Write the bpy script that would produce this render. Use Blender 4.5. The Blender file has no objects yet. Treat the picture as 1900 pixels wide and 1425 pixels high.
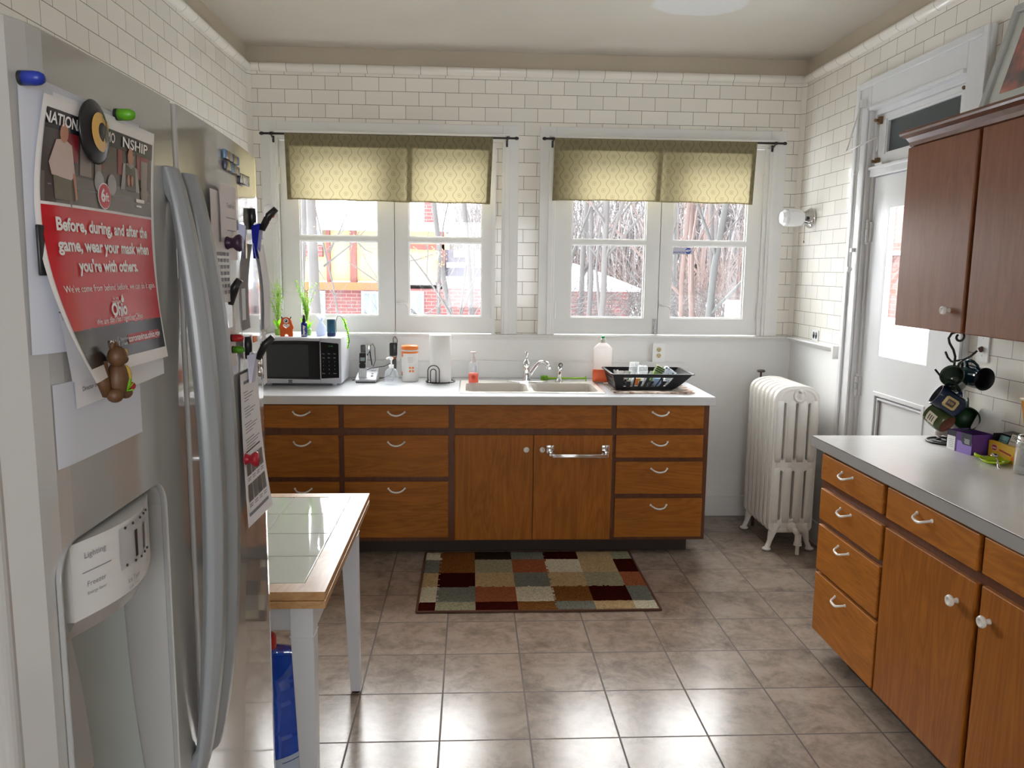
import bpy, bmesh, math, random
from mathutils import Vector, Matrix
S = bpy.context.scene
COL = S.collection
PI = math.pi

# ------------------------------------------------------------------ camera
cd = bpy.data.cameras.new('camera')
cam = bpy.data.objects.new('camera', cd)
COL.objects.link(cam)
cd.sensor_width = 36.0
cd.lens = 1480.92 / 1900 * 36.0
cd.clip_start = 0.02
cd.clip_end = 500
_R = Vector((0.99865198, -0.05076774, 0.01170986))
_U = Vector((-0.00442364, 0.14186189, 0.98987658))
_R.normalize()
_B = _R.cross(_U).normalized()
_U = _B.cross(_R).normalized()
cam.matrix_world = Matrix(((_R.x, _U.x, _B.x, 0), (_R.y, _U.y, _B.y, 0), (_R.z, _U.z, _B.z, 1.5853), (0, 0, 0, 1)))
S.camera = cam

# ------------------------------------------------------------------ sky, exposure
W = bpy.data.worlds.new('overcast_sky')
S.world = W
W.use_nodes = True
bg = W.node_tree.nodes['Background']
bg.inputs[0].default_value = (0.90, 0.95, 1.0, 1)
bg.inputs[1].default_value = 4.2
S.view_settings.view_transform = 'Standard'
S.view_settings.look = 'None'
S.view_settings.gamma = 1.0
S.view_settings.use_curve_mapping = False
S.view_settings.exposure = 1.12
S.cycles.max_bounces = 10
S.cycles.diffuse_bounces = 6
S.cycles.transparent_max_bounces = 24
S.cycles.sample_clamp_indirect = 6


def area_light(name, loc, rot, sx, sy, energy, color=(1, 1, 1), portal=False):
    l = bpy.data.lights.new(name, 'AREA')
    l.shape = 'RECTANGLE'
    l.size = sx
    l.size_y = sy
    l.energy = energy
    l.color = color
    o = bpy.data.objects.new(name, l)
    COL.objects.link(o)
    o.location = loc
    o.rotation_euler = rot
    if portal:
        l.cycles.is_portal = True
    return o


# daylight enters by the two windows and glazed door; rear fill lamp is added
area_light('daylight_portal', (-0.485, 5.10, 1.77), (-PI / 2, 0, 0), 1.40, 1.20, 1, portal=True)
area_light('daylight_portal', (1.17, 5.10, 1.77), (-PI / 2, 0, 0), 1.40, 1.20, 1, portal=True)
area_light('rear_fill_lamp', (0.3, -2.25, 1.65), (PI / 2, 0, 0), 1.2, 1.2, 7, (1.0, 0.95, 0.88))  # added fill for the room, no known window stands there
sl_ = bpy.data.lights.new('hazy_sun', 'SUN')
sl_.energy = 14.0
sl_.angle = math.radians(75)
sl_.color = (1.0, 0.98, 0.95)
so_ = bpy.data.objects.new('hazy_sun', sl_)
COL.objects.link(so_)
so_.location = (0, 12, 9)
so_.rotation_euler = (math.radians(-56), 0, math.radians(4))

# ------------------------------------------------------------------ materials
MATS = {}


def mat(name, color=(0.8, 0.8, 0.8), rough=0.5, metal=0.0, spec=0.5, alpha=1.0, coat=0.0, emit=None, sheen=0.0, trans=0.0, ior=1.45):
    if name in MATS:
        return MATS[name]
    m = bpy.data.materials.new(name)
    m.use_nodes = True
    b = m.node_tree.nodes['Principled BSDF']
    b.inputs['Base Color'].default_value = (*color, 1)
    b.inputs['Roughness'].default_value = rough
    b.inputs['Metallic'].default_value = metal
    b.inputs['Specular IOR Level'].default_value = spec
    b.inputs['Alpha'].default_value = alpha
    b.inputs['Coat Weight'].default_value = coat
    b.inputs['Coat Roughness'].default_value = 0.08
    b.inputs['Sheen Weight'].default_value = sheen
    b.inputs['Transmission Weight'].default_value = trans
    b.inputs['IOR'].default_value = ior
    MATS[name] = m
    return m


class NT:
    """small node helper"""
    def __init__(s, m):
        s.t = m.node_tree
        s.b = s.t.nodes.get('Principled BSDF')

    def n(s, kind, **kw):
        x = s.t.nodes.new(kind)
        for k, v in kw.items():
            if k.startswith('i_'):
                key = k[2:]
                key = int(key) if key.isdigit() else key.replace('_', ' ')
                x.inputs[key].default_value = v
            else:
                setattr(x, k, v)
        return x

    def l(s, a, b):
        s.t.links.new(a, b)

    def coord(s, kind='Object'):
        return s.n('ShaderNodeTexCoord').outputs[kind]

    def math(s, op, a, b=None, c=None):
        x = s.n('ShaderNodeMath', operation=op)
        for i, v in enumerate((a, b, c)):
            if v is None:
                continue
            if isinstance(v, (int, float)):
                x.inputs[i].default_value = v
            else:
                s.l(v, x.inputs[i])
        return x.outputs[0]

    def ramp(s, fac, stops):
        r = s.n('ShaderNodeValToRGB')
        e = r.color_ramp.elements
        while len(e) < len(stops):
            e.new(0.5)
        for k, (p, c) in enumerate(stops):
            e[k].position = p
            e[k].color = (*c, 1)
        s.l(fac, r.inputs[0])
        return r.outputs[0]

    def noise(s, vec, scale, detail=4, rough=0.55, dist=0.0):
        x = s.n('ShaderNodeTexNoise', i_Scale=scale, i_Detail=detail, i_Roughness=rough, i_Distortion=dist)
        s.l(vec, x.inputs['Vector'])
        return x.outputs['Fac']

    def mix(s, fac, a, b, mode='MIX'):
        x = s.n('ShaderNodeMix', data_type='RGBA', blend_type=mode)
        for i, v in ((0, fac), (6, a), (7, b)):
            if isinstance(v, (int, float)):
                x.inputs[i].default_value = v
            elif isinstance(v, tuple):
                x.inputs[i].default_value = (*v, 1)
            else:
                s.l(v, x.inputs[i])
        return x.outputs[2]

    def bump(s, h, strength=0.2, dist=0.002, invert=False):
        x = s.n('ShaderNodeBump', invert=invert, i_Strength=strength, i_Distance=dist)
        s.l(h, x.inputs['Height'])
        s.l(x.outputs[0], s.b.inputs['Normal'])


def tile_mat(name, axis, off_u, base, grout, bw=0.1592, rh=0.0801, off_v=2.715, mortar=0.0014, rough=0.11, stagger=0.5):
    m = mat(name, base, rough)
    t = NT(m)
    sp = t.n('ShaderNodeSeparateXYZ')
    t.l(t.coord(), sp.inputs[0])
    u = t.math('ADD', sp.outputs[axis], -off_u + 200 * bw)
    v = t.math('ADD', sp.outputs[2], -off_v + 200 * rh)
    cb = t.n('ShaderNodeCombineXYZ')
    t.l(u, cb.inputs[0])
    t.l(v, cb.inputs[1])
    br = t.n('ShaderNodeTexBrick', offset=stagger, squash=1.0, i_Scale=1.0, i_Bias=0.0)
    br.inputs['Mortar Size'].default_value = mortar
    br.inputs['Mortar Smooth'].default_value = 0.25
    br.inputs['Brick Width'].default_value = bw
    br.inputs['Row Height'].default_value = rh
    br.inputs['Color1'].default_value = (*[c * 0.96 for c in base], 1)
    br.inputs['Color2'].default_value = (*[min(1, c * 1.04) for c in base], 1)
    br.inputs['Mortar'].default_value = (*grout, 1)
    t.l(cb.outputs[0], br.inputs['Vector'])
    t.l(br.outputs['Color'], t.b.inputs['Base Color'])
    n = t.noise(t.coord(), 7, 2)
    h = t.math('ADD', t.math('MULTIPLY', br.outputs['Fac'], -1.0), t.math('MULTIPLY', n, 0.9))
    t.bump(h, 0.35, 0.0018)
    r = t.math('ADD', t.math('MULTIPLY', br.outputs['Fac'], 0.5), rough)
    t.l(r, t.b.inputs['Roughness'])
    return m


TILE = (0.85, 0.82, 0.755)
GROUT = (0.17, 0.15, 0.12)
M_TILE_B = tile_mat('cream_tile_back', 0, -1.192, TILE, GROUT)
M_TILE_R = tile_mat('cream_tile_side', 1, 4.739, TILE, GROUT)
M_CROWN_B = tile_mat('crown_tile_back', 0, -1.095, TILE, GROUT, bw=0.158, rh=0.5, off_v=2.5, stagger=0)
M_CROWN_R = tile_mat('crown_tile_side', 1, 4.7, TILE, GROUT, bw=0.158, rh=0.5, off_v=2.5, stagger=0)
M_BEAD = tile_mat('corner_bead_tile', 0, -50, TILE, GROUT, bw=90, rh=0.16, off_v=2.715, stagger=0)


def paint_mat(name, col, rough=0.35, amp=0.05, groove=None):
    m = mat(name, col, rough)
    t = NT(m)
    n = t.noise(t.coord(), 3.0, 5, 0.6)
    c = t.ramp(n, [(0.25, tuple(x * (1 - amp) for x in col)), (0.8, tuple(min(1, x * (1 + amp * 0.4)) for x in col))])
    t.l(c, t.b.inputs['Base Color'])
    fine = t.noise(t.coord(), 60, 3)
    h = t.math('MULTIPLY', fine, 0.25)
    if groove is not None:
        axis, pitch = groove
        sp = t.n('ShaderNodeSeparateXYZ')
        t.l(t.coord(), sp.inputs[0])
        f = t.math('FRACT', t.math('DIVIDE', t.math('ADD', sp.outputs[axis], 50.0), pitch))
        d = t.math('ABSOLUTE', t.math('SUBTRACT', f, 0.5))
        g = t.math('LESS_THAN', d, 0.006)
        h = t.math('SUBTRACT', h, g)
    t.bump(h, 0.25, 0.0015)
    return m


M_WHITE = paint_mat('white_gloss_paint', (0.80, 0.80, 0.785), 0.32)
M_WAIN_B = paint_mat('white_wainscot_back', (0.84, 0.835, 0.82), 0.38, groove=(0, 0.2))
M_WAIN_R = paint_mat('white_wainscot_side', (0.84, 0.84, 0.835), 0.38, groove=(1, 0.14))
M_DOORW = paint_mat('white_door_paint', (0.74, 0.75, 0.76), 0.3)
M_TAN = paint_mat('tan_ceiling_paint', (0.54, 0.475, 0.38), 0.6)
M_CEIL = paint_mat('ceiling_paint', (0.58, 0.54, 0.475), 0.55)
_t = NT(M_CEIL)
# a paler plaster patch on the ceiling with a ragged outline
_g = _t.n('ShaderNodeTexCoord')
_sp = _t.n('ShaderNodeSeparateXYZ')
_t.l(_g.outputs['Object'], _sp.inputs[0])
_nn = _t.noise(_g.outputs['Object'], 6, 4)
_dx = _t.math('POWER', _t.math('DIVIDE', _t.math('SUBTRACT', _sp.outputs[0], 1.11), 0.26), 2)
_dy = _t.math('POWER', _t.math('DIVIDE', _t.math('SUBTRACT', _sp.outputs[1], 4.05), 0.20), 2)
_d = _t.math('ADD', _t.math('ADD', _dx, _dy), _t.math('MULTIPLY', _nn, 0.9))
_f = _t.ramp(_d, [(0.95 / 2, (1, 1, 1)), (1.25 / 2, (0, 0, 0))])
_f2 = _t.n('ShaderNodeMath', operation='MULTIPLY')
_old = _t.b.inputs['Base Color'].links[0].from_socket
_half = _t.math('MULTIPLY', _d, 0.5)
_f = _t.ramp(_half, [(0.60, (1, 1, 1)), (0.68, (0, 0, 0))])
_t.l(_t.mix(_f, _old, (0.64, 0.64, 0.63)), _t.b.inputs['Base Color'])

# floor: square stone-look tiles
M_FLOOR = mat('stone_floor_tile', (0.3, 0.25, 0.2), 0.25, spec=0.5)
_t = NT(M_FLOOR)
_c = _t.coord()
_sp = _t.n('ShaderNodeSeparateXYZ')
_t.l(_c, _sp.inputs[0])
P_ = 0.3082
_cb = _t.n('ShaderNodeCombineXYZ')
_t.l(_t.math('ADD', _sp.outputs[0], 0.0995 + 40 * P_), _cb.inputs[0])
_t.l(_t.math('ADD', _sp.outputs[1], -3.4433 + 40 * P_), _cb.inputs[1])
_br = _t.n('ShaderNodeTexBrick', offset=0.0, squash=1.0, i_Scale=1.0)
_br.inputs['Mortar Size'].default_value = 0.0036
_br.inputs['Mortar Smooth'].default_value = 0.2
_br.inputs['Brick Width'].default_value = P_
_br.inputs['Row Height'].default_value = P_
_br.inputs['Color1'].default_value = (0.45, 0.45, 0.45, 1)
_br.inputs['Color2'].default_value = (0.55, 0.55, 0.55, 1)
_t.l(_cb.outputs[0], _br.inputs['Vector'])
# shift the marbling from tile to tile so the veins stop at the joints
_sc = _t.n('ShaderNodeVectorMath', operation='SCALE')
_fl = _t.n('ShaderNodeVectorMath', operation='FLOOR')
_dv = _t.n('ShaderNodeVectorMath', operation='DIVIDE')
_dv.inputs[1].default_value = (P_, P_, 1)
_t.l(_cb.outputs[0], _dv.inputs[0])
_t.l(_dv.outputs[0], _fl.inputs[0])
_t.l(_fl.outputs[0], _sc.inputs[0])
_sc.inputs['Scale'].default_value = 3.37
_ad = _t.n('ShaderNodeVectorMath', operation='ADD')
_t.l(_cb.outputs[0], _ad.inputs[0])
_t.l(_sc.outputs[0], _ad.inputs[1])
_v = _ad.outputs[0]
_n1 = _t.noise(_v, 7, 9, 0.72, 0.45)
_n2 = _t.noise(_v, 30, 6, 0.75, 0.3)
_n3 = _t.noise(_v, 2.1, 3, 0.5, 0.4)
_mixn = _t.math('ADD', _t.math('MULTIPLY', _n1, 0.6), _t.math('ADD', _t.math('MULTIPLY', _n2, 0.22), _t.math('MULTIPLY', _n3, 0.18)))
_col = _t.ramp(_mixn, [(0.33, (0.17, 0.125, 0.098)), (0.45, (0.31, 0.24, 0.19)), (0.53, (0.41, 0.325, 0.26)), (0.66, (0.50, 0.415, 0.34))])
_col = _t.mix(1.0, _col, _t.mix(0.5, (1, 1, 1), _br.outputs['Color']), 'MULTIPLY')
_col = _t.mix(_br.outputs['Fac'], _col, (0.085, 0.06, 0.045))
_t.l(_col, _t.b.inputs['Base Color'])
_r = _t.math('ADD', _t.math('MULTIPLY', _n2, 0.10), _t.math('ADD', _t.math('MULTIPLY', _br.outputs['Fac'], 0.4), 0.17))
_t.l(_r, _t.b.inputs['Roughness'])
_h = _t.math('SUBTRACT', _t.math('MULTIPLY', _t.noise(_v, 14, 4, 0.6, 0.8), 0.9), _br.outputs['Fac'])
_t.bump(_h, 0.22, 0.002)


def wood_mat(name, c1, c2, rough=0.32, axis='Z', scale=1.0, coat=0.15, rand=True, contrast=1.0):
    m = mat(name, c1, rough, coat=coat)
    t = NT(m)
    mp = t.n('ShaderNodeMapping')
    st = {'Z': (9, 9, 1.1), 'X': (1.1, 9, 9), 'Y': (9, 1.1, 9)}[axis]
    mp.inputs['Scale'].default_value = tuple(a * scale for a in st)
    if rand:
        oi = t.n('ShaderNodeObjectInfo')
        ad = t.n('ShaderNodeVectorMath', operation='ADD')
        sc = t.n('ShaderNodeVectorMath', operation='SCALE')
        sc.inputs['Scale'].default_value = 17.0
        cx = t.n('ShaderNodeCombineXYZ')
        for k in range(3):
            t.l(oi.outputs['Random'], cx.inputs[k])
        t.l(cx.outputs[0], sc.inputs[0])
        t.l(t.coord(), ad.inputs[0])
        t.l(sc.outputs[0], ad.inputs[1])
        t.l(ad.outputs[0], mp.inputs[0])
    else:
        t.l(t.coord(), mp.inputs[0])
    n1 = t.noise(mp.outputs[0], 0.55, 3, 0.5, 2.6)
    rings = t.math('FRACT', t.math('MULTIPLY', n1, 9.0))
    rings = t.math('ABSOLUTE', t.math('SUBTRACT', rings, 0.5))
    n2 = t.noise(mp.outputs[0], 3.2, 6, 0.7, 0.2)
    f = t.math('ADD', t.math('MULTIPLY', rings, 0.5 * contrast), t.math('MULTIPLY', n2, 0.75))
    c = t.ramp(f, [(0.25, c2), (0.75, c1)])
    t.l(c, t.b.inputs['Base Color'])
    t.bump(n2, 0.08, 0.001)
    return m


M_WOOD = wood_mat('honey_birch', (0.38, 0.130, 0.016), (0.23, 0.070, 0.008), 0.45, coat=0)
M_WOODX = wood_mat('honey_birch_cross', (0.38, 0.130, 0.016), (0.22, 0.068, 0.008), 0.45, axis='X', coat=0)
M_WOODY = wood_mat('honey_birch_side', (0.46, 0.165, 0.022), (0.29, 0.095, 0.012), 0.45, axis='Y', coat=0)
for _m in (M_WOOD, M_WOODX, M_WOODY):
    NT(_m).b.inputs['Specular IOR Level'].default_value = 0.3
M_FRAME = wood_mat('dark_face_frame', (0.15, 0.05, 0.018), (0.085, 0.027, 0.010), 0.42, coat=0)
M_UPPER = wood_mat('upper_birch', (0.27, 0.100, 0.038), (0.18, 0.060, 0.022), 0.46, contrast=0.6, coat=0)
NT(M_UPPER).b.inputs['Specular IOR Level'].default_value = 0.35
M_UPPERF = wood_mat('upper_dark_frame', (0.17, 0.062, 0.030), (0.10, 0.034, 0.017), 0.33, axis='Y')
M_OAK = wood_mat('oak_edge', (0.55, 0.33, 0.15), (0.40, 0.21, 0.085), 0.38, axis='Y', coat=0.1)
M_TOE = mat('dark_toe_kick', (0.035, 0.022, 0.016), 0.6)

# laminates
M_LAM = paint_mat('pale_laminate', (0.74, 0.76, 0.79), 0.12, 0.06)
M_LAM2 = paint_mat('grey_laminate', (0.62, 0.61, 0.59), 0.24, 0.14)
M_ENAMEL = mat('fridge_enamel', (0.40, 0.39, 0.38), 0.03, spec=0.8, coat=0.8)
M_HANDLE = mat('fridge_handle_grey', (0.25, 0.262, 0.275), 0.28)
M_GREYPL = mat('grey_plastic', (0.42, 0.42, 0.42), 0.3)
M_DKGREY = mat('dark_grey_plastic', (0.10, 0.10, 0.10), 0.35)
M_BLACK = mat('black_plastic', (0.012, 0.012, 0.014), 0.3)
M_BLACKG = mat('black_glass', (0.006, 0.007, 0.008), 0.06)
M_IRON = mat('black_iron', (0.016, 0.013, 0.012), 0.38)
M_CHROME = mat('chrome', (0.82, 0.83, 0.85), 0.08, metal=1)
M_STEEL = mat('brushed_steel', (0.6, 0.6, 0.6), 0.25, metal=1)
M_BRASS = mat('aged_brass', (0.22, 0.13, 0.06), 0.35, metal=0.8)
M_WPL = mat('white_plastic', (0.90, 0.90, 0.89), 0.25)
M_IVORY = mat('ivory_plastic', (0.62, 0.52, 0.32), 0.35)
M_KNOB = mat('ivory_knob', (0.74, 0.72, 0.68), 0.18)
M_PAPER = mat('white_paper', (0.78, 0.78, 0.82), 0.6)
M_PAPER2 = mat('cool_paper', (0.60, 0.62, 0.70), 0.6)
M_PAPER3 = mat('pinkish_paper', (0.70, 0.65, 0.66), 0.6)
M_INK = mat('black_ink', (0.02, 0.02, 0.025), 0.6)
M_GREYINK = mat('grey_ink', (0.22, 0.22, 0.26), 0.6)
M_RED = mat('poster_red', (0.52, 0.012, 0.02), 0.22)
M_POSTBLK = mat('poster_black', (0.015, 0.014, 0.016), 0.22)
M_PWHITE = mat('poster_white', (0.80, 0.78, 0.78), 0.3)
M_ENWHITE = mat('radiator_enamel', (0.84, 0.82, 0.77), 0.25)
M_SINK = mat('sink_enamel', (0.72, 0.70, 0.64), 0.12)


def clear_mat(name, tint=(1, 1, 1), gloss=1.0, rough=0.02, body=None, body_amt=0.0, ior=1.45):
    """thin clear sheet: transparent, with a Fresnel reflection and optional milky body"""
    if name in MATS:
        return MATS[name]
    m = bpy.data.materials.new(name)
    m.use_nodes = True
    t = m.node_tree
    t.nodes.clear()
    out = t.nodes.new('ShaderNodeOutputMaterial')
    tr = t.nodes.new('ShaderNodeBsdfTransparent')
    tr.inputs[0].default_value = (*tint, 1)
    gl = t.nodes.new('ShaderNodeBsdfGlossy')
    gl.inputs['Roughness'].default_value = rough
    gl.inputs[0].default_value = (gloss, gloss, gloss, 1)
    # Schlick curve on the facing angle, the same from both sides of the thin sheet
    lw = t.nodes.new('ShaderNodeLayerWeight')
    pw = t.nodes.new('ShaderNodeMath')
    pw.operation = 'POWER'
    pw.inputs[1].default_value = 5.0
    lw.inputs[0].default_value = 0.5
    t.links.new(lw.outputs['Facing'], pw.inputs[0])
    ma = t.nodes.new('ShaderNodeMath')
    ma.operation = 'MULTIPLY_ADD'
    f0 = ((ior - 1) / (ior + 1)) ** 2
    ma.inputs[1].default_value = 1 - f0
    ma.inputs[2].default_value = f0
    t.links.new(pw.outputs[0], ma.inputs[0])
    mx = t.nodes.new('ShaderNodeMixShader')
    t.links.new(ma.outputs[0], mx.inputs[0])
    base = tr.outputs[0]
    if body:
        df = t.nodes.new('ShaderNodeBsdfDiffuse')
        df.inputs[0].default_value = (*body, 1)
        tl = t.nodes.new('ShaderNodeBsdfTranslucent')
        tl.inputs[0].default_value = (*body, 1)
        m3 = t.nodes.new('ShaderNodeMixShader')
        m3.inputs[0].default_value = 0.5
        t.links.new(df.outputs[0], m3.inputs[1])
        t.links.new(tl.outputs[0], m3.inputs[2])
        m2 = t.nodes.new('ShaderNodeMixShader')
        m2.inputs[0].default_value = body_amt
        t.links.new(base, m2.inputs[1])
        t.links.new(m3.outputs[0], m2.inputs[2])
        base = m2.outputs[0]
    t.links.new(base, mx.inputs[1])
    t.links.new(gl.outputs[0], mx.inputs[2])
    t.links.new(mx.outputs[0], out.inputs[0])
    MATS[name] = m
    return m


M_GLASS = clear_mat('window_glass', (0.97, 0.98, 0.98))
M_DGLASS = clear_mat('door_glass', (0.93, 0.95, 0.95), gloss=0.45)
M_DRINK = clear_mat('drinking_glass', (0.97, 0.98, 0.98), ior=1.5, body=(0.9, 0.92, 0.94), body_amt=0.14)
M_CLEARPL = clear_mat('clear_plastic', (0.93, 0.95, 0.97), body=(0.8, 0.82, 0.85), body_amt=0.15)
M_MILKY = clear_mat('milky_plastic', (0.9, 0.9, 0.9), rough=0.15, body=(0.82, 0.80, 0.78), body_amt=0.7)
M_ORANGELIQ = clear_mat('orange_soap', (1.0, 0.45, 0.30), rough=0.05, body=(0.95, 0.22, 0.10), body_amt=0.75)
M_BLUEJUG = clear_mat('blue_jug_plastic', (0.12, 0.34, 0.90), rough=0.06, body=(0.02, 0.13, 0.55), body_amt=0.30, ior=1.75)
M_BLUECLIP = clear_mat('blue_clip_plastic', (0.03, 0.08, 0.85), rough=0.05, body=(0.01, 0.03, 0.6), body_amt=0.6)


def translucent_mat(name, col, amount=0.5, pattern=False):
    if name in MATS:
        return MATS[name]
    m = bpy.data.materials.new(name)
    m.use_nodes = True
    t = NT(m)
    tt = m.node_tree
    tt.nodes.remove(t.b)
    out = tt.nodes['Material Output']
    df = tt.nodes.new('ShaderNodeBsdfDiffuse')
    tl = tt.nodes.new('ShaderNodeBsdfTranslucent')
    mx = tt.nodes.new('ShaderNodeMixShader')
    mx.inputs[0].default_value = amount
    df.inputs[0].default_value = (*col, 1)
    tl.inputs[0].default_value = (*col, 1)
    if pattern:
        sp = t.n('ShaderNodeSeparateXYZ')
        t.l(t.coord(), sp.inputs[0])
        px, pz = 0.0560, 0.080
        x, z = sp.outputs[0], sp.outputs[2]
        w = t.math('MULTIPLY', t.math('SINE', t.math('MULTIPLY', z, 2 * PI / pz)), 0.10)
        xu = t.math('DIVIDE', t.math('ADD', x, 20.0), px * 2)

        def line(sign):
            f = t.math('FRACT', t.math('ADD', t.math('ADD', xu, 0.0 if sign > 0 else 0.5), t.math('MULTIPLY', w, sign)))
            return t.math('LESS_THAN', t.math('ABSOLUTE', t.math('SUBTRACT', f, 0.5)), 0.019)

        def ring(ou, ov, r0, r1):
            fu = t.math('MULTIPLY', t.math('SUBTRACT', t.math('FRACT', t.math('ADD', xu, ou)), 0.5), px * 2)
            fv = t.math('MULTIPLY', t.math('SUBTRACT', t.math('FRACT', t.math('ADD', t.math('DIVIDE', z, pz), ov)), 0.5), pz)
            d = t.math('SQRT', t.math('ADD', t.math('MULTIPLY', fu, fu), t.math('MULTIPLY', fv, fv)))
            return t.math('MULTIPLY', t.math('GREATER_THAN', d, r0), t.math('LESS_THAN', d, r1))
        xl = t.math('FRACT', t.math('MULTIPLY', xu, 1.0))
        p = t.math('MAXIMUM', line(1.0), line(-1.0))
        for ou, ov in ((0.25, 0.75), (0.75, 0.25)):
            p = t.math('MAXIMUM', p, ring(ou, ov, 0.0098, 0.0122))
            p = t.math('MAXIMUM', p, ring(ou, ov, 0.0, 0.0042))
        c = t.mix(p, col, tuple(a * 0.62 for a in col))
        t.l(c, df.inputs[0])
        t.l(c, tl.inputs[0])
    tt.links.new(df.outputs[0], mx.inputs[1])
    tt.links.new(tl.outputs[0], mx.inputs[2])
    tt.links.new(mx.outputs[0], out.inputs[0])
    MATS[name] = m
    return m


M_VAL = translucent_mat('olive_valance_cloth', (0.30, 0.258, 0.150), 0.31, pattern=True)
M_LEAF = translucent_mat('green_leaf', (0.30, 0.68, 0.06), 0.5)
M_LEAF2 = translucent_mat('pale_green_leaf', (0.40, 0.64, 0.14), 0.5)
M_TULLE = translucent_mat('pale_tulle', (0.72, 0.76, 0.86), 0.4)
M_MILKGLASS = mat('milk_glass', (0.86, 0.87, 0.88), 0.12)

# ------------------------------------------------------------------ mesh building
ORG = {}


class MB:
    def __init__(s, material=None):
        s.v, s.f, s.mi, s.sm, s.mats, s.cur = [], [], [], [], [], 0
        if material:
            s.use(material)

    def use(s, m):
        if m not in s.mats:
            s.mats.append(m)
        s.cur = s.mats.index(m)
        return s

    def add(s, vs, fs, smooth=False, M=None):
        o = len(s.v)
        for p in vs:
            p = Vector(p)
            s.v.append(M @ p if M is not None else p)
        for f in fs:
            s.f.append([o + i for i in f])
            s.mi.append(s.cur)
            s.sm.append(smooth)
        return s

    def box(s, x0, x1, y0, y1, z0, z1, M=None):
        vs = [(x, y, z) for z in (z0, z1) for y in (y0, y1) for x in (x0, x1)]
        return s.add(vs, [(0, 2, 3, 1), (4, 5, 7, 6), (0, 1, 5, 4), (2, 6, 7, 3), (0, 4, 6, 2), (1, 3, 7, 5)], False, M)

    def bm(s, b, M=None, smooth=False):
        b.verts.index_update()
        s.add([v.co.copy() for v in b.verts], [[v.index for v in f.verts] for f in b.faces], smooth, M)
        b.free()
        return s

    def rbox(s, x0, x1, y0, y1, z0, z1, r=0.005, seg=2, M=None, smooth=True):
        b = bmesh.new()
        bmesh.ops.create_cube(b, size=1)
        for v in b.verts:
            v.co = Vector(((x0 + x1) / 2 + v.co.x * (x1 - x0), (y0 + y1) / 2 + v.co.y * (y1 - y0), (z0 + z1) / 2 + v.co.z * (z1 - z0)))
        bmesh.ops.bevel(b, geom=list(b.edges), offset=r, segments=seg, profile=0.5, affect='EDGES')
        return s.bm(b, M, smooth)

    def lathe(s, prof, seg=24, M=None, smooth=True, a0=0.0, a1=2 * PI):
        full = abs(a1 - a0 - 2 * PI) < 1e-6
        n = seg if full else seg + 1
        vs, fs = [], []
        for k in range(n):
            a = a0 + (a1 - a0) * k / seg
            for r, z in prof:
                vs.append((r * math.cos(a), r * math.sin(a), z))
        m = len(prof)
        for k in range(seg):
            k2 = (k + 1) % n
            for j in range(m - 1):
                if prof[j][0] < 1e-7 and prof[j + 1][0] < 1e-7:
                    continue
                if prof[j][0] < 1e-7:
                    fs.append((k * m + j, k2 * m + j + 1, k * m + j + 1))
                elif prof[j + 1][0] < 1e-7:
                    fs.append((k * m + j, k2 * m + j, k * m + j + 1))
                else:
                    fs.append((k * m + j, k2 * m + j, k2 * m + j + 1, k * m + j + 1))
        return s.add(vs, fs, smooth, M)

    def cyl(s, r, z0, z1, seg=24, M=None, bev=0.0, smooth=True):
        if bev:
            return s.lathe([(0, z0), (r - bev, z0), (r, z0 + bev), (r, z1 - bev), (r - bev, z1), (0, z1)], seg, M, smooth)
        s.lathe([(r, z0), (r, z1)], seg, M, smooth)
        s.lathe([(0, z0), (r, z0)], seg, M, False)
        return s.lathe([(r, z1), (0, z1)], seg, M, False)

    def sphere(s, c, r, seg=16, rings=10, M=None):
        if not isinstance(r, tuple):
            r = (r, r, r)
        vs, fs = [(0, 0, -1)], []
        for j in range(1, rings):
            t = -PI / 2 + PI * j / rings
            for k in range(seg):
                a = 2 * PI * k / seg
                vs.append((math.cos(t) * math.cos(a), math.cos(t) * math.sin(a), math.sin(t)))
        vs.append((0, 0, 1))
        for k in range(seg):
            fs.append((0, 1 + (k + 1) % seg, 1 + k))
            for j in range(rings - 2):
                a, b = 1 + j * seg, 1 + (j + 1) * seg
                fs.append((a + k, a + (k + 1) % seg, b + (k + 1) % seg, b + k))
            a = 1 + (rings - 2) * seg
            fs.append((a + k, a + (k + 1) % seg, len(vs) - 1))
        return s.add([(c[0] + v[0] * r[0], c[1] + v[1] * r[1], c[2] + v[2] * r[2]) for v in vs], fs, True, M)

    def tube(s, pts, r, seg=8, closed=False, M=None, cap=True, flat=None, up=None):
        """sweep; flat=(a,b) gives an elliptical section a (side) by b (up)"""
        pts = [Vector(p) for p in pts]
        n = len(pts)
        rs = r if isinstance(r, (list, tuple)) else [r] * n
        vs, fs = [], []
        prev = None
        for i, p in enumerate(pts):
            if closed:
                t = pts[(i + 1) % n] - pts[i - 1]
            else:
                t = pts[min(i + 1, n - 1)] - pts[max(i - 1, 0)]
            if t.length < 1e-9:
                t = Vector((0, 0, 1))
            t.normalize()
            if up is not None:
                u = Vector(up)
                u = (u - t * u.dot(t))
            elif prev is None:
                u = Vector((0, 0, 1)) if abs(t.z) < 0.9 else Vector((1, 0, 0))
                u = u - t * u.dot(t)
            else:
                u = prev - t * prev.dot(t)
            if u.length < 1e-6:
                u = t.orthogonal()
            u.normalize()
            prev = u
            w = t.cross(u)
            for k in range(seg):
                a = 2 * PI * k / seg
                fa, fb = flat if flat else (1, 1)
                vs.append(p + w * math.cos(a) * rs[i] * fa + u * math.sin(a) * rs[i] * fb)
        m = n if closed else n - 1
        for i in range(m):
            j = (i + 1) % n
            for k in range(seg):
                k2 = (k + 1) % seg
                fs.append((i * seg + k, i * seg + k2, j * seg + k2, j * seg + k))
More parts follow.
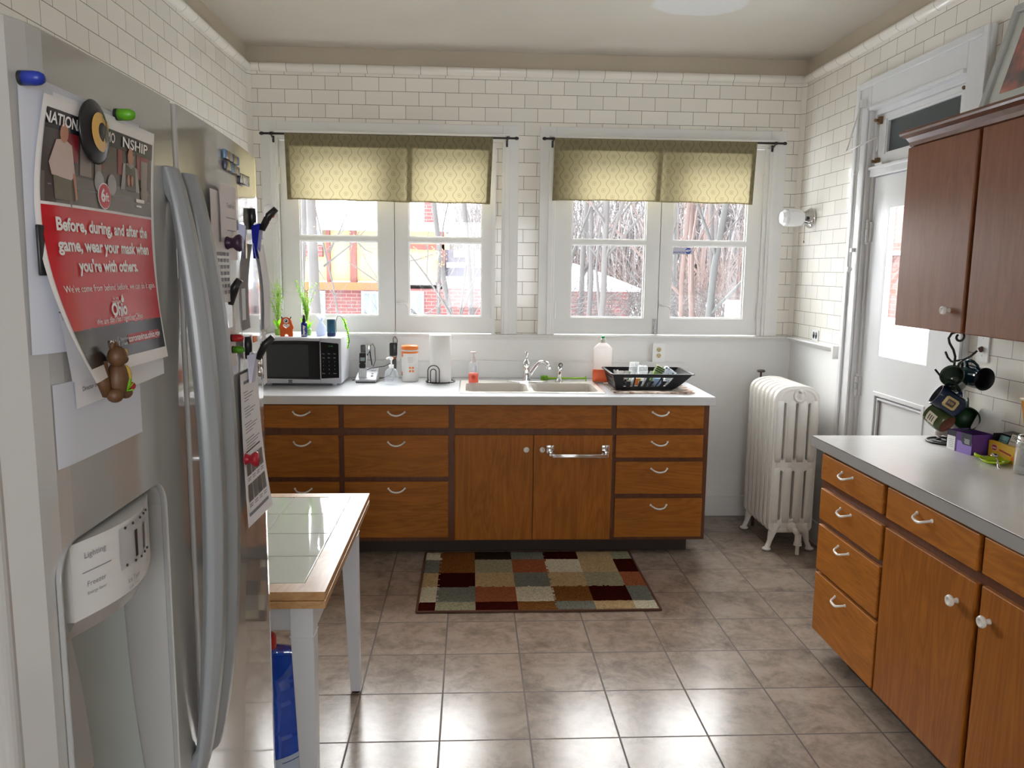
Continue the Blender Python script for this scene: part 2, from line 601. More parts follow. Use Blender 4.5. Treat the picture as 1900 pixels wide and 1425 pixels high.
        if cap and not closed:
            fs.append(list(range(seg))[::-1])
            fs.append([(n - 1) * seg + k for k in range(seg)])
        return s.add(vs, fs, True, M)

    def prism(s, poly, th, M=None, smooth=False):
        n = len(poly)
        vs = [(x, y, 0) for x, y in poly] + [(x, y, th) for x, y in poly]
        fs = [list(range(n))[::-1], list(range(n, 2 * n))]
        s.add(vs, fs, False, M)
        s.add(vs, [(i, (i + 1) % n, n + (i + 1) % n, n + i) for i in range(n)], smooth, M)
        return s

    def plate(s, outline, holes, th, bevel=0.0, M=None):
        """flat plate in XY with holes, thickness centred on z=0"""
        cu = bpy.data.curves.new('tmp', 'CURVE')
        cu.dimensions = '2D'
        cu.fill_mode = 'BOTH'
        cu.extrude = max(th / 2 - bevel, 1e-5)
        cu.bevel_depth = bevel
        cu.bevel_resolution = 2
        if bevel:
            cu.offset = -bevel
        for ring in [outline] + list(holes):
            sp = cu.splines.new('POLY')
            sp.points.add(len(ring) - 1)
            for k, (x, y) in enumerate(ring):
                sp.points[k].co = (x, y, 0, 1)
            sp.use_cyclic_u = True
        ob = bpy.data.objects.new('tmp', cu)
        me = bpy.data.meshes.new_from_object(ob)
        s.add([v.co.copy() for v in me.vertices], [list(p.vertices) for p in me.polygons], False, M)
        bpy.data.meshes.remove(me)
        bpy.data.objects.remove(ob)
        bpy.data.curves.remove(cu)
        return s

    def text(s, body, size, M=None, fn=None, align='CENTER', bold=0.0, thick=0.0, spacing=1.0, xs=1.0):
        vs, fs = text_mesh(body, size, align, bold, thick, spacing)
        vs = [(x * xs, y, z) for x, y, z in vs]
        if fn:
            vs = [fn(x, y) for x, y, z in vs]
        return s.add(vs, fs, False, M)

    def grid(s, fn, nu, nv, smooth=True, M=None):
        vs = [fn(i / nu, j / nv) for j in range(nv + 1) for i in range(nu + 1)]
        w = nu + 1
        return s.add(vs, [(j * w + i, j * w + i + 1, (j + 1) * w + i + 1, (j + 1) * w + i) for j in range(nv) for i in range(nu)], smooth, M)

    def build(s, name, parent=None, label=None, bevel=0.0, origin=None, bseg=2, angle=40, solid=0.0):
        me = bpy.data.meshes.new(name)
        if parent is not None:
            og = ORG[parent]
        else:
            if origin is None:
                xs = [p.x for p in s.v]
                ys = [p.y for p in s.v]
                og = Vector(((min(xs) + max(xs)) / 2, (min(ys) + max(ys)) / 2, min(p.z for p in s.v)))
            else:
                og = Vector(origin)
        me.from_pydata([p - og for p in s.v], [], s.f)
        for m in s.mats:
            me.materials.append(m)
        me.polygons.foreach_set('material_index', s.mi)
        me.polygons.foreach_set('use_smooth', s.sm)
        me.update()
        o = bpy.data.objects.new(name, me)
        COL.objects.link(o)
        if parent is not None:
            o.parent = parent
        else:
            o.location = og
        ORG[o] = og
        if solid:
            md = o.modifiers.new('solid', 'SOLIDIFY')
            md.thickness = solid
            md.offset = 0
        if bevel:
            md = o.modifiers.new('bevel', 'BEVEL')
            md.width = bevel
            md.segments = bseg
            md.limit_method = 'ANGLE'
            md.angle_limit = math.radians(angle)
            md.harden_normals = False
        if label:
            o['label'] = label
        return o


def text_mesh(body, size, align='CENTER', bold=0.0, thick=0.0, spacing=1.0):
    cu = bpy.data.curves.new('tmp', 'FONT')
    cu.body = body
    cu.size = size
    cu.align_x = align
    cu.align_y = 'CENTER'
    cu.offset = bold
    cu.space_character = spacing
    cu.extrude = thick
    cu.resolution_u = 3
    ob = bpy.data.objects.new('tmp', cu)
    COL.objects.link(ob)
    dg = bpy.context.evaluated_depsgraph_get()
    me = bpy.data.meshes.new_from_object(ob.evaluated_get(dg))
    r = ([tuple(v.co) for v in me.vertices], [list(p.vertices) for p in me.polygons])
    bpy.data.objects.remove(ob)
    bpy.data.curves.remove(cu)
    bpy.data.meshes.remove(me)
    return r


def FR(o, ux, uy):
    """matrix with local x along ux, local y along uy, z = ux x uy"""
    ux = Vector(ux).normalized()
    uy = Vector(uy)
    uy = (uy - ux * ux.dot(uy)).normalized()
    uz = ux.cross(uy)
    return Matrix(((ux.x, uy.x, uz.x, o[0]), (ux.y, uy.y, uz.y, o[1]), (ux.z, uy.z, uz.z, o[2]), (0, 0, 0, 1)))


def T(x, y, z):
    return Matrix.Translation((x, y, z))


def AX(o, d):
    """matrix whose local z points along d from o"""
    q = Vector(d).to_track_quat('Z', 'Y')
    return Matrix.Translation(o) @ q.to_matrix().to_4x4()


def tag(o, label, cat, group=None):
    o['label'] = label
    o['category'] = cat
    if group:
        o['group'] = group
    return o


def stuff(o, label, cat):
    o['kind'] = 'stuff'
    return tag(o, label, cat)


def thing(name, label, cat, loc, group=None):
    o = bpy.data.objects.new(name, None)
    o.empty_display_size = 0.05
    COL.objects.link(o)
    o.location = loc
    ORG[o] = Vector(loc)
    return tag(o, label, cat, group)


def struct(o, name=None):
    o['kind'] = 'structure'
    return o


def sempty(name, loc):
    o = bpy.data.objects.new(name, None)
    COL.objects.link(o)
    o.location = loc
    ORG[o] = Vector(loc)
    o['kind'] = 'structure'
    return o


def rrect(x0, x1, y0, y1, r, n=6):
    out = []
    for cx, cy, a in ((x1 - r, y1 - r, 0), (x0 + r, y1 - r, 90), (x0 + r, y0 + r, 180), (x1 - r, y0 + r, 270)):
        for k in range(n + 1):
            t = math.radians(a + 90 * k / n)
            out.append((cx + r * math.cos(t), cy + r * math.sin(t)))
    return out


def rect(x0, x1, y0, y1):
    return [(x0, y0), (x1, y0), (x1, y1), (x0, y1)]


def arc(cx, cy, r, a0, a1, n=12):
    return [(cx + r * math.cos(math.radians(a0 + (a1 - a0) * k / n)), cy + r * math.sin(math.radians(a0 + (a1 - a0) * k / n))) for k in range(n + 1)]


def copy_tree(o, parent=None):
    c = o.copy()
    COL.objects.link(c)
    c.parent = parent
    ORG[c] = ORG[o]
    for ch in [x for x in bpy.data.objects if x.parent == o]:
        copy_tree(ch, c)
    return c

# ================================================================== THE ROOM
XL, XR, YB, YR, ZC = -1.33, 2.048, 5.01, -2.3, 2.875
ZR = 1.185
W1 = (-1.16, 0.13)       # opening of window 1
W2 = (0.52, 1.82)        # opening of window 2
WZ0, WZ1 = 1.185, 2.345

struct(MB(M_FLOOR).box(XL - .1, XR + .1, YR - .1, YB + .1, -0.1, 0).build('floor', origin=(0, 0, 0)))
struct(MB(M_CEIL).box(XL - .1, XR + .1, YR - .1, YB + .1, ZC, ZC + .1).build('ceiling', origin=(0, 0, 0)))


def wall_slab(name, tile_m, pieces):
    """pieces: (material, box)"""
    b = MB()
    for m, bx in pieces:
        b.use(m).box(*bx)
    return struct(b.build(name, origin=(0, 0, 0)))


yb0, yb1 = YB, YB + 0.14
wall_slab('wall_back', None, [
    (M_WAIN_B, (XL, XR, yb0, yb1, 0, ZR)),
    (M_TILE_B, (XL, W1[0], yb0, yb1, ZR, WZ1)),
    (M_TILE_B, (W1[1], W2[0], yb0, yb1, ZR, WZ1)),
    (M_TILE_B, (W2[1], XR, yb0, yb1, ZR, WZ1)),
    (M_TILE_B, (XL, XR, yb0, yb1, WZ1, 2.735)),
    (M_TAN, (XL, XR, yb0, yb1, 2.735, ZC))])
wall_slab('wall_left', None, [
    (M_TILE_R, (XL - .12, XL, YR, YB + .14, 0, 2.735)),
    (M_TAN, (XL - .12, XL, YR, YB + .14, 2.735, ZC))])
DY0, DY1, DZ1 = 3.30, 4.12, 2.41   # door opening incl. transom
wall_slab('wall_right', None, [
    (M_WAIN_R, (XR, XR + .12, DY1, YB + .14, 0, ZR)),
    (M_TILE_R, (XR, XR + .12, DY1, YB + .14, ZR, DZ1)),
    (M_TILE_R, (XR, XR + .12, YR, DY0, 0, DZ1)),
    (M_TILE_R, (XR, XR + .12, YR, YB + .14, DZ1, 2.735)),
    (M_TAN, (XR, XR + .12, YR, YB + .14, 2.735, ZC))])
wall_slab('wall_rear', None, [  # unseen wall; its opening is added to let fill light in
    (M_TAN, (XL, XR, YR - .12, YR, 0, 1.0)), (M_TAN, (XL, -0.35, YR - .12, YR, 1.0, 2.3)),
    (M_TAN, (0.95, XR, YR - .12, YR, 1.0, 2.3)), (M_TAN, (XL, XR, YR - .12, YR, 2.3, ZC))])

# crown trim of half round tiles under the painted band
CR = [(0, 2.733), (0.010, 2.733), (0.016, 2.737), (0.029, 2.748), (0.033, 2.760), (0.029, 2.773), (0.014, 2.782), (0, 2.783)]


def crown(name, m, a, b, nrm):
    k = MB(m)
    d = (Vector(b) - Vector(a))
    vs = []
    for p in (Vector(a), Vector(b)):
        for o, z in CR:
            vs.append((p.x + nrm[0] * o, p.y + nrm[1] * o, z))
    n = len(CR)
    k.add(vs, [(i, i + 1, n + i + 1, n + i) for i in range(n - 1)], True)
    return struct(k.build(name, origin=(0, 0, 0)))


crown('trim_1', M_CROWN_B, (XL, YB, 0), (XR, YB, 0), (0, -1))
crown('trim_2', M_CROWN_R, (XL, YR, 0), (XL, YB, 0), (1, 0))
crown('trim_3', M_CROWN_R, (XR, YR, 0), (XR, YB, 0), (-1, 0))
# narrow quarter round beads of tile down both back corners
for i, (x, sx) in enumerate(((XL, 1), (XR, -1))):
    k = MB(M_BEAD)
    pts = [(x + sx * 0.024, YB), (x + sx * 0.021, YB - 0.007), (x + sx * 0.012, YB - 0.014), (x + sx * 0.004, YB - 0.022), (x, YB - 0.026)]
    vs = [(a, b2, z) for z in (ZR, 2.733) for a, b2 in pts]
    k.add(vs, [(j, j + 1, 6 + j - 0, 5 + j) for j in range(4)], True)
    struct(k.build('trim_%d' % (4 + i), origin=(0, 0, 0)))
# chair rail along the back wall and round to the door
k = MB(M_WHITE)
prof = [(0, 1.150), (0.010, 1.150), (0.014, 1.160), (0.018, 1.168), (0.040, 1.172), (0.043, 1.178), (0.040, 1.185), (0, 1.185)]
for a, b2, nx, ny in (((XL, YB), (XR, YB), 0, -1), ((XR, YB), (XR, 4.315), -1, 0)):
    vs = [(p[0] + nx * o, p[1] + ny * o, z) for p in (a, b2) for o, z in prof]
    n = len(prof)
    k.add(vs, [(i, i + 1, n + i + 1, n + i) for i in range(n - 1)] + [list(range(n)), list(range(n, 2 * n))])
k.box(XR - 0.05, XR, 4.295, 4.318, 1.118, 1.19)
struct(k.build('trim_6', origin=(0, 0, 0)))
# backsplash board behind the worktop
k = MB(M_WHITE).box(XL, 1.36, YB - 0.02, YB, 0.91, 1.017)
k.box(XL, 1.36, YB - 0.026, YB, 1.012, 1.020)
struct(k.build('trim_7', origin=(0, 0, 0), bevel=0.002))
# baseboards
struct(MB(M_WHITE).box(1.30, XR, YB - 0.016, YB, 0, 0.135).build('baseboard_back', origin=(0, 0, 0), bevel=0.004))
struct(MB(M_WHITE).box(XR - 0.016, XR, 4.27, YB - 0.016, 0, 0.135).build('baseboard_right', origin=(0, 0, 0), bevel=0.004))


# ------------------------------------------------------------------ windows
def casing(k, x0, x1, z0, z1, y, w):
    """two side boards and a head, each a flat board with a moulded inner step; front faces -y"""
    for a, b2 in ((x0, x0 + w), (x1 - w, x1)):
        k.box(a, b2, y, YB, z0, z1)
        inner = b2 if a == x0 else a
        sg = 1 if a == x0 else -1
        k.box(*sorted((inner - sg * 0.045, inner - sg * 0.015)), y - 0.008, y, z0, z1 - 0.06)
        k.box(*sorted((inner - sg * 0.012, inner + sg * 0.002)), y + 0.012, YB, z0, z1 - w * 0.8)
    k.box(x0 + w, x1 - w, y, YB, z1 - w, z1)
    k.box(x0 + w * 0.55, x1 - w * 0.55, y - 0.008, y, z1 - w + 0.012, z1 - w + 0.045)
    k.box(x0 + w * 0.55, x1 - w * 0.55, y - 0.014, y, z1 - w + 0.036, z1 - w + 0.045)


def window(name, x0, x1, op, sashes, latch_x, bolt):
    w = sempty(name, ((x0 + x1) / 2, YB, ZR))
    k = MB(M_WHITE)
    casing(k, x0, x1, 1.186, 2.448, 4.982, 0.098)
    k.build('casing', w, bevel=0.003)
    # jamb lining inside the opening
    k = MB(M_WHITE)
    k.box(op[0] - .02, op[0] + .003, 4.995, 5.13, WZ0, WZ1)
    k.box(op[1] - .003, op[1] + .02, 4.995, 5.13, WZ0, WZ1)
    k.box(op[0], op[1], 4.995, 5.13, WZ1 - .003, WZ1 + .02)
    k.box(op[0] - .02, op[1] + .02, 5.05, 5.19, WZ0 - .03, WZ0 + .004)
    k.build('jamb', w)
    for (a, b2, g0, g1) in sashes:
        k = MB(M_WHITE)
        holes = [rect(g0, g1, 1.292, 1.750), rect(g0, g1, 1.776, 2.262)]
        k.plate(rect(a, b2, 1.190, 2.338), holes, 0.036, 0.0, FR((0, 5.026, 0), (1, 0, 0), (0, 0, 1)))
        s = k.build('sash', w, bevel=0.004)
        # putty bevel round each pane
        for (za, zb) in ((1.292, 1.750), (1.776, 2.262)):
            p = MB(M_WHITE)
            p.plate(rect(g0 - .001, g1 + .001, za - .001, zb + .001), [rect(g0 + .009, g1 - .009, za + .009, zb - .009)], 0.010, 0, FR((0, 5.028, 0), (1, 0, 0), (0, 0, 1)))
            p.build('glazing_bead', s)
            g = MB(M_GLASS)
            g.add([(g0, 5.030, za), (g1, 5.030, za), (g1, 5.030, zb), (g0, 5.030, zb)], [(0, 1, 2, 3)])
            g.build('glass_pane', s)
    mid = (sashes[0][1] + sashes[1][0]) / 2
    k = MB(M_TOE)  # added behind the sashes to block the light leaking between them
    k.box(mid - .012, mid + .012, 5.0445, 5.052, 1.19, 2.338)
    k.build('gap_light_stop', w, label='dark strip added to stop light in the gap between the sashes')
    # latch
    k = MB(M_WHITE)
    k.box(mid + .004, mid + .030, 5.002, 5.008, 1.345, 1.40)
    k.tube([(mid + .012, 4.997, 1.375), (mid + .03, 4.990, 1.372), (mid + .055, 4.988, 1.372), (mid + .072, 4.988, 1.362), (mid + .078, 4.988, 1.35)], [.006, .006, .005, .006, .004], 8)
    k.cyl(.009, -0.004, 0.012, 12, AX((mid + .012, 5.006, 1.375), (0, -1, 0)))
    k.box(mid - .016, mid - .003, 4.998, 5.008, 1.36, 1.39)
    k.build('latch', w)
    if bolt:
        k = MB(M_STEEL)
        k.box(mid - .032, mid - .006, 5.002, 5.009, 1.192, 1.29)
        k.cyl(.005, 1.19, 1.28, 8, T(mid - .018, 4.998, 0))
        k.box(mid - .026, mid - .010, 4.992, 5.004, 1.215, 1.225)
        k.box(mid - .026, mid - .010, 4.992, 5.004, 1.255, 1.265)
        k.sphere((mid - .018, 4.990, 1.240), .007, 8, 6)
        k.build('bolt', w, label='bare metal bolt at the foot of the sash')
    for hx in (op[0] + .004, op[1] - .004):
        for hz in (1.335, 2.13):
            k = MB(M_WHITE)
            k.cyl(.006, hz - .045, hz + .045, 10, T(hx, 4.999, 0))
            for q in (-.045, -.015, .015, .045):
                k.cyl(.0075, hz + q - .002, hz + q + .002, 10, T(hx, 4.999, 0))
            k.sphere((hx, 4.999, hz + .05), .006, 8, 6)
            k.build('hinge', w)
    return w


win1 = window('window_1', -1.257, 0.287, W1, [(-1.157, -0.471, -1.045, -0.568), (-0.467, 0.127, -0.386, 0.069)], 0, False)
win2 = window('window_2', 0.417, 1.940, W2, [(0.523, 1.178, 0.622, 1.090), (1.182, 1.817, 1.257, 1.725)], 0, True)
# security sticker inside window 2
k = MB(mat('sticker_grey', (0.50, 0.50, 0.56), 0.4))
k.box(1.268, 1.392, 5.0285, 5.0292, 1.695, 1.738)
k.use(mat('sticker_blue', (0.02, 0.05, 0.30), 0.4))
k.prism([(1.365 + .020 * math.cos(math.radians(22.5 + 45 * i)), 1.717 + .020 * math.sin(math.radians(22.5 + 45 * i))) for i in range(8)], 0.0006, FR((0, 5.0285, 0), (1, 0, 0), (0, 0, 1)))
k.text('secured by', 0.017, FR((1.306, 5.0282, 1.708), (1, 0, 0), (0, 0, 1)), bold=.0004)
k.use(M_WPL)
k.text('ADT', 0.017, FR((1.365, 5.0276, 1.717), (1, 0, 0), (0, 0, 1)), bold=.0008)
tag(k.build('window_sticker'), 'small grey security sticker with blue octagon on the glass of the right window', 'sticker')

# ------------------------------------------------------------------ door with transom in the right wall
dr = sempty('door_1', (XR, 3.7, 0))
xf = XR - 0.028
k = MB(M_DOORW)
k.box(xf, XR, 4.105, 4.258, 0, 2.56)                         # far casing
k.box(xf - .012, xf, 4.215, 4.250, 0, 2.56)
k.box(xf - .012, xf, 4.115, 4.135, 0, 2.42)
k.box(xf, XR, 3.172, 3.315, 0.93, 2.56)                      # near casing
k.box(xf - .012, xf, 3.172, 3.205, 0.93, 2.56)
k.box(xf, XR, 3.315, 4.105, 2.405, 2.56)                     # head
k.box(xf - .012, xf, 3.205, 4.215, 2.525, 2.56)
k.box(xf - .012, xf, 3.315, 4.105, 2.405, 2.425)
k.build('door_casing', dr, bevel=.004)
k = MB(M_DOORW)
k.box(XR - .002, XR + .12, 4.085, 4.12, 0, 2.41)
k.box(XR - .002, XR + .12, 3.30, 3.325, 0, 2.41)
k.box(XR - .002, XR + .12, 3.325, 4.085, 2.38, 2.41)
k.box(XR - .012, XR + .12, 3.325, 4.10, 2.075, 2.125)        # transom bar
k.box(XR - .022, XR - .01, 3.325, 4.10, 2.110, 2.125)
k.build('door_jamb', dr, bevel=.003)
MY = lambda x: FR((x, 0, 0), (0, 1, 0), (0, 0, 1))            # local x = world y, local y = world z, normal +x
k = MB(M_DOORW)
k.plate(rect(3.328, 4.082, 2.128, 2.378), [rect(3.40, 4.015, 2.180, 2.352)], .034, 0, MY(XR + .030))
k.plate(rect(3.398, 4.017, 2.178, 2.354), [rect(3.410, 4.005, 2.190, 2.342)], .012, 0, MY(XR + .024))
tr = k.build('transom_sash', dr, bevel=.003)
g = MB(mat('transom_porch_shade', (0.055, 0.07, 0.075), 0.12))  # opaque pane, shade under the porch ceiling put into its colour
g.box(XR + .030, XR + .034, 3.408, 4.007, 2.188, 2.344)
g.build('transom_glass', dr, label='transom pane coloured as the shade of the porch beyond')
# door leaf: upper glass, lower panel
k = MB(M_DOORW)
k.plate(rect(3.330, 4.080, 0.01, 2.072), [rect(3.475, 3.930, 1.165, 1.925), rect(3.475, 3.930, 0.12, 0.990)], .040, 0, MY(XR + .030))
leaf = k.build('door_leaf', dr, bevel=.003)
k = MB(M_DOORW)
k.box(XR + .028, XR + .040, 3.475, 3.930, .12, .99)
k.plate(rect(3.470, 3.935, .115, .995), [rect(3.492, 3.913, .137, .973)], .018, .003, MY(XR + .014))
k.plate(rect(3.500, 3.905, .145, .965), [rect(3.512, 3.893, .157, .953)], .012, .003, MY(XR + .018))
k.build('door_panel', leaf)
k = MB(M_DOORW)
k.plate(rect(3.473, 3.932, 1.163, 1.927), [rect(3.490, 3.915, 1.180, 1.910)], .020, .003, MY(XR + .020))
k.build('glazing_bead', leaf)
g = MB(M_DGLASS)
g.add([(XR + .03, 3.47, 1.16), (XR + .03, 3.935, 1.16), (XR + .03, 3.935, 1.93), (XR + .03, 3.47, 1.93)], [(0, 1, 2, 3)])
g.build('glass_pane', leaf)
# hinges of the door on its far edge
for hz in (1.80, 1.00, 0.25):
    k = MB(M_DOORW)
    for q in (-.05, -.017, .017):
        k.cyl(.009, hz + q, hz + q + .031, 10, T(XR - .006, 4.092, 0))
    k.sphere((XR - .006, 4.092, hz + .056), .009, 8, 6)
    k.sphere((XR - .006, 4.092, hz - .056), .009, 8, 6)
    k.box(XR + .0, XR + .012, 4.066, 4.10, hz - .05, hz + .05)
    k.build('door_hinge', dr)
# transom catches of dark brass
for (yy, zz) in ((4.062, 2.352), (4.062, 2.150), (3.335, 2.352)):
    k = MB(M_BRASS)
    k.box(XR - .004, XR + .016, yy - .010, yy + .012, zz - .018, zz + .018)
    k.cyl(.006, 0, .026, 10, AX((XR + .01, yy, zz), (-1, 0, 0)))
    k.sphere((XR - .02, yy, zz), .0085, 8, 6)
    k.build('transom_catch', dr, label='dark brass transom catch')
# transom operating rod, with its folding arm and knob
k = MB(M_WHITE)
xo = xf - .022
k.tube([(xo, 4.160, 2.36), (xo, 4.160, 1.42)], .0045, 8)
k.tube([(xo, 4.178, 2.43), (xo - .004, 4.182, 2.0), (xo, 4.175, 1.62)], .0035, 8)
k.tube([(xo, 4.165, 2.45), (xo - .03, 4.215, 2.25), (xo - .034, 4.225, 2.22), (xo - .02, 4.10, 2.235), (XR - .01, 4.05, 2.27), (XR - .008, 4.045, 2.22), (XR - .004, 4.06, 2.20)], .0042, 8)
k.tube([(xo, 4.160, 2.45), (xo, 4.150, 2.12), (xo - .004, 4.16, 2.095), (xo - .004, 4.18, 2.105)], .0042, 8)
k.box(xo - .004, xf, 4.150, 4.172, 2.43, 2.47)
k.box(xo - .004, xf, 4.150, 4.172, 1.70, 1.72)
k.cyl(.010, 0, .012, 14, AX((xo + .006, 4.160, 1.61), (-1, 0, 0)))
k.sphere((xo - .008, 4.160, 1.61), (.009, .017, .017), 12, 8)
k.build('transom_rod', dr, label='white painted transom operating rod')
k = MB(M_WHITE)
k.box(XR - .03, XR - .006, 3.95, 4.02, 2.125, 2.134)
k.build('transom_stop', dr)

# ================================================================== REFRIGERATOR
def fx(y):
    """front face of the gently bowed doors"""
    return -0.357 - 0.085 * (y - 0.88) ** 2 - (0.0 if y > 0.72 else 5.0 * (0.72 - y) ** 2)


fr = thing('refrigerator', 'large white side by side refrigerator with bowed doors covered in papers and magnets', 'refrigerator', (-0.8, 1.1, 0))
k = MB(M_ENAMEL).rbox(-1.26, -0.475, 0.665, 1.54, 0.03, 1.755, 0.008)
k.build('cabinet_body', fr)
for yy in (0.72, 1.48):
    for xx in (-.55, -1.15):
        MB(M_DKGREY).cyl(.02, 0, .04, 12, T(xx, yy, 0)).build('foot', fr)
MB(M_DKGREY).box(-.50, -.47, .68, 1.53, .02, .075).build('kick_grille', fr)


def door_mesh(y0, y1, z0, z1, r0, r1):
    """plan outline of a bowed door, local prism along z"""
    pts = [(-0.468, y0 + .004), (-0.468, y1 - .004)]
    # far edge rounding
    xe = fx(y1)
    for a in range(0, 91, 15):
        t = math.radians(a)
        pts.append((xe - r1 + r1 * math.sin(t), y1 - r1 + r1 * math.cos(t)))
    n = 18
    for i in range(1, n):
        y = y1 - r1 + (y0 + r0 - y1 + r1) * i / n
        pts.append((fx(y), y))
    xe = fx(y0)
    for a in range(0, 91, 15):
        t = math.radians(a)
        pts.append((xe - r0 + r0 * math.cos(t), y0 + r0 - r0 * math.sin(t)))
    return pts[::-1] if False else pts


def bool_diff(mb_a, mb_b):
    """return mesh data of a minus b, as (verts, faces)"""
    obs = []
    for q in (mb_a, mb_b):
        me = bpy.data.meshes.new('tmp')
        me.from_pydata([tuple(p) for p in q.v], [], q.f)
        b = bmesh.new()
        b.from_mesh(me)
        bmesh.ops.remove_doubles(b, verts=b.verts, dist=1e-6)
        bmesh.ops.recalc_face_normals(b, faces=b.faces)
        b.to_mesh(me)
        b.free()
        o = bpy.data.objects.new('tmp', me)
        COL.objects.link(o)
        obs.append(o)
    md = obs[0].modifiers.new('b', 'BOOLEAN')
    md.object = obs[1]
    md.operation = 'DIFFERENCE'
    md.solver = 'EXACT'
    dg = bpy.context.evaluated_depsgraph_get()
    me = bpy.data.meshes.new_from_object(obs[0].evaluated_get(dg))
    r = ([tuple(v.co) for v in me.vertices], [list(p.vertices) for p in me.polygons])
    bpy.data.meshes.remove(me)
    for o in obs:
        bpy.data.objects.remove(o)
    return r


# freezer door, with the dispenser niche cut out of it
A_ = MB(M_ENAMEL).prism(door_mesh(0.650, 1.012, .06, 1.78, .012, .006), 1.72, T(0, 0, 0.06))
C_ = MB(M_ENAMEL).prism(rrect(0.692, 0.932, 0.93, 1.338, .032, 6), .12, FR((-0.445, 0, 0), (0, 1, 0), (0, 0, 1)))
vs, fs = bool_diff(A_, C_)
k = MB(M_ENAMEL).add(vs, fs)
fz = k.build('freezer_door', fr, bevel=.004, bseg=3, angle=50)
k = MB(M_ENAMEL).prism(door_mesh(1.022, 1.545, .06, 1.78, .006, .022), 1.72, T(0, 0, 0.06))
fd = k.build('refrigerator_door', fr, bevel=.006, bseg=3, angle=50)
k = MB(mat('gasket_grey', (.13, .125, .125), .5)).box(-.46, -.372, 1.0125, 1.0215, .07, 1.775)
k.build('door_gasket', fr, label='grey gasket in the gap between the doors')


def handle(name, y):
    k = MB(M_HANDLE)
    n = 36
    z0, z1 = 0.925, 1.70
    vs, fs = [], []
    # section: broad flattened wedge with a crease, swept along a bow
    for i in range(n + 1):
        t = i / n
        z = z0 + (z1 - z0) * t
        bow = math.sin(PI * t) ** 0.75 if 0 < t < 1 else 0
        x = fx(y) + 0.002 + 0.031 * bow
        th = 0.010 + 0.008 * min(1, bow * 1.4)
        w = 0.019 + 0.003 * bow
        sec = [(-w, 0.002), (-w * .9, th * .55), (-w * .35, th * 1.0), (w * .35, th * 1.0), (w * .9, th * .55), (w, 0.002), (w * .6, -th * .35), (-w * .6, -th * .35)]
        if bow < .25:
            sec[6] = (w * .6, -.012)
            sec[7] = (-w * .6, -.012)
        for a, b2 in sec:
            vs.append((x + b2, y + a, z))
    m = 8
    for i in range(n):
        for q in range(m):
            fs.append((i * m + q, i * m + (q + 1) % m, (i + 1) * m + (q + 1) % m, (i + 1) * m + q))
    fs += [list(range(m))[::-1], [n * m + q for q in range(m)]]
    k.add(vs, fs)
    return k


handle('h', 0.985).build('door_handle', fz, bevel=.0035, bseg=3, angle=18, label='long grey bowed handle of the freezer door')
handle('h', 1.052).build('door_handle', fd, bevel=.0035, bseg=3, angle=18, label='long grey bowed handle of the wider door')
# dispenser niche liner
M_NICHE = mat('niche_grey', (0.36, 0.39, 0.38), 0.25)
k = MB(mat('niche_rim', (.30, .30, .30), .15))
k.plate(rrect(0.690, 0.934, 0.928, 1.340, .033), [rrect(0.6932, 0.9308, 0.9312, 1.3368, .031)], .005, .001, FR((fx(.8) - .004, 0, 0), (0, 1, 0), (0, 0, 1)))
k.build('dispenser_trim', fz)
k = MB(M_NICHE)
k.grid(lambda u, v: (-.442 + 0.028 * (abs(u - .5) * 2) ** 4 + 0.02 * (1 - v) ** 3, .695 + .235 * u, .934 + .40 * v), 16, 10)
k.box(-.444, -.375, .695, .93, .932, .948)
k.build('dispenser_back', fz)
k = MB(M_GREYPL)
k.grid(lambda u, v: (-.434 + .026 * v, .775 + .05 * u + .008 * math.sin(PI * v), 1.245 - .20 * v), 6, 8)
k.build('dispenser_paddle', fz)
k = MB(mat('sticker_pale', (.58, .55, .54), .5))
k.prism(rrect(0.705, 0.752, 1.13, 1.235, .008), .003, FR((-.425, 0, 0), (0, 1, 0), (0, 0, 1)))
k.use(M_INK)
k.text('NOTE', .012, FR((-.4215, .727, 1.20), (0, 1, 0), (0, 0, 1))) if False else None
k.box(-.4219, -.4215, .715, .742, 1.190, 1.196)
k.box(-.4219, -.4215, .715, .738, 1.178, 1.181)
k.box(-.4219, -.4215, .715, .742, 1.168, 1.171)
k.build('dispenser_card', fz, label='small pale instruction card inside the dispenser')
# control panel, bowed outwards
PY0, PY1, PZ0, PZ1 = .717, .893, 1.258, 1.332


def pan(u, v, off=0.0):
    return (fx(.8) - .006 + .020 * math.sin(PI * max(0, min(1, u))) + off, PY0 + (PY1 - PY0) * u, PZ0 + (PZ1 - PZ0) * v)


k = MB(mat('panel_white', (.62, .62, .62), .25))
k.grid(lambda u, v: pan(u, v), 16, 4)
k.grid(lambda u, v: (pan(u, 1)[0] - .05 * v, pan(u, 1)[1], PZ1), 16, 1)
k.grid(lambda u, v: (pan(v * 0, u)[0] - .05 * v, PY0, PZ0 + (PZ1 - PZ0) * u), 2, 2)
k.grid(lambda u, v: (pan(1, u)[0] - .05 * v, PY1, PZ0 + (PZ1 - PZ0) * u), 2, 2)
cp = k.build('control_panel', fz)
k = MB(mat('panel_under', (.33, .31, .30), .2))
k.grid(lambda u, v: (pan(u, 0)[0] - .010 * v, pan(u, 0)[1], PZ0 - .018 * v), 16, 2)
k.build('panel_lower_edge', fz)
k = MB(mat('panel_grey_field', (.44, .44, .45), .3))
k.grid(lambda u, v: pan(.34 + .43 * u, .36 + .58 * v, .0006), 10, 3)
k.build('button_field', cp)
k = MB(M_BLACK)
for u in (.52, .66):
    k.grid(lambda a, b2, u=u: pan(u - .018 + .036 * a, .42 + .38 * b2, .0012), 1, 2)
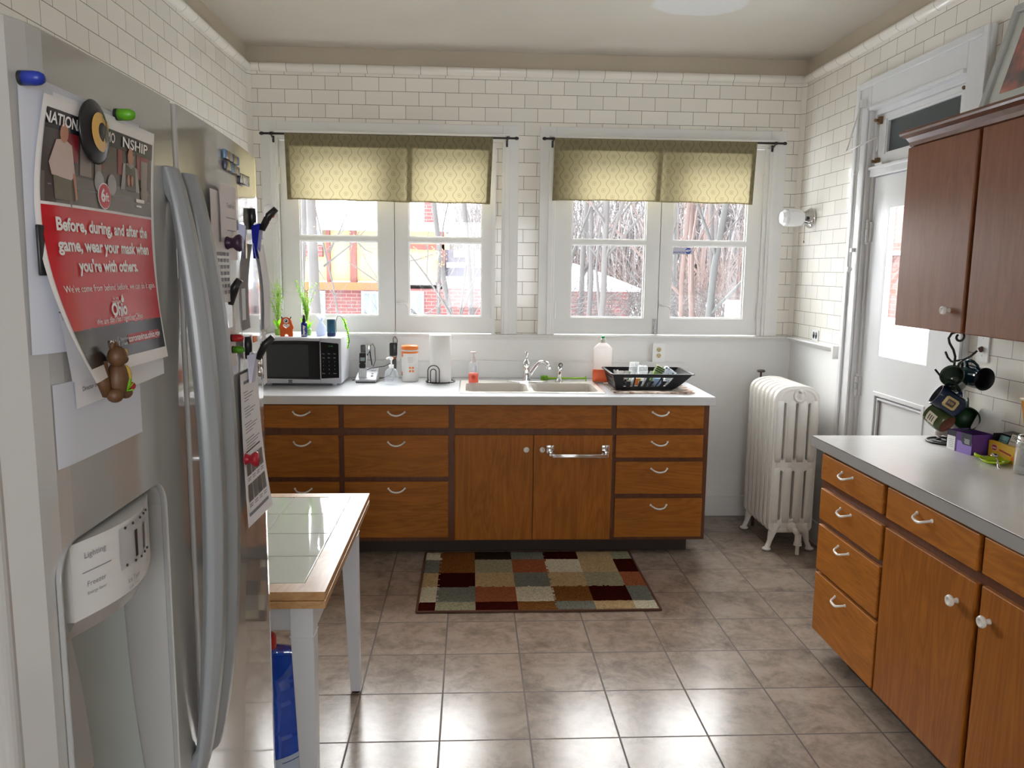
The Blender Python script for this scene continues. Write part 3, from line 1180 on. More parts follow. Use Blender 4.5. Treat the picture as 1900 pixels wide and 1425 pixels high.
for (u, v) in ((.39, .92), (.48, .92), (.59, .92), (.67, .92), (.74, .92), (.39, .40), (.49, .38), (.58, .36), (.65, .37), (.72, .37)):
    c = pan(u, v, .0012)
    k.cyl(.0014, 0, .001, 8, AX(c, (1, 0, 0)))
pf = lambda u0, v0: (lambda x, y: pan(u0 + x / (PY1 - PY0), v0 + y / (PZ1 - PZ0), .0010))
k.use(M_GREYINK)
k.text('Lighting', .0085, fn=pf(.15, .80))
k.text('Freezer', .0075, fn=pf(.15, .42))
k.text('Ice Type', .0075, fn=pf(.47, .16))
k.text('Water', .0070, fn=pf(.73, .20))
k.text('Cube  Crush', .0045, fn=pf(.47, .06))
k.text('Energy Saver', .0045, fn=pf(.15, .30))
for v in (.58,):
    k.grid(lambda a, b2: pan(.06 + .2 * a, v + .012 * b2, .0010), 4, 1)
k.build('panel_lettering', cp, label='grey lettering on the control panel')


# ------------------------------------------------------------------ papers on the doors
REF = -0.36


def adj(y, z, off, ref=None):
    """nominal place measured on the flat plane x = ref, moved onto the bowed door"""
    ref = ref or (-0.36 if y < 1.02 else -0.37)
    s = 1.0
    for _ in range(4):
        s = (fx(y * s) + off) / ref
    return y * s, 1.5853 + (z - 1.5853) * s


def sheet(y0, z1, w, h, off=0.002, curl=None, tilt=0.0, sway=0.0):
    """point function of a sheet hanging on the fridge: u,v in metres from lower left"""
    y0, z1 = adj(y0, z1, off)

    def fn(x, y, e=0.0):
        yy = y0 + x + tilt * (y - h) - sway * (1 + 1.6 * (1 - x / w) ** 2) * math.sin(PI * max(0, min(1, y / h)) ** 1.15)
        zz = z1 - h + y - tilt * x
        c = curl(x / w, y / h) if curl else 0
        return (fx(yy) + off + c + e, yy, zz)
    return fn


def paper(name, fn, w, h, m, nu=12, nv=14):
    k = MB(m)
    k.grid(lambda u, v: fn(u * w, v * h), nu, nv)
    return k


def quad(k, fn, x0, x1, y0, y1, e, n=8, m=None):
    if m:
        k.use(m)
    k.grid(lambda u, v: fn(x0 + (x1 - x0) * u, y0 + (y1 - y0) * v, e), n, n)


# back sheet, letter text under the blue magnet
fnb = sheet(.682, 1.737, .215, .228, .0022, tilt=0.02)
k = paper('p', fnb, .215, .228, M_PAPER2)
k.use(M_GREYINK)
for i, s_ in enumerate(('Team,', 'Just a', 'with the', 'Best,')):
    k.text(s_, .010, fn=lambda x, y, i=i: fnb(.030 + x, .203 - .012 * i + y, .0006), align='LEFT')
for i in range(9):
    quad(k, fnb, .03, .03 + .02 * (1 + i % 2), .130 - .012 * i, .1315 - .012 * i, .0006, 2)
tag(k.build('letter'), 'cool white letter hanging under the blue capsule magnet behind the poster', 'paper')
fnc = sheet(.738, 1.500, .20, .045, .0030, tilt=-0.03)
k = paper('p', fnc, .205, .052, M_PAPER)
k.use(M_INK)
k.text('University of', .006, fn=lambda x, y: fnc(.012 + x, .040 + y, .0006), align='LEFT')
k.text('Medical Center', .006, fn=lambda x, y: fnc(.012 + x, .028 + y, .0006), align='LEFT')
k.text('Director of', .006, fn=lambda x, y: fnc(.012 + x, .016 + y, .0006), align='LEFT')
tag(k.build('note_sheet'), 'lower white sheet showing a few printed lines below the poster', 'paper')
k = MB(M_BLACK)
k.prism([(0, 0), (.004, .04), (.004, .044), (-.004, .044)], .002, T(0, 0, 0)) if False else None
k.rbox(fx(.71) + .0005, fx(.71) + .0035, .689, .720, 1.576, 1.618, .001)
tag(k.build('magnet'), 'flat black rectangular magnet peeking out left of the red poster', 'magnet', None)

# the poster
PW, PH = .222, .243


def curl(u, v):
    a = max(0.0, 1 - u)
    b = max(0.0, 1 - v)
    return 0.024 * (max(0.0, (.60 - u) / .60) ** 1.6) * (b ** 3.0) + .004 * b ** 3 - 0.0045 * math.sin(PI * v) + .003 * math.sin(PI * u) * math.sin(PI * v)


fp = sheet(.7195, 1.7285, PW, PH, .0070, curl, sway=.006)
k = paper('p', fp, PW, PH, M_PWHITE, 20, 24)
quad(k, fp, .005, PW - .005, .012, .046, .0006, 14, M_POSTBLK)
quad(k, fp, .005, PW - .005, .045, .1525, .0006, 16, M_RED)
quad(k, fp, .005, PW - .005, .155, PH - .010, .0006, 16, mat('poster_dim', (.075, .060, .055), .25))
quad(k, fp, .005, PW - .005, .155, .180, .0008, 10, mat('poster_floor', (.13, .115, .10), .25))
quad(k, fp, .005, PW - .005, .2165, PH - .010, .0009, 12, mat('poster_head', (.02, .018, .024), .25))
for (a, b2) in ((.03, .055), (.085, .10), (.13, .14), (.175, .205)):
    quad(k, fp, a, b2, .192, .2165, .0010, 4, mat('poster_banner', (.20, .012, .018), .3))
for (a, b2, c, d) in ((.058, .078, .182, .212), (.084, .096, .184, .210), (.152, .168, .188, .214), (.186, .204, .184, .212)):
    quad(k, fp, a, b2, c, d, .0012, 4, mat('poster_photo', (.22, .18, .17), .3))
pt = lambda x0, y0, e=.0018: (lambda x, y: fp(x0 + x, y0 + y, e))


def blob(k, cx, cy, rx, ry, e, m, n=16):
    k.use(m)
    pts = [fp(cx, cy, e)] + [fp(cx + rx * math.cos(2 * PI * i / n), cy + ry * math.sin(2 * PI * i / n), e) for i in range(n)]
    k.add(pts, [(0, 1 + i, 1 + (i + 1) % n) for i in range(n)])


def poly(k, pts, e, m):
    k.use(m)
    k.add([fp(a, b2, e) for a, b2 in pts], [list(range(len(pts)))])


M_PSK = mat('poster_skin', (.45, .20, .12), .3)
M_PSH = mat('poster_shirt', (.52, .40, .36), .3)
M_PSI = mat('poster_silver', (.32, .30, .30), .3)
poly(k, [(.012, .188), (.020, .208), (.032, .210), (.044, .206), (.050, .180), (.044, .176), (.016, .178)], .0014, M_PSH)
poly(k, [(.018, .178), (.044, .177), (.044, .150), (.040, .158), (.020, .158)], .0013, mat('poster_khaki', (.13, .11, .07), .3))
blob(k, .031, .215, .0065, .0085, .0016, M_PSK)
poly(k, [(.046, .182), (.050, .182), (.053, .160), (.050, .158)], .0015, M_PSK)
poly(k, [(.142, .204), (.160, .206), (.176, .202), (.182, .178), (.136, .178)], .0014, M_PSI)
poly(k, [(.147, .205), (.160, .200), (.170, .205), (.172, .178), (.146, .178)], .0016, M_POSTBLK)
blob(k, .158, .2125, .0065, .0085, .0018, M_PSK)
blob(k, .153, .188, .003, .006, .0019, M_PSK)
blob(k, .162, .188, .003, .006, .0019, M_PSK)
blob(k, .0915, .180, .009, .010, .0015, M_PSI)
blob(k, .117, .180, .009, .010, .0015, M_PSI)
blob(k, .195, .178, .010, .010, .0015, mat('poster_helmet', (.20, .16, .12), .3))
quad(k, fp, .012, PW - .012, .1695, .1702, .0010, 4, M_GREYINK)
k.use(M_PWHITE)
k.text('NATIONAL CH', .0135, fn=pt(.0445, .2245), bold=.0003, xs=.98)
k.text('AMPIO', .0135, fn=pt(.106, .2245), bold=.0003, xs=.8)
k.text('NSHIP', .0140, fn=pt(.170, .2245), bold=.0003, xs=1.65)
blob(k, .100, .1675, .0125, .0125, .0018, M_PWHITE)
blob(k, .100, .1675, .0115, .0115, .0021, mat('poster_badge', (.50, .03, .06), .3))
k.use(M_PWHITE)
k.text('6', .017, fn=pt(.0965, .1675, .0024), bold=.0006)
k.text('ft', .011, fn=pt(.1045, .1665, .0024), bold=.0003)
quad(k, fp, .172, .194, .168, .1715, .0018, 3)
quad(k, fp, .172, .186, .163, .1650, .0018, 3)
k.text('Before, during, and after the', .0155, fn=pt(.108, .1365), bold=.0005, xs=1.02)
k.text("game, wear your mask when", .0155, fn=pt(.109, .1190), bold=.0005, xs=1.02)
k.text("you're with others.", .0155, fn=pt(.105, .1010), bold=.0005, xs=1.02)
k.text("We've come from behind before, we can do it again.", .0088, fn=pt(.111, .0810), xs=1.06)
k.text('IN THIS', .0040, fn=pt(.105, .0700))
k.text('TOGETHER', .0040, fn=pt(.105, .0665))
k.text('Ohio', .0170, fn=pt(.110, .0590), bold=.0006)
poly(k, [(.117, .066), (.122, .066), (.1235, .069), (.120, .074), (.1165, .069)], .0018, M_PWHITE)
k.text('We are #InThisTogetherOhio', .0082, fn=pt(.108, .0500), xs=1.1)
k.text('Ohio', .0105, fn=pt(.082, .0270), bold=.0003)
k.text('Department', .0045, fn=pt(.111, .0300))
k.text('of Health', .0045, fn=pt(.109, .0250))
quad(k, fp, .0945, .0951, .021, .033, .0018, 2, M_PWHITE)
quad(k, fp, .122, .204, .0235, .0330, .0010, 8, mat('poster_redbox', (.42, .01, .02), .3))
k.use(M_PWHITE)
k.text('coronavirus.ohio.gov', .0098, fn=pt(.163, .0285), bold=.0002)
tag(k.build('poster'), 'curling red and black mask poster hanging under the round magnet', 'poster')
k = paper('p', sheet(.735, 1.7325, PW - .008, PH + .006, .0045, lambda u, v: -.0035 * math.sin(PI * v), sway=.006), PW - .008, PH + .006, M_PAPER)
tag(k.build('backing_sheet'), 'plain white sheet behind the red poster, its edge showing on the right', 'paper')
k = paper('p', sheet(.70, 1.497, .17, .09, .0012), .17, .075, M_PAPER2)
tag(k.build('plain_sheet'), 'pale blank sheet lowest of the papers under the poster', 'paper')


# ------------------------------------------------------------------ magnets
def capsule_magnet(y, z, off, col, label, name='capsule_magnet', L=.030, r=.0058):
    y, z = adj(y, z, off + .008)
    m = mat('magnet_' + name + str(round(col[0] * 9 + col[1] * 5 + col[2], 3)), col, .35)
    k = MB(m)
    k.lathe([(0, -.0), (r, 0), (r, .009), (r * .9, .013), (r * .6, .0160), (0, .0170)], 18, FR((fx(y) + off, y, z), (0, 1, 0), (0, 0, 1)))
    k.use(M_BLACK)
    k.cyl(r, -.003, .0005, 18, FR((fx(y) + off, y, z), (0, 1, 0), (0, 0, 1)))
    o = k.build('magnet')
    return tag(o, label, 'magnet', 'magnets on the refrigerator doors')


capsule_magnet(.696, 1.735, .0065, (.01, .03, .30), 'blue capsule magnet at the top corner of the freezer door')
capsule_magnet(.884, 1.741, .0060, (.09, .30, .01), 'green capsule magnet above the right end of the poster')
capsule_magnet(1.288, 1.473, .0060, (.40, .01, .015), 'red capsule magnet above the lower green one on the wider door')
capsule_magnet(1.292, 1.454, .0060, (.07, .26, .01), 'green capsule magnet just under the red capsule magnet')
# round button magnet with gold mark
_y, _z = adj(.812, 1.7115, .012)
o_ = (fx(_y) + .010, _y, _z)
F_ = FR(o_, (0, 1, 0), (0, 0, 1))
k = MB(M_BLACK)
k.lathe([(0, -.003), (.023, -.003), (.0280, -.001), (.029, .0010)] + [(r_, .0080 - .0070 * (r_ / .029) ** 2) for r_ in (.027, .023, .019, .015, .010, .005, 0)], 36, F_)
k.use(mat('gold_print', (.62, .38, .10), .3))


def dome(r):
    return .0080 - .0070 * (r / .029) ** 2 + .0008


ring = []
ro, ri = .0175, .0085
a0, a1 = 70, 290
pts_o = [(ro * math.cos(math.radians(a)), ro * math.sin(math.radians(a))) for a in range(a0, a1 + 1, 10)]
pts_i = [(ri * math.cos(math.radians(a)) , ri * math.sin(math.radians(a))) for a in range(a0, a1 + 1, 10)]
n = len(pts_o)
vs = [(x, y, dome(math.hypot(x, y))) for x, y in pts_o + pts_i]
k.add(vs, [(i, i + 1, n + i + 1, n + i) for i in range(n - 1)], False, F_)
bar = [(.002, -.016), (.008, -.014), (.021, .008), (.0175, .014), (.0115, .010), (.000, -.008)]
k.add([(x, y, dome(math.hypot(x, y)) + .0002) for x, y in bar], [list(range(6))], False, F_)
k.add([(x, y, dome(math.hypot(x, y)) + .0002) for x, y in [(.002, .0155), (.008, .011), (.006, .006), (.002, .008)]], [(0, 1, 2, 3)], False, F_)
tag(k.build('magnet'), 'big round black button magnet with a gold hook mark on the poster', 'magnet', None)

# chipmunk figurine magnet
k = MB(mat('figurine_brown', (.10, .045, .018), .5))
fy, fz_ = adj(.828, 1.480, .026)
X_ = fx(fy) + .026
k.sphere((X_, fy, fz_ - .012), (.013, .014, .022), 14, 10)
k.sphere((X_ + .002, fy - .003, fz_ + .016), (.011, .012, .013), 14, 10)
k.sphere((X_ + .004, fy + .007, fz_ + .012), (.007, .006, .006), 10, 8)
for e in (-.008, .003):
    k.sphere((X_ - .001, fy + e, fz_ + .029), (.003, .003, .005), 8, 6)
k.sphere((X_, fy - .010, fz_ - .030), (.010, .010, .009), 10, 8)
k.sphere((X_ + .004, fy + .010, fz_ - .030), (.008, .010, .007), 10, 8)
k.tube([(X_ - .008, fy - .012, fz_ - .03), (X_ - .010, fy - .018, fz_ - .01), (X_ - .008, fy - .016, fz_ + .012)], [.006, .008, .004], 8)
for _i in range(len(k.v)):
    k.v[_i] = Vector((X_, fy, fz_)) + (k.v[_i] - Vector((X_, fy, fz_))) * .78
fig = k.build('chipmunk_magnet')
tag(fig, 'small brown chipmunk figurine magnet with yellow stripes under the poster', 'magnet')
k = MB(mat('figurine_yellow', (.50, .32, .05), .5))
k.sphere((X_ + .007, fy + .006, fz_ - .010), (.007, .007, .015), 10, 8)
k.sphere((X_ + .009, fy - .002, fz_ + .017), (.003, .002, .008), 8, 6)
k.sphere((X_ + .008, fy + .006, fz_ + .018), (.003, .002, .007), 8, 6)
for _i in range(len(k.v)):
    k.v[_i] = Vector((X_, fy, fz_)) + (k.v[_i] - Vector((X_, fy, fz_))) * .78
k.build('striped_belly', fig)
k = MB(mat('figurine_red', (.35, .02, .03), .5))
k.sphere((X_ + .010, fy + .014, fz_ - .022), .005, 8, 6)
k.use(M_LEAF)
for a in range(6):
    k.tube([(X_ + .010, fy - .002, fz_ - .026), (X_ + .018, fy - .004 + .006 * math.sin(a), fz_ - .018 + .008 * math.cos(a * 1.3))], .0007, 5)
for _i in range(len(k.v)):
    k.v[_i] = Vector((X_, fy, fz_)) + (k.v[_i] - Vector((X_, fy, fz_))) * .78
k.build('flower', fig)

# ------------------------------------------------------------------ wider door
k = MB()
random.seed(3)
cols = [(.10, .20, .32), (.05, .16, .30), (.35, .30, .12), (.04, .05, .09), (.25, .30, .32), (.30, .18, .08)]
for j in range(2):
    for i in range(6):
        y = 1.232 + i * .0155
        k.use(mat('mosaic_%d' % ((i * 5 + j * 3) % 6), cols[(i * 5 + j * 3) % 6], .2))
        z = 1.757 - j * .0155
        k.rbox(fx(y) + .001, fx(y) + .0055, y, y + .0135, z - .0135, z, .001)
tag(k.build('magnet'), 'mosaic strip of small blue and amber tiles, topmost magnet on the wider door', 'magnet', 'magnets on the refrigerator doors')
k = MB(M_BLACK)
k.rbox(fx(1.36) + .001, fx(1.36) + .005, 1.335, 1.395, 1.718, 1.735, .001)
k.use(M_CHROME)
for i in range(5):
    k.box(fx(1.36) + .005, fx(1.36) + .0056, 1.341 + .0105 * i, 1.348 + .0105 * i, 1.720, 1.733)
tag(k.build('magnet'), 'narrow black magnet bar with silver marks near the top of the wider door', 'magnet')
# hand written cards
fa = sheet(1.178, 1.716, .075, .125, .006)
k = paper('p', fa, .075, .105, M_PAPER3)
tag(k.build('card'), 'blank pinkish card behind the handwritten one on the wider door', 'card')
fa2 = sheet(1.222, 1.700, .085, .10, .0095, curl=lambda u, v: .003 * u)
k = paper('p', fa2, .085, .108, M_PAPER3)
k.use(M_GREYINK)
for i, s_ in enumerate(('Thank you', 'for the lovely', 'dinner', 'with love')):
    k.text(s_, .010, fn=lambda x, y, i=i: fa2(.052 + x, .078 - .018 * i + y, .0008)) if i < 1 else quad(k, fa2, .028, .075, .078 - .018 * i, .0792 - .018 * i, .0008, 3)
tag(k.build('card'), 'pinkish handwritten card with grey script near the handle of the wider door', 'card')
fa3 = sheet(1.188, 1.648, .085, .11, .013)
k = paper('p', fa3, .080, .085, mat('label_sheet', (.66, .66, .67), .4))
k.use(M_GREYINK)
for i in range(7):
    for j in range(4):
        quad(k, fa3, .008 + .018 * j, .020 + .018 * j, .012 + .009 * i, .017 + .009 * i, .0007, 1)
tag(k.build('label_sheet'), 'narrow printed label sheet held by the dark purple knob magnet', 'paper')


def knob_magnet(y, z, off, col, label):
    y, z = adj(y, z, off + .012)
    k = MB(mat('knob_magnet_%g' % col[0], col, .35))
    F2 = AX((fx(y) + off, y, z), (1, 0, 0))
    k.lathe([(0, 0), (.0085, 0), (.0095, .002), (.0075, .006), (.0072, .010), (.0115, .015), (.0125, .019), (.0100, .022), (0, .0225)], 20, F2)
    return tag(k.build('magnet'), label, 'magnet', 'magnets on the refrigerator doors')


knob_magnet(1.290, 1.622, .014, (.035, .012, .035), 'dark purple knob magnet sticking out over the printed labels')
knob_magnet(1.345, 1.262, .006, (.42, .012, .03), 'red knob magnet on the lower part of the hanging checklist')


def clip_magnet(y, z, off, L, w, body, handle_m, label, tilt, spread, up=True, name='clip_magnet'):
    """bulldog style clip: magnet back plate, front jaw, two grips"""
    y, z = adj(y, z, off + spread / 2)
    root = thing(name, label, 'clip', (fx(y), y, z))
    x0 = fx(y) + off
    k = MB(body)
    dz = tilt
    k.add([(x0 + .002, y - w, z), (x0 + .002, y + w, z), (x0 + .004, y + w, z - L), (x0 + .004, y - w, z - L),
           (x0 + spread, y - w, z + .004), (x0 + spread, y + w, z + .004), (x0 + .007, y + w * .9, z - L), (x0 + .007, y - w * .9, z - L)],
          [(0, 1, 2, 3), (7, 6, 5, 4), (2, 6, 7, 3), (0, 3, 7, 4), (1, 5, 6, 2)])
    k.build('jaw', root, solid=.0015)
    k = MB(M_STEEL)
    k.cyl(.004, y - w * .8, y + w * .8, 10, FR((x0 + spread * .55, 0, z + .002), (0, 0, 1), (1, 0, 0)))
    k.build('spring', root)
    for sx, e in ((x0 + .001, .006), (x0 + spread, spread * 1.1 + .014)):
        k = MB(handle_m)
        k.tube([(sx, y, z - .006), (sx + (e - .006 if sx > x0 + .004 else 0) * .5, y, z + .018), (sx + (e - .006 if sx > x0 + .004 else 0), y, z + .030)], [.0075, .0085, .0070], 12, flat=(1.0, .75), up=(1, 0, 0))
        k.build('grip', root)
    return root


b = clip_magnet(1.425, 1.655, .004, .055, .012, M_BLUECLIP, M_BLACK, 'blue clip with black grips holding the long white sheets on the wider door', 0, .016)
k = MB(M_WPL)
k.lathe([(0, 0), (.016, 0), (.017, .0015), (.016, .003), (0, .003)], 28, AX((fx(1.435) + .034, 1.435, 1.676), (.85, -.5, .25)))
k.use(mat('badge_red', (.5, .05, .04), .4))
k.cyl(.007, .003, .0036, 18, AX((fx(1.435) + .034, 1.435, 1.676), (.85, -.5, .25)))
tag(k.build('round_badge'), 'round white badge with a red spot stuck to the blue clip', 'badge')
fw = sheet(1.410, 1.630, .07, .155, .010, curl=lambda u, v: .014 * math.sin(PI * v) ** 1 * 0 + .010 * (1 - v) + .006 * math.sin(3 * v))
k = paper('p', fw, .075, .150, M_PAPER, 8, 18)
k.grid(lambda u, v: (lambda p: (p[0] - .004, p[1] - .006, p[2]))(fw(u * .075, v * .150)), 8, 18)
tag(k.build('paper_stack'), 'long white sheets hanging from the blue clip at the far edge of the refrigerator', 'paper')
# black ended silver clip and small card
clip_magnet(1.240, 1.535, .003, .040, .010, M_STEEL, M_BLACK, 'silver clip with a black rounded grip beside the small grey card', 0, .007)
fs_ = sheet(1.318, 1.545, .030, .045, .010)
k = paper('p', fs_, .028, .050, mat('grey_card', (.42, .46, .44), .4))
tag(k.build('card'), 'small grey green card hanging right of the silver clip', 'card')
k = paper('p', sheet(1.235, 1.522, .05, .09, .004), .05, .09, M_PAPER3)
tag(k.build('receipt'), 'narrow faded receipt half hidden by the handle of the wider door', 'paper')
# checklist
fl = sheet(1.293, 1.418, .150, .255, .005, curl=lambda u, v: .020 * (1 - v) ** 2 * (.3 + .7 * u), tilt=.03)
k = paper('p', fl, .150, .250, M_PAPER, 12, 20)
quad(k, fl, .02, .10, .232, .237, .0008, 4, M_GREYINK)
for g_ in range(4):
    z0 = .218 - g_ * .026
    for i, w_ in enumerate((.035, .08, .065, .04)):
        quad(k, fl, .015 + .006 * (i > 0), .015 + w_ + .01 * g_, z0 - .0048 * i, z0 - .0048 * i + .0014, .0008, 3, M_GREYINK)
quad(k, fl, .015, .120, .120, .1225, .0008, 3, M_INK)
for r_ in range(2):
    for i in range(4):
        quad(k, fl, .014 + .030 * i, .040 + .030 * i, .082 - r_ * .043, .110 - r_ * .043, .0009, 2, mat('photo_grey_%d' % (i % 2), (.10 + .05 * (i % 2),) * 3, .4))
        quad(k, fl, .016 + .030 * i, .036 + .030 * i, .0765 - r_ * .043, .078 - r_ * .043, .0009, 1, M_GREYINK)
        quad(k, fl, .016 + .030 * i, .034 + .030 * i, .0730 - r_ * .043, .0745 - r_ * .043, .0009, 1, M_GREYINK)
quad(k, fl, .010, .130, .016, .0215, .0009, 6, M_GREYINK)
tag(k.build('checklist'), 'long white printed checklist with two rows of grey photos hanging low on the wider door', 'paper')
clip_magnet(1.372, 1.437, .006, .045, .012, mat('pale_clip', (.55, .55, .66), .3), M_BLACK, 'pale lilac clip with black grips holding the checklist', 0, .016)
k = MB(M_CHROME)
for q in (.0, .016):
    k.lathe([(0, 0), (.009, 0), (.0095, .003), (.007, .0055), (0, .006)], 18, AX((fx(1.445) + .004, 1.445, 1.415 - q), (1, 0, 0)))
tag(k.build('magnet'), 'pair of small round chrome magnets at the far edge of the refrigerator', 'magnet')
k = MB(mat('orange_magnet', (.75, .20, .06), .4))
k.rbox(fx(1.40) + .001, fx(1.40) + .004, 1.405, 1.428, 1.455, 1.466, .001)
tag(k.build('magnet'), 'tiny orange magnet above the chrome ones', 'magnet')
fo = sheet(1.438, 1.470, .045, .10, .0022)
k = paper('p', fo, .045, .10, M_PAPER)
tag(k.build('memo'), 'white memo under the orange magnet at the far edge of the refrigerator', 'paper')

# ================================================================== TILE TOPPED TABLE
tb = thing('tile_topped_table', 'white legged flip top table with oak edged white tile top beside the refrigerator', 'table', (-0.64, 2.44, 0))
TX0, TX1, TY0, TY1 = -0.905, -0.372, 1.980, 2.895
k = MB(M_OAK)
MXY = lambda z: T(0, 0, z)
k.plate(rect(TX0, TX1, TY0, TY1), [rect(-.842, -.434, 2.038, 2.848)], .0215, 0, MXY(.74875))
k.box(TX0, TX1, TY0, TY1, .7130, .7335)
k.box(TX0 + .004, TX1 - .004, TY0 + .004, TY1 - .004, .733, .7385)
k.build('top_frame', tb, bevel=.0025)
k = MB(mat('white_grout', (.55, .55, .53), .6)).box(-.843, -.433, 2.037, 2.849, .738, .7565)
k.build('grout_bed', tb)
M_TT = mat('glazed_table_tile', (.66, .70, .65), .03, spec=.7)
for i in range(2):
    for j in range(4):
        x0 = -.8395 + i * .2035
        y0 = 2.0405 + j * .2022
        k = MB(M_TT).box(x0, x0 + .1995, y0, y0 + .1985, .745, .7595)
        k.build('table_tile', tb, bevel=.0018)
M_LEGW = paint_mat('table_white', (.62, .63, .66), .4)
k = MB(M_LEGW)
k.box(-.855, -.425, 2.045, 2.062, .625, .7125)
k.box(-.855, -.425, 2.815, 2.832, .625, .7125)
k.box(-.425, -.412, 2.02, 2.855, .625, .7125)
k.box(-.868, -.855, 2.02, 2.855, .625, .7125)
k.build('apron', tb, bevel=.002)
for (x, y, sx, sy) in ((-.409, 2.005, -1, 1), (-.409, 2.868, -1, -1), (-.871, 2.005, 1, 1), (-.871, 2.868, 1, -1)):
    k = MB(M_LEGW)
    t_, b_ = .060, .036
    for z0, z1, a, c in ((.625, .7125, t_, t_), (.012, .625, b_, t_)):
        P0 = [(x, y), (x + sx * a, y), (x + sx * a, y + sy * a), (x, y + sy * a)]
        P1 = [(x, y), (x + sx * c, y), (x + sx * c, y + sy * c), (x, y + sy * c)]
        k.add([(p[0], p[1], z0) for p in P0] + [(p[0], p[1], z1) for p in P1], [(0, 1, 2, 3), (4, 5, 6, 7), (0, 1, 5, 4), (1, 2, 6, 5), (2, 3, 7, 6), (3, 0, 4, 7)])
    lg = k.build('leg', tb, bevel=.002)
    k = MB(M_TOE).cyl(.014, 0, .014, 14, T(x + sx * .018, y + sy * .018, 0))
    k.build('foot_glide', lg)

# water jug under the table
jx, jy = -.612, 2.30
jug = thing('water_jug', 'tall blue translucent water jug with red cap standing under the tile table', 'water jug', (jx, jy, 0))
prof = [(0, .012), (.095, .004), (.125, .010), (.134, .03)]
for (z0, z1) in ((.03, .13), (.145, .225), (.240, .33)):
    prof += [(.134, z0 + .012), (.1345, z1 - .012), (.132, z1), (.126, z1 + .0075), (.132, z1 + .015)]
prof += [(.134, .355), (.130, .385), (.112, .410), (.070, .428), (.034, .436), (.028, .446), (.028, .470), (.026, .472)]
k = MB(M_BLUEJUG).lathe(prof, 36, T(jx, jy, 0))
k.build('jug_body', jug)
k = MB(mat('red_cap', (.50, .02, .02), .35)).lathe([(.031, .452), (.031, .488), (.027, .492), (0, .492)], 24, T(jx, jy, 0))
k.build('cap', jug, label='red screw cap')
k = MB(mat('jug_label', (.55, .66, .80), .4))
k.lathe([(.1352, .165), (.1352, .085)], 14, T(jx, jy, 0), True, math.radians(-75), math.radians(0))
k.use(mat('jug_label_ink', (.05, .10, .35), .4))
k.lathe([(.1357, .150), (.1357, .147)], 8, T(jx, jy, 0), True, math.radians(-60), math.radians(-25))
k.lathe([(.1357, .105), (.1357, .102)], 8, T(jx, jy, 0), True, math.radians(-60), math.radians(-25))
k.build('jug_label', jug)

# ================================================================== RUG
rx0, rx1, ry0, ry1 = -.246, .903, 3.540, 4.322
RC = {'s': (.17, .175, .145), 'g': (.30, .28, .18), 'o': (.30, .095, .045), 'b': (.19, .075, .022), 'd': (.040, .006, .004), 'c': (.58, .53, .40), 't': (.45, .32, .17), 'k': (.03, .018, .012)}
rows = ['dgdbstc', 'csocbds', 'tdtstgo', 'sbgoctd', 'cbksrtg']
M_RUG = {}
for c, v in RC.items():
    m = mat('rug_' + c, v, .95, spec=.0)
    t = NT(m)
    n = t.noise(t.coord(), 130, 3, .7)
    t.l(t.ramp(n, [(.3, tuple(a * .55 for a in v)), (.75, tuple(min(1, a * 1.35) for a in v))]), t.b.inputs['Base Color'])
    t.bump(n, .9, .006)
    M_RUG[c] = m
rug = thing('rug', 'rectangular patchwork rug in brown cream green and rust blocks before the sink', 'rug', ((rx0 + rx1) / 2, (ry0 + ry1) / 2, 0))
k = MB()
cw = [.088, .188, .196, .186, .186, .188, .117]
rh = [.093, .186, .186, .190, .127]
random.seed(11)
y = ry0
step = .0105
# woven pile: a fine grid with a little height noise, coloured by block with slightly ragged joints
xs = [rx0]
for w_ in cw:
    xs.append(xs[-1] + w_)
xs[-1] = rx1
ys = [ry0]
for h_ in rh:
    ys.append(ys[-1] + h_)
ys[-1] = ry1
NXr, NYr = int((rx1 - rx0) / step), int((ry1 - ry0) / step)
vs = []
for j in range(NYr + 1):
    for i in range(NXr + 1):
        edge = i in (0, NXr) or j in (0, NYr)
        vs.append((rx0 + (rx1 - rx0) * i / NXr, ry0 + (ry1 - ry0) * j / NYr, .002 if edge else .012 + random.uniform(-.0012, .0012)))
rows2 = ['dgdbstc', 'csocbds', 'tdtstgo', 'sbgoctd', 'cbksdtg']
byc = {}
for j in range(NYr):
    for i in range(NXr):
        cx = rx0 + (i + .5) * (rx1 - rx0) / NXr + random.uniform(-.003, .003)
        cy = ry0 + (j + .5) * (ry1 - ry0) / NYr + random.uniform(-.003, .003)
        a = max(0, min(6, sum(cx > q for q in xs[1:-1])))
        b2 = max(0, min(4, sum(cy > q for q in ys[1:-1])))
        byc.setdefault(rows2[b2][a], []).append((j * (NXr + 1) + i, j * (NXr + 1) + i + 1, (j + 1) * (NXr + 1) + i + 1, (j + 1) * (NXr + 1) + i))
o0 = len(k.v)
k.v += [Vector(p) for p in vs]
for c, fsx in byc.items():
    k.use(M_RUG[c])
    for f in fsx:
        k.f.append(list(f))
        k.mi.append(k.cur)
        k.sm.append(True)
pile = k.build('pile', rug)
k = MB(mat('rug_binding', (.12, .05, .03), .9))
k.tube([(rx0, ry0, .006), (rx1, ry0, .006)], .006, 8)
k.tube([(rx0, ry1, .006), (rx1, ry1, .006)], .006, 8)
k.tube([(rx0, ry0, .006), (rx0, ry1, .006)], .006, 8)
k.tube([(rx1, ry0, .006), (rx1, ry1, .006)], .006, 8)
k.build('binding', rug)


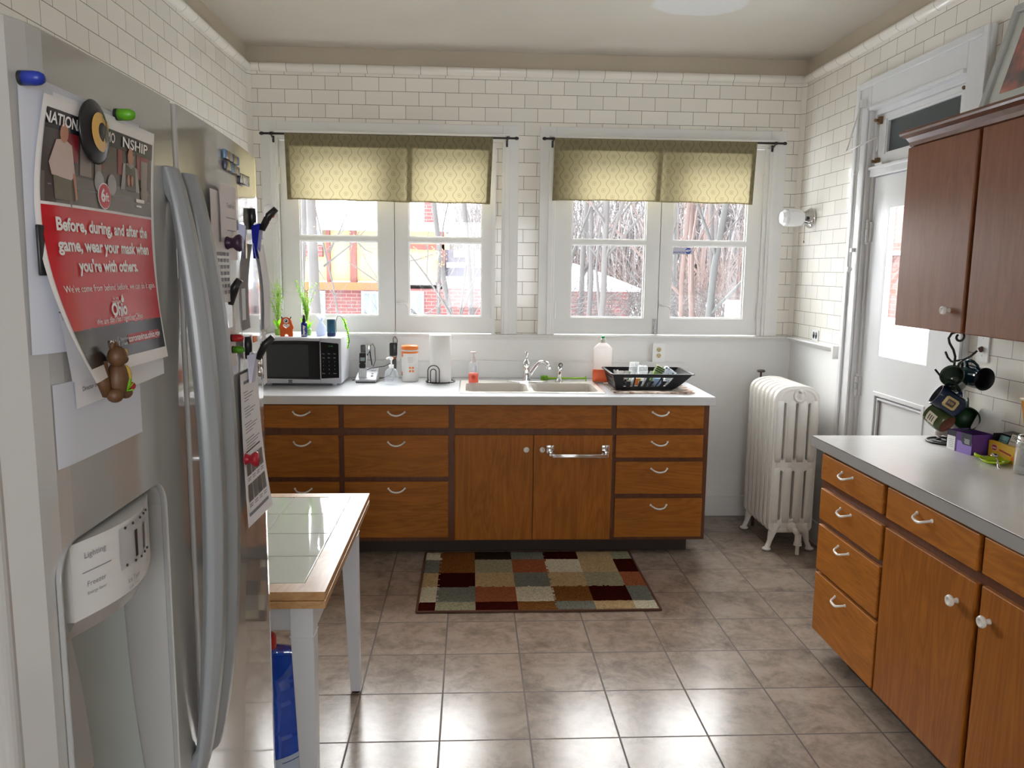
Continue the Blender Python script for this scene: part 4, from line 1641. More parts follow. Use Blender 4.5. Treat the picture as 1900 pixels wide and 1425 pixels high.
# ================================================================== CABINETS
def bow_handle(o, along, out, w=.088, sag=.016, depth=.024):
    """ivory bow pull: two feet on the front, a bar that bows down and out. o centre of the feet"""
    al, ou = Vector(along), Vector(out)
    k = MB(M_KNOB)
    pts, rs = [], []
    n = 14
    for i in range(n + 1):
        t = i / n
        a = -w / 2 + w * t
        s_ = math.sin(PI * t)
        pts.append(Vector(o) + al * a + ou * (depth * min(1, s_ * 1.9) + .001) + Vector((0, 0, -sag * s_ ** .9 + .004)))
        rs.append(.0040 + .0012 * s_)
    k.tube(pts, rs, 8)
    for sg in (-1, 1):
        k.sphere(tuple(Vector(o) + al * (sg * w / 2) + Vector((0, 0, .004))), .0065, 8, 6)
    return k


def knob(o, out, r=.016):
    k = MB(M_KNOB)
    k.lathe([(0, 0), (.009, 0), (.007, .006), (.0065, .012), (r * .9, .018), (r, .023), (r * .85, .029), (r * .55, .030), (r * .5, .027), (0, .027)], 20, AX(o, out))
    return k


YF = 4.262    # plane of the drawer fronts of the back run
YFR = 4.280   # face frame plane


def back_unit(name, x0, x1, label, drawers, doors, cat='cabinet', group=None, kick_x1=None):
    t = thing(name, label, cat, ((x0 + x1) / 2, 4.65, 0), group)
    k = MB(M_FRAME)
    k.box(x0, x1, YFR, YB - .03, .092, .862)
    k.build('cabinet_body', t)
    k = MB(M_TOE).box(x0, kick_x1 or x1, 4.372, YB - .03, 0, .092)
    k.build('toe_kick', t)
    for (a, b2, z0, z1, has) in drawers:
        k = MB(M_WOODX).box(a, b2, YF, YFR, z0, z1)
        d = k.build('drawer_front', t, bevel=.003)
        if has:
            bow_handle(((a + b2) / 2, YF, z1 - .042), (1, 0, 0), (0, -1, 0)).build('handle', d)
    return t


back_unit('drawer_cabinet', -1.325, -.694, 'leftmost drawer cabinet of the sink run, partly behind the refrigerator', [(-1.10, -.708, .731, .857, 1), (-1.10, -.710, .459, .692, 1), (-1.10, -.710, .116, .433, 1)], [])
back_unit('drawer_cabinet', -.694, -.101, 'wide three drawer brown cabinet just left of the sink cabinet', [(-.681, -.116, .731, .857, 1), (-.682, -.118, .459, .692, 1), (-.682, -.119, .116, .433, 1)], [])
sc = back_unit('sink_cabinet', -.101, .788, 'two door brown cabinet under the sink with a chrome towel bar', [(-.087, .772, .729, .859, 0)], [])
for (a, b2, kx, lab) in ((-.085, .344, .305, None), (.347, .781, .392, None)):
    k = MB(M_WOOD).box(a, b2, YF, YFR, .100, .693)
    d = k.build('door', sc, bevel=.003)
    knob((kx, YF, .617), (0, -1, 0)).build('knob', d)
    hx = a - .003 if a < 0 else b2 + .003
    for hz in (.19, .625):
        k = MB(mat('copper_hinge', (.20, .07, .03), .4, metal=.4))
        k.cyl(.005, hz - .028, hz + .028, 8, T(hx, YFR - .005, 0))
        k.build('hinge', d)
back_unit('drawer_cabinet', .788, 1.318, 'four drawer brown cabinet at the right end of the sink run', [(.799, 1.284, .731, .860, 1), (.799, 1.286, .567, .694, 1), (.801, 1.290, .361, .543, 1), (.803, 1.296, .112, .335, 1)], [], kick_x1=1.245)
# towel bar on the right hand sink door
k = MB(M_CHROME)
for x in (.437, .742):
    k.rbox(x - .022, x + .022, YF - .010, YF, .590, .640, .004)
    k.rbox(x - .010, x + .012, YF - .045, YF - .008, .585, .612, .003)
k.rbox(.446, .752, YF - .052, YF - .040, .578, .598, .003)
tb_ = tag(k.build('towel_bar'), 'square chrome towel bar on the right door under the sink', 'towel bar')

# worktop with the sink cut-out
SX0, SX1, SY0, SY1 = -.062, .752, 4.345, 4.838
wt = thing('worktop', 'long pale laminate worktop under the two windows', 'worktop', (0, 4.6, .865))
k = MB(M_LAM)
k.plate(rect(XL + .002, 1.338, 4.246, YB - .021), [rect(SX0 + .012, SX1 - .012, SY0 + .012, SY1 - .012)], .043, 0, T(0, 0, .8880))
k.build('laminate_slab', wt)
k = MB(mat('worktop_edge', (.58, .58, .57), .35))
k.box(XL + .002, 1.3395, 4.244, 4.2465, .864, .9065)
k.box(1.3375, 1.3400, 4.2465, YB - .021, .864, .9065)
k.build('edge_band', wt, label='greyer edge band')
# sink
sk = thing('sink', 'cream enamel double kitchen sink with a steel rim set in the pale worktop', 'sink', (.345, 4.59, .91))
k = MB(M_SINK)
bowls = [rrect(SX0 + .035, .325, SY0 + .035, SY1 - .125, .045), rrect(.355, SX1 - .035, SY0 + .035, SY1 - .125, .045)]
k.plate(rrect(SX0 + .004, SX1 - .004, SY0 + .004, SY1 - .004, .02), bowls, .008, .002, T(0, 0, .9125))
for ring in bowls:
    n = len(ring)
    cx = sum(p[0] for p in ring) / n
    cy = sum(p[1] for p in ring) / n
    lv = [(1.0, .914), (.97, .90), (.94, .80), (.88, .765), (.5, .758), (0.02, .755)]
    vs = []
    for f_, z in lv:
        vs += [(cx + (x - cx) * f_, cy + (y - cy) * f_, z) for x, y in ring]
    k.add(vs, [(a * n + i, a * n + (i + 1) % n, (a + 1) * n + (i + 1) % n, (a + 1) * n + i) for a in range(len(lv) - 1) for i in range(n)], True)
k.build('basin', sk)
k = MB(M_STEEL)
k.plate(rrect(SX0 - .004, SX1 + .004, SY0 - .004, SY1 + .004, .02), [rrect(SX0 + .008, SX1 - .008, SY0 + .008, SY1 - .008, .02)], .006, .002, T(0, 0, .9125))
k.build('steel_rim', sk)
for cx in (.145, .535):
    MB(M_STEEL).cyl(.038, .756, .760, 20, T(cx, 4.53, 0)).build('drain', sk)
# faucet
fa_ = thing('faucet', 'chrome kitchen faucet with a curved spout and lever behind the sink', 'faucet', (.345, 4.765, .917))
k = MB(M_CHROME)
k.prism([(.345 + .125 * math.cos(a) * 1, 4.765 + .026 * math.sin(a)) for a in [2 * PI * i / 32 for i in range(32)]], .010, T(0, 0, .9165))
k.build('base_plate', fa_, bevel=.003)
k = MB(M_CHROME)
k.lathe([(.024, .926), (.022, .94), (.019, .96), (.020, 1.0), (.024, 1.018), (.022, 1.035), (.012, 1.048), (.008, 1.055), (0, 1.056)], 24, T(.336, 4.765, 0))
k.build('faucet_body', fa_)
k = MB(M_CHROME)
k.tube([(.350, 4.765, .945), (.368, 4.755, .985), (.390, 4.735, 1.020), (.413, 4.71, 1.046), (.432, 4.685, 1.050), (.450, 4.665, 1.040), (.460, 4.655, 1.018)], [.014, .013, .0125, .012, .012, .0125, .013], 12)
k.cyl(.0145, 0, .012, 14, AX((.460, 4.655, 1.020), (.1, -.1, -1)))
k.build('spout', fa_)
k = MB(M_CHROME)
k.tube([(.336, 4.765, 1.050), (.337, 4.770, 1.070), (.337, 4.775, 1.090), (.337, 4.778, 1.100)], [.005, .008, .011, .007], 12, flat=(1, .6), up=(0, 1, 0))
k.build('lever', fa_)
# side sprayer
sp_ = thing('sink_sprayer', 'small chrome side sprayer with black nozzle right of the faucet', 'sprayer', (.535, 4.765, .917))
k = MB(M_CHROME)
k.lathe([(.022, .9165), (.021, .923), (.014, .932), (.0125, .940), (0, .940)], 18, T(.535, 4.765, 0))
k.tube([(.535, 4.765, .936), (.538, 4.765, .985), (.540, 4.760, 1.012)], [.012, .0135, .014], 12)
k.build('sprayer_body', sp_)
k = MB(M_BLACK)
k.sphere((.541, 4.750, 1.022), (.014, .012, .014), 12, 8)
k.use(M_CHROME)
k.cyl(.009, 0, .006, 12, AX((.541, 4.741, 1.022), (0, -1, .1)))
k.build('nozzle', sp_)
# green dish brush lying behind the faucet
br_ = thing('dish_brush', 'lime green dish brush lying behind the sprayer at the back of the sink', 'brush', (.53, 4.81, .92))
M_LIME = mat('lime_plastic', (.28, .52, .03), .35)
k = MB(M_LIME)
k.tube([(.47, 4.812, .932), (.56, 4.812, .934), (.60, 4.812, .934)], [.008, .006, .006], 8)
k.tube([(.60, 4.812, .934), (.63, 4.812, .934), (.705, 4.812, .934)], [.007, .010, .010], 8, flat=(1, .6))
k.box(.703, .707, 4.798, 4.826, .918, .948)
k.build('brush_handle', br_)
k = MB(mat('brush_bristle', (.30, .60, .04), .7))
random.seed(5)
for i in range(90):
    a, b2 = random.uniform(0, 2 * PI), random.uniform(.002, .017)
    x = .452 + random.uniform(-.022, .022)
    k.tube([(x, 4.812, .935), (x + .004 * math.cos(a), 4.812 + .020 * math.cos(a), .935 + .017 * math.sin(a))], .0016, 4)
k.build('bristle_head', br_)


# ------------------------------------------------------------------ outlets and switch
def outlet(name, F, w, h, kind, label, body_m, face_m):
    t = thing(name, label, 'outlet' if kind != 'switch' else 'light switch', tuple(F.translation))
    k = MB(body_m)
    k.prism(rrect(-w / 2, w / 2, -h / 2, h / 2, .004), .006, F)
    k.build('cover_plate', t, bevel=.0015)
    if kind == 'duplex':
        for dy in (.019, -.019):
            k = MB(face_m)
            k.cyl(.0155, .006, .0085, 20, F @ T(0, dy, 0))
            k.use(M_BLACK)
            k.box(-.0075, -.0050, dy - .003, dy + .006, .0086, .0092, F)
            k.box(.0050, .0075, dy - .003, dy + .006, .0086, .0092, F)
            k.cyl(.0028, .0084, .0092, 10, F @ T(0, dy - .009, 0))
            k.build('receptacle', t)
    elif kind == 'pair':
        for dx in (-.017, .017):
            k = MB(M_BLACK)
            k.sphere((dx, 0, .007), (.0125, .021, .003), 14, 8, F)
            k.use(M_WPL)
            k.box(dx - .006, dx - .004, .004, .012, .0095, .0105, F)
            k.box(dx + .004, dx + .006, .004, .012, .0095, .0105, F)
            k.build('receptacle', t, label='black receptacle')
    else:
        k = MB(mat('switch_toggle', (.10, .05, .04), .4))
        k.rbox(-.006, .006, -.010, .010, .005, .022, .002, 2, F @ Matrix.Rotation(math.radians(28), 4, 'X'))
        k.build('toggle', t, label='dark brown toggle')
        k = MB(M_STEEL)
        k.cyl(.003, .006, .0075, 10, F @ T(0, .038, 0))
        k.cyl(.003, .006, .0075, 10, F @ T(0, -.032, 0))
        k.build('screw', t)
    return t


outlet('wall_outlet', FR((1.190, YB - .0265, 1.078), (1, 0, 0), (0, 0, 1)), .080, .118, 'duplex', 'white wall outlet with two ivory sockets above the dish rack', M_WPL, M_IVORY)
outlet('wall_outlet', FR((-.480, YB - .0265, 1.078), (1, 0, 0), (0, 0, 1)), .080, .118, 'duplex', 'white wall outlet holding a black plug behind the wipes canister', M_WPL, M_IVORY)
outlet('wall_outlet', FR((XR - .001, 4.635, 1.222), (0, -1, 0), (0, 0, 1)), .075, .062, 'pair', 'small white outlet with two black sockets on the chair rail near the corner', M_WPL, M_BLACK)
outlet('light_switch', FR((XR - .001, 3.075, 1.300), (0, -1, 0), (0, 0, 1)), .072, .115, 'switch', 'white light switch plate on the tiled wall under the upper cabinet', M_WPL, M_BLACK)

# plugs and cord at the left outlet
ch = thing('phone_charger', 'black plug in charger with a thin cord in the left wall outlet', 'charger', (-.478, 4.97, 1.06))
k = MB(M_BLACK)
k.rbox(-.500, -.456, 4.935, 4.982, 1.050, 1.130, .005)
k.build('plug', ch)
k = MB(M_DKGREY)
k.rbox(-.492, -.462, 4.940, 4.982, .965, 1.030, .006)
k.use(mat('orange_band', (.7, .16, .04), .4)).rbox(-.490, -.464, 4.938, 4.981, 1.030, 1.040, .002)
k.build('lower_plug', ch)
k = MB(M_BLACK)
k.tube([(-.478, 4.95, 1.128), (-.478, 4.945, 1.16), (-.465, 4.94, 1.172), (-.452, 4.94, 1.15), (-.455, 4.94, 1.10), (-.46, 4.94, 1.04), (-.485, 4.93, 1.01), (-.53, 4.90, .99), (-.60, 4.86, .985), (-.645, 4.84, .97)], .0022, 6)
k.tube([(-.48, 4.95, .968), (-.50, 4.93, .93), (-.55, 4.90, .916), (-.62, 4.88, .9145), (-.70, 4.86, .9145), (-.715, 4.82, .915), (-.70, 4.80, .918)], .0022, 6)
k.build('cord', ch)

# ------------------------------------------------------------------ microwave
mw = thing('microwave', 'silver microwave oven with black glass door at the left end of the worktop', 'microwave', (-.975, 4.74, .91))
MX0, MX1, MYF, MYB, MZ0, MZ1 = -1.215, -.742, 4.590, 4.925, .925, 1.190
k = MB(mat('microwave_casing', (.70, .71, .75), .3))
k.rbox(MX0, MX1, MYF + .022, MYB, MZ0, MZ1, .006)
for x in (MX0 + .05, MX1 - .05):
    for y in (MYF + .06, MYB - .05):
        k.cyl(.015, .910, .926, 12, T(x, y, 0))
k.build('casing', mw)
MF = FR((0, MYF + .020, 0), (1, 0, 0), (0, 0, 1))


def mw_front(x0, x1):
    k = MB(mat('microwave_silver', (.46, .47, .52), .28, metal=.3))
    k.prism([(x0, MZ0 + .002), (x1, MZ0 + .002), (x1, MZ1 - .003), (x0, MZ1 - .003)], .020, MF)
    return k


dv_ = -.858
k = mw_front(MX0 + .001, dv_ - .001)
md = k.build('microwave_door', mw, bevel=.003)
k = MB(M_BLACKG)
pts = [(MX0 + .004, .955), (dv_ - .003, .949)] + [(MX0 + .004 + (dv_ - MX0 - .007) * (1 - t), 1.170 + .004 * math.sin(PI * t) - .004 * t) for t in [i / 8 for i in range(9)]]
k.prism(pts, .0015, FR((0, MYF, 0), (1, 0, 0), (0, 0, 1)))
k.build('door_glass', md)
k = MB(mat('oven_window', (.025, .03, .032), .15))
k.prism(rrect(-1.18, -.925, .965, 1.150, .006), .0006, FR((0, MYF - .0015, 0), (1, 0, 0), (0, 0, 1)))
k.build('oven_window', md)
k = MB(M_BLACK)
for i in range(3):
    k.box(-1.041, -1.020, MYF - .0008, MYF, .930 + .0065 * i, .9345 + .0065 * i)
k.box(-1.041, -1.037, MYF - .0008, MYF, .930, .947)
k.build('badge', md)
k = mw_front(dv_ + .001, MX1)
mp_ = k.build('control_panel', mw, bevel=.003)
k = MB(M_BLACKG)
k.prism([(dv_ + .003, .955), (MX1 - .012, .960)] + arc(MX1 - .020, 1.150, .008, 0, 90, 5) + [(dv_ + .003, 1.166)], .0015, FR((0, MYF, 0), (1, 0, 0), (0, 0, 1)))
k.build('key_field', mp_)
k = MB(mat('key_print', (.30, .31, .33), .5))
MG = FR((0, MYF - .0021, 0), (1, 0, 0), (0, 0, 1))
for j, row in enumerate((('Pop', 'Pot', 'Pza'), ('Veg', 'Bev', 'Din'), ('1', '2', '3'), ('4', '5', '6'), ('7', '8', '9'), ('Stop', '0', 'Start'))):
    for i, s_ in enumerate(row):
        k.text(s_, .009, MG @ T(-.838 + .032 * i - .003, 1.098 - .0225 * j, 0))
k.build('keys', mp_)
k = MB(mat('clock_digits', (.01, .12, .02), .5))
k.b = None
k.text('12:48', .013, MG @ T(-.800, 1.142, 0), bold=.0003)
k.build('clock_display', mp_, label='dim green clock digits')

# ------------------------------------------------------------------ things on the microwave
def sprig(name, x, y, zt, label, seed, h):
    random.seed(seed)
    t = thing(name, label, 'plant', (x, y, MZ1), 'artificial plants on the microwave')
    k = MB(mat('green_pot_%d' % seed, (.25, .50, .10), .35))
    k.lathe([(0, 0), (.022, 0), (.026, .01), (.026, .036), (.023, .038), (.020, .032), (0, .032)], 18, T(x, y, MZ1))
    k.build('pot', t)
    k = MB(M_LEAF)
    for i in range(8):
        a = 2 * PI * i / 8 + .3
        L = random.uniform(.055, .095)
        pts = []
        for q in range(6):
            u = q / 5
            w_ = .013 * math.sin(PI * min(1, u * .95 + .05)) + .001
            cx, cy, cz = x + math.cos(a) * L * .55 * u, y + math.sin(a) * L * .4 * u, MZ1 + .030 + L * u - .02 * u * u
            pts += [(cx - math.sin(a) * w_, cy + math.cos(a) * w_, cz), (cx + math.sin(a) * w_, cy - math.cos(a) * w_, cz)]
        k.add(pts, [(2 * q, 2 * q + 1, 2 * q + 3, 2 * q + 2) for q in range(5)], True)
    k.build('broad_leaf', t)
    k = MB(M_LEAF2)
    for i in range(20):
        a = random.uniform(0, 2 * PI)
        lean = random.uniform(.0, .080)
        H = h * random.uniform(.6, 1.0)
        pts = [(x + math.cos(a) * lean * u * u * 1.2, y + math.sin(a) * lean * u * .6, MZ1 + .03 + H * u) for u in (0, .25, .5, .75, 1)]
        k.tube(pts, [.0017, .0015, .0013, .001, .0007], 5)
        for q in range(11):
            u = random.uniform(.3, 1)
            px_, py_, pz_ = x + math.cos(a) * lean * u * u * 1.2 + random.uniform(-.013, .013), y + math.sin(a) * lean * u * .6 + random.uniform(-.01, .01), MZ1 + .03 + H * u
            s_ = random.uniform(.0045, .0085)
            b2 = random.uniform(0, PI)
            k.add([(px_ - s_ * math.cos(b2), py_, pz_ - s_ * math.sin(b2)), (px_, py_ - .002, pz_ - s_ * .6), (px_ + s_ * math.cos(b2), py_, pz_ + s_ * math.sin(b2)), (px_, py_ + .002, pz_ + s_ * .6)], [(0, 1, 2, 3)])
    k.build('stem', t)
    return t


sprig('artificial_plant', -1.125, 4.755, 1.51, 'bushy artificial green sprig in a small green pot behind the orange monster', 21, .315)
g2 = sprig('artificial_plant', -.962, 4.755, 1.51, 'grassy artificial sprig in a green pot behind the blue spray bottle', 22, .300)
k = MB(M_LEAF)
random.seed(31)
for i in range(7):
    a = math.pi * (.6 + .8 * random.random())
    pts = [(-.962 + math.cos(a) * .075 * u * u, 4.755, 1.22 + .30 * u * random.uniform(.98, 1)) for u in (0, .3, .6, 1)]
    k.tube(pts, [.003, .003, .002, .0006], 5, flat=(1, .4))
k.build('grass_blade', g2)

# orange one eyed figure
mo = thing('monster_figure', 'flat orange one eyed wooden figure with a heart shaped hole on the microwave', 'figurine', (-1.062, 4.665, MZ1))
M_ORG = mat('orange_paint', (.68, .11, .015), .4)
k = MB(M_ORG)
mx, mz = -1.062, MZ1
out_ = [(-.036, 0), (-.012, 0), (-.008, .010), (0, .013), (.008, .010), (.012, 0), (.036, 0), (.036, .040), (.041, .046), (.040, .060), (.032, .078), (.028, .098), (.018, .108), (0, .112), (-.018, .108), (-.028, .098), (-.032, .078), (-.040, .060), (-.041, .046), (-.036, .040)]
heart = [(0, .048), (-.018, .060), (-.019, .068), (-.013, .073), (-.004, .071), (0, .066), (.006, .072), (.014, .073), (.020, .067), (.018, .060)]
k.plate(out_, [heart], .012, .002, FR((mx, 4.665, mz), (1, 0, 0), (0, 0, 1)))
k.build('figure_body', mo)
k = MB(M_WPL)
k.cyl(.0145, 0, .0015, 20, AX((mx, 4.659, mz + .090), (0, -1, 0)))
k.use(M_INK)
k.cyl(.0085, 0, .0028, 16, AX((mx, 4.659, mz + .090), (0, -1, 0)))
k.use(M_WPL).cyl(.0035, 0, .0034, 10, AX((mx - .002, 4.659, mz + .092), (0, -1, 0)))
k.build('eye', mo)
k = MB(M_INK)
for sx in (-1, 1):
    k.lathe([(.005, 0), (.0035, .008), (0, .015)], 10, AX((mx + sx * .022, 4.665, mz + .103), (sx * .45, 0, 1)))
k.build('horn', mo)

# blue spray bottle
sb = thing('spray_bottle', 'small dark blue spray bottle with black cap on the microwave', 'bottle', (-.960, 4.66, MZ1))
k = MB(mat('navy_bottle', (.012, .025, .22), .25)).lathe([(0, 0), (.0165, 0), (.0175, .003), (.0175, .075), (.013, .082), (.009, .085), (0, .085)], 20, T(-.960, 4.66, MZ1))
k.build('bottle_body', sb)
k = MB(M_BLACK).lathe([(.0105, .085), (.0105, .100), (.007, .104), (.0065, .120), (.004, .125), (0, .125)], 16, T(-.960, 4.66, MZ1))
k.build('spray_cap', sb)
k = MB(M_WPL)
k.text('spray', .020, FR((-.960, 4.6415, MZ1 + .040), (0, 0, 1), (-1, 0, 0)), bold=.0008, xs=1.2)
k.box(-.972, -.948, 4.6418, 4.6424, MZ1 + .008, MZ1 + .012)
k.build('bottle_label', sb)
# tulle favour bag
k = MB(M_TULLE)
k.lathe([(0, .0), (.026, .002), (.030, .02), (.028, .05), (.016, .072), (.008, .080), (.010, .090), (.020, .105), (.026, .118)], 22, T(-.878, 4.735, MZ1))
random.seed(8)
for i in range(16):
    a = 2 * PI * i / 16
    r_ = random.uniform(.020, .032)
    k.add([(-.878, 4.735, MZ1 + .082), (-.878 + r_ * math.cos(a), 4.735 + r_ * math.sin(a), MZ1 + random.uniform(.105, .135)), (-.878 + r_ * math.cos(a + .5), 4.735 + r_ * math.sin(a + .5), MZ1 + random.uniform(.095, .125))], [(0, 1, 2)])
tag(k.build('gift_pouch'), 'pale blue gathered tulle pouch on the microwave between two bottles', 'gift bag')
# blue tin
tn = thing('tin_canister', 'cylindrical teal blue tin with dark band at the right of the microwave top', 'tin', (-.812, 4.70, MZ1))
k = MB(mat('teal_tin', (.012, .10, .19), .3)).cyl(.0245, .0, .100, 24, T(-.812, 4.70, MZ1), .002)
k.build('tin_body', tn)
k = MB(mat('navy_band', (.01, .03, .14), .3)).lathe([(.0252, .002), (.0252, .020)], 24, T(-.812, 4.70, MZ1))
k.use(M_WPL).lathe([(.0250, .098), (.0250, .104), (0, .105)], 24, T(-.812, 4.70, MZ1))
k.build('tin_trim', tn)
# trailing plant over the corner of the microwave
tp = thing('trailing_plant', 'trailing bright green artificial sprig draped over the right corner of the microwave', 'plant', (-.76, 4.72, MZ1))
path = [Vector(p) for p in ((-.80, 4.80, 1.20), (-.80, 4.79, 1.27), (-.785, 4.76, 1.305), (-.760, 4.73, 1.305), (-.738, 4.71, 1.28), (-.724, 4.69, 1.24), (-.712, 4.68, 1.20), (-.705, 4.67, 1.165), (-.712, 4.665, 1.13))]
k = MB(mat('dark_stem', (.03, .035, .02), .5)).tube(path, .0022, 6)
k.build('stem', tp)
k = MB(M_LEAF)
random.seed(14)
for i in range(90):
    u = random.uniform(.42, 1) * (len(path) - 1)
    a = int(min(u, len(path) - 2))
    p = path[a].lerp(path[a + 1], u - a)
    d = Vector((random.uniform(-1, 1), random.uniform(-1, .6), random.uniform(-1, .5))).normalized()
    e = d.cross(Vector((0, 1, .3))).normalized()
    L = random.uniform(.008, .016)
    k.add([p, p + d * L * .5 + e * L * .3, p + d * L, p + d * L * .5 - e * L * .3], [(0, 1, 2, 3)])
k.build('leaf_cluster', tp)

# ------------------------------------------------------------------ phone
ph = thing('cordless_phone', 'silver cordless telephone standing in its base beside the microwave', 'telephone', (-.625, 4.80, .91))
M_SIL = mat('phone_silver', (.52, .53, .56), .3, metal=.25)
k = MB(M_SIL)
# wedge shaped base, higher at the back
x0, x1, yf, yb = -.688, -.560, 4.735, 4.885
vs = [(x0, yf, .918), (x1, yf, .918), (x1 + .004, yb, .918), (x0 + .010, yb, .918), (x0, yf, .930), (x1, yf, .930), (x1 + .004, yb, .985), (x0 + .012, yb, .985)]
k.add(vs, [(3, 2, 1, 0), (4, 5, 6, 7), (0, 1, 5, 4), (1, 2, 6, 5), (2, 3, 7, 6), (3, 0, 4, 7)])
bs = k.build('base_station', ph, bevel=.007, bseg=3)
k = MB(M_DKGREY).box(x0 + .006, x1 - .006, yf + .006, yb, .910, .918)
k.build('base_foot', ph)
k = MB(M_GREYINK)
BF = FR((-.590, 4.81, .9592), (1, 0, 0), (0, 1, .37))
k.cyl(.008, 0, .002, 14, BF @ T(.0, -.035, 0))
k.sphere((0, -.005, 0), (.007, .004, .002), 8, 6, BF)
k.box(-.014, .016, .030, .034, 0, .001, BF)
k.build('base_button', bs)
HF = FR((-.645, 4.775, .935), (1, 0, 0), (.0, .28, 1))
k = MB(M_SIL)
k.prism([(a * .96, b2) for a, b2 in rrect(-.024, .024, -.005, .150, .012)], .022, HF)
hs = k.build('handset', ph, bevel=.005, bseg=3)
k = MB(M_BLACK)
k.prism(rrect(-.019, .019, .085, .147, .005), .0232, HF)
k.prism(rrect(-.019, .019, .055, .085, .009), .0230, HF)
k.use(mat('phone_screen', (.22, .26, .25), .2)).prism(rrect(-.014, .014, .098, .120, .002), .0238, HF)
k.build('screen', hs)
k = MB(mat('phone_key', (.70, .71, .73), .35))
for j in range(4):
    for i in range(3):
        k.rbox(-.018 + .0125 * i, -.008 + .0125 * i, .004 + .0125 * j, .0135 + .0125 * j, .021, .0238, .001, 1, HF)
k.use(M_BLACK)
for j in range(4):
    for i in range(3):
        k.box(-.0145 + .0125 * i, -.0115 + .0125 * i, .0075 + .0125 * j, .0100 + .0125 * j, .0238, .0242, HF)
k.build('keypad', hs)
k = MB(M_BLACK).tube([(-.62, 4.80, 1.07), (-.612, 4.86, 1.09), (-.60, 4.87, 1.00)], [.004, .004, .003], 8)
k.build('antenna', ph)
# wall phone jack with the dark adaptor behind
k = MB(M_DKGREY)
k.rbox(-.680, -.650, 4.955, 4.984, 1.04, 1.115, .004)
k.use(M_STEEL).rbox(-.650, -.620, 4.950, 4.984, 1.055, 1.12, .004)
k.use(M_BLACK).tube([(-.62, 4.96, 1.11), (-.605, 4.95, 1.125), (-.592, 4.95, 1.10), (-.588, 4.94, 1.02), (-.600, 4.92, .985)], .002, 6)
tag(k.build('wall_adaptor'), 'dark and grey adaptor on the wall behind the cordless telephone', 'adaptor')

# ================================================================== BOTTLES AND PAPER TOWELS
# hand sanitiser: clear oval pump bottle
hs_ = thing('sanitizer_bottle', 'clear pump bottle of colourless hand sanitizer in front of the wipes canister', 'bottle', (-.463, 4.665, .91))
E_ = T(-.463, 4.665, .91) @ Matrix.Diagonal((1, .62, 1, 1))
k = MB(M_CLEARPL).lathe([(0, .001), (.036, .001), (.041, .006), (.041, .055), (.037, .080), (.024, .094), (.013, .099), (.012, .106), (0, .106)], 28, E_)
k.build('bottle_body', hs_)
k = MB(M_WPL)
k.cyl(.0145, .100, .119, 18, T(-.463, 4.665, .91), .001)
k.cyl(.005, .119, .150, 10, T(-.463, 4.665, .91))
k.lathe([(.007, .146), (.012, .152), (.012, .160), (0, .162)], 14, T(-.463, 4.665, .91))
k.tube([(-.463, 4.665, 1.066), (-.480, 4.655, 1.070), (-.492, 4.648, 1.064)], [.006, .005, .004], 8)
k.build('pump', hs_)
k = MB(mat('label_grey', (.35, .36, .42), .5))
for i in range(5):
    k.box(-.485, -.450 + .004 * (i % 3), 4.6385, 4.6390, .935 + .009 * i, .937 + .009 * i)
k.box(-.488, -.4875, 4.6385, 4.6390, .930, .985)
k.build('bottle_label', hs_)
# wipes canister
wc = thing('wipes_canister', 'white wipes canister with an orange lid and orange dots', 'canister', (-.367, 4.80, .91))
C1 = T(-.367, 4.83, .91)
k = MB(mat('canister_white', (.74, .72, .70), .4)).lathe([(0, 0), (.047, 0), (.050, .004), (.050, .190), (.047, .194), (0, .194)], 32, C1)
k.build('canister_body', wc)
M_OR = mat('bright_orange', (.80, .20, .03), .35)
k = MB(M_OR).lathe([(.0505, .194), (.0510, .198), (.0510, .212), (.046, .218), (0, .220)], 32, C1)
k.build('lid', wc)
k = MB(M_OR)
k.lathe([(.0505, .172), (.0505, .184)], 32, C1)
k.lathe([(.0506, .150), (.0506, .172)], 4, C1, True, math.radians(-165), math.radians(-140))
k.lathe([(.0506, .040), (.0506, .060)], 4, C1, True, math.radians(-168), math.radians(-146))
k.use(M_BLACK).lathe([(.0507, .038), (.0507, .044)], 4, C1, True, math.radians(-168), math.radians(-146))
k.use(M_OR)
for dx in (.004, .021):
    for dz in (.066, .086):
        x_ = -.367 + dx
        y_ = 4.83 - math.sqrt(.0506 ** 2 - dx ** 2) - .0004
        k.cyl(.0068, 0, .001, 14, AX((x_, y_ + .0004, .91 + dz), (dx, -.05, 0)))
k.use(mat('pale_print', (.62, .56, .52), .5))
for i in range(4):
    k.lathe([(.0504, .118 + .009 * i), (.0504, .123 + .009 * i)], 6, C1, True, math.radians(-100), math.radians(-65 + 4 * (i % 2)))
k.build('canister_label', wc)
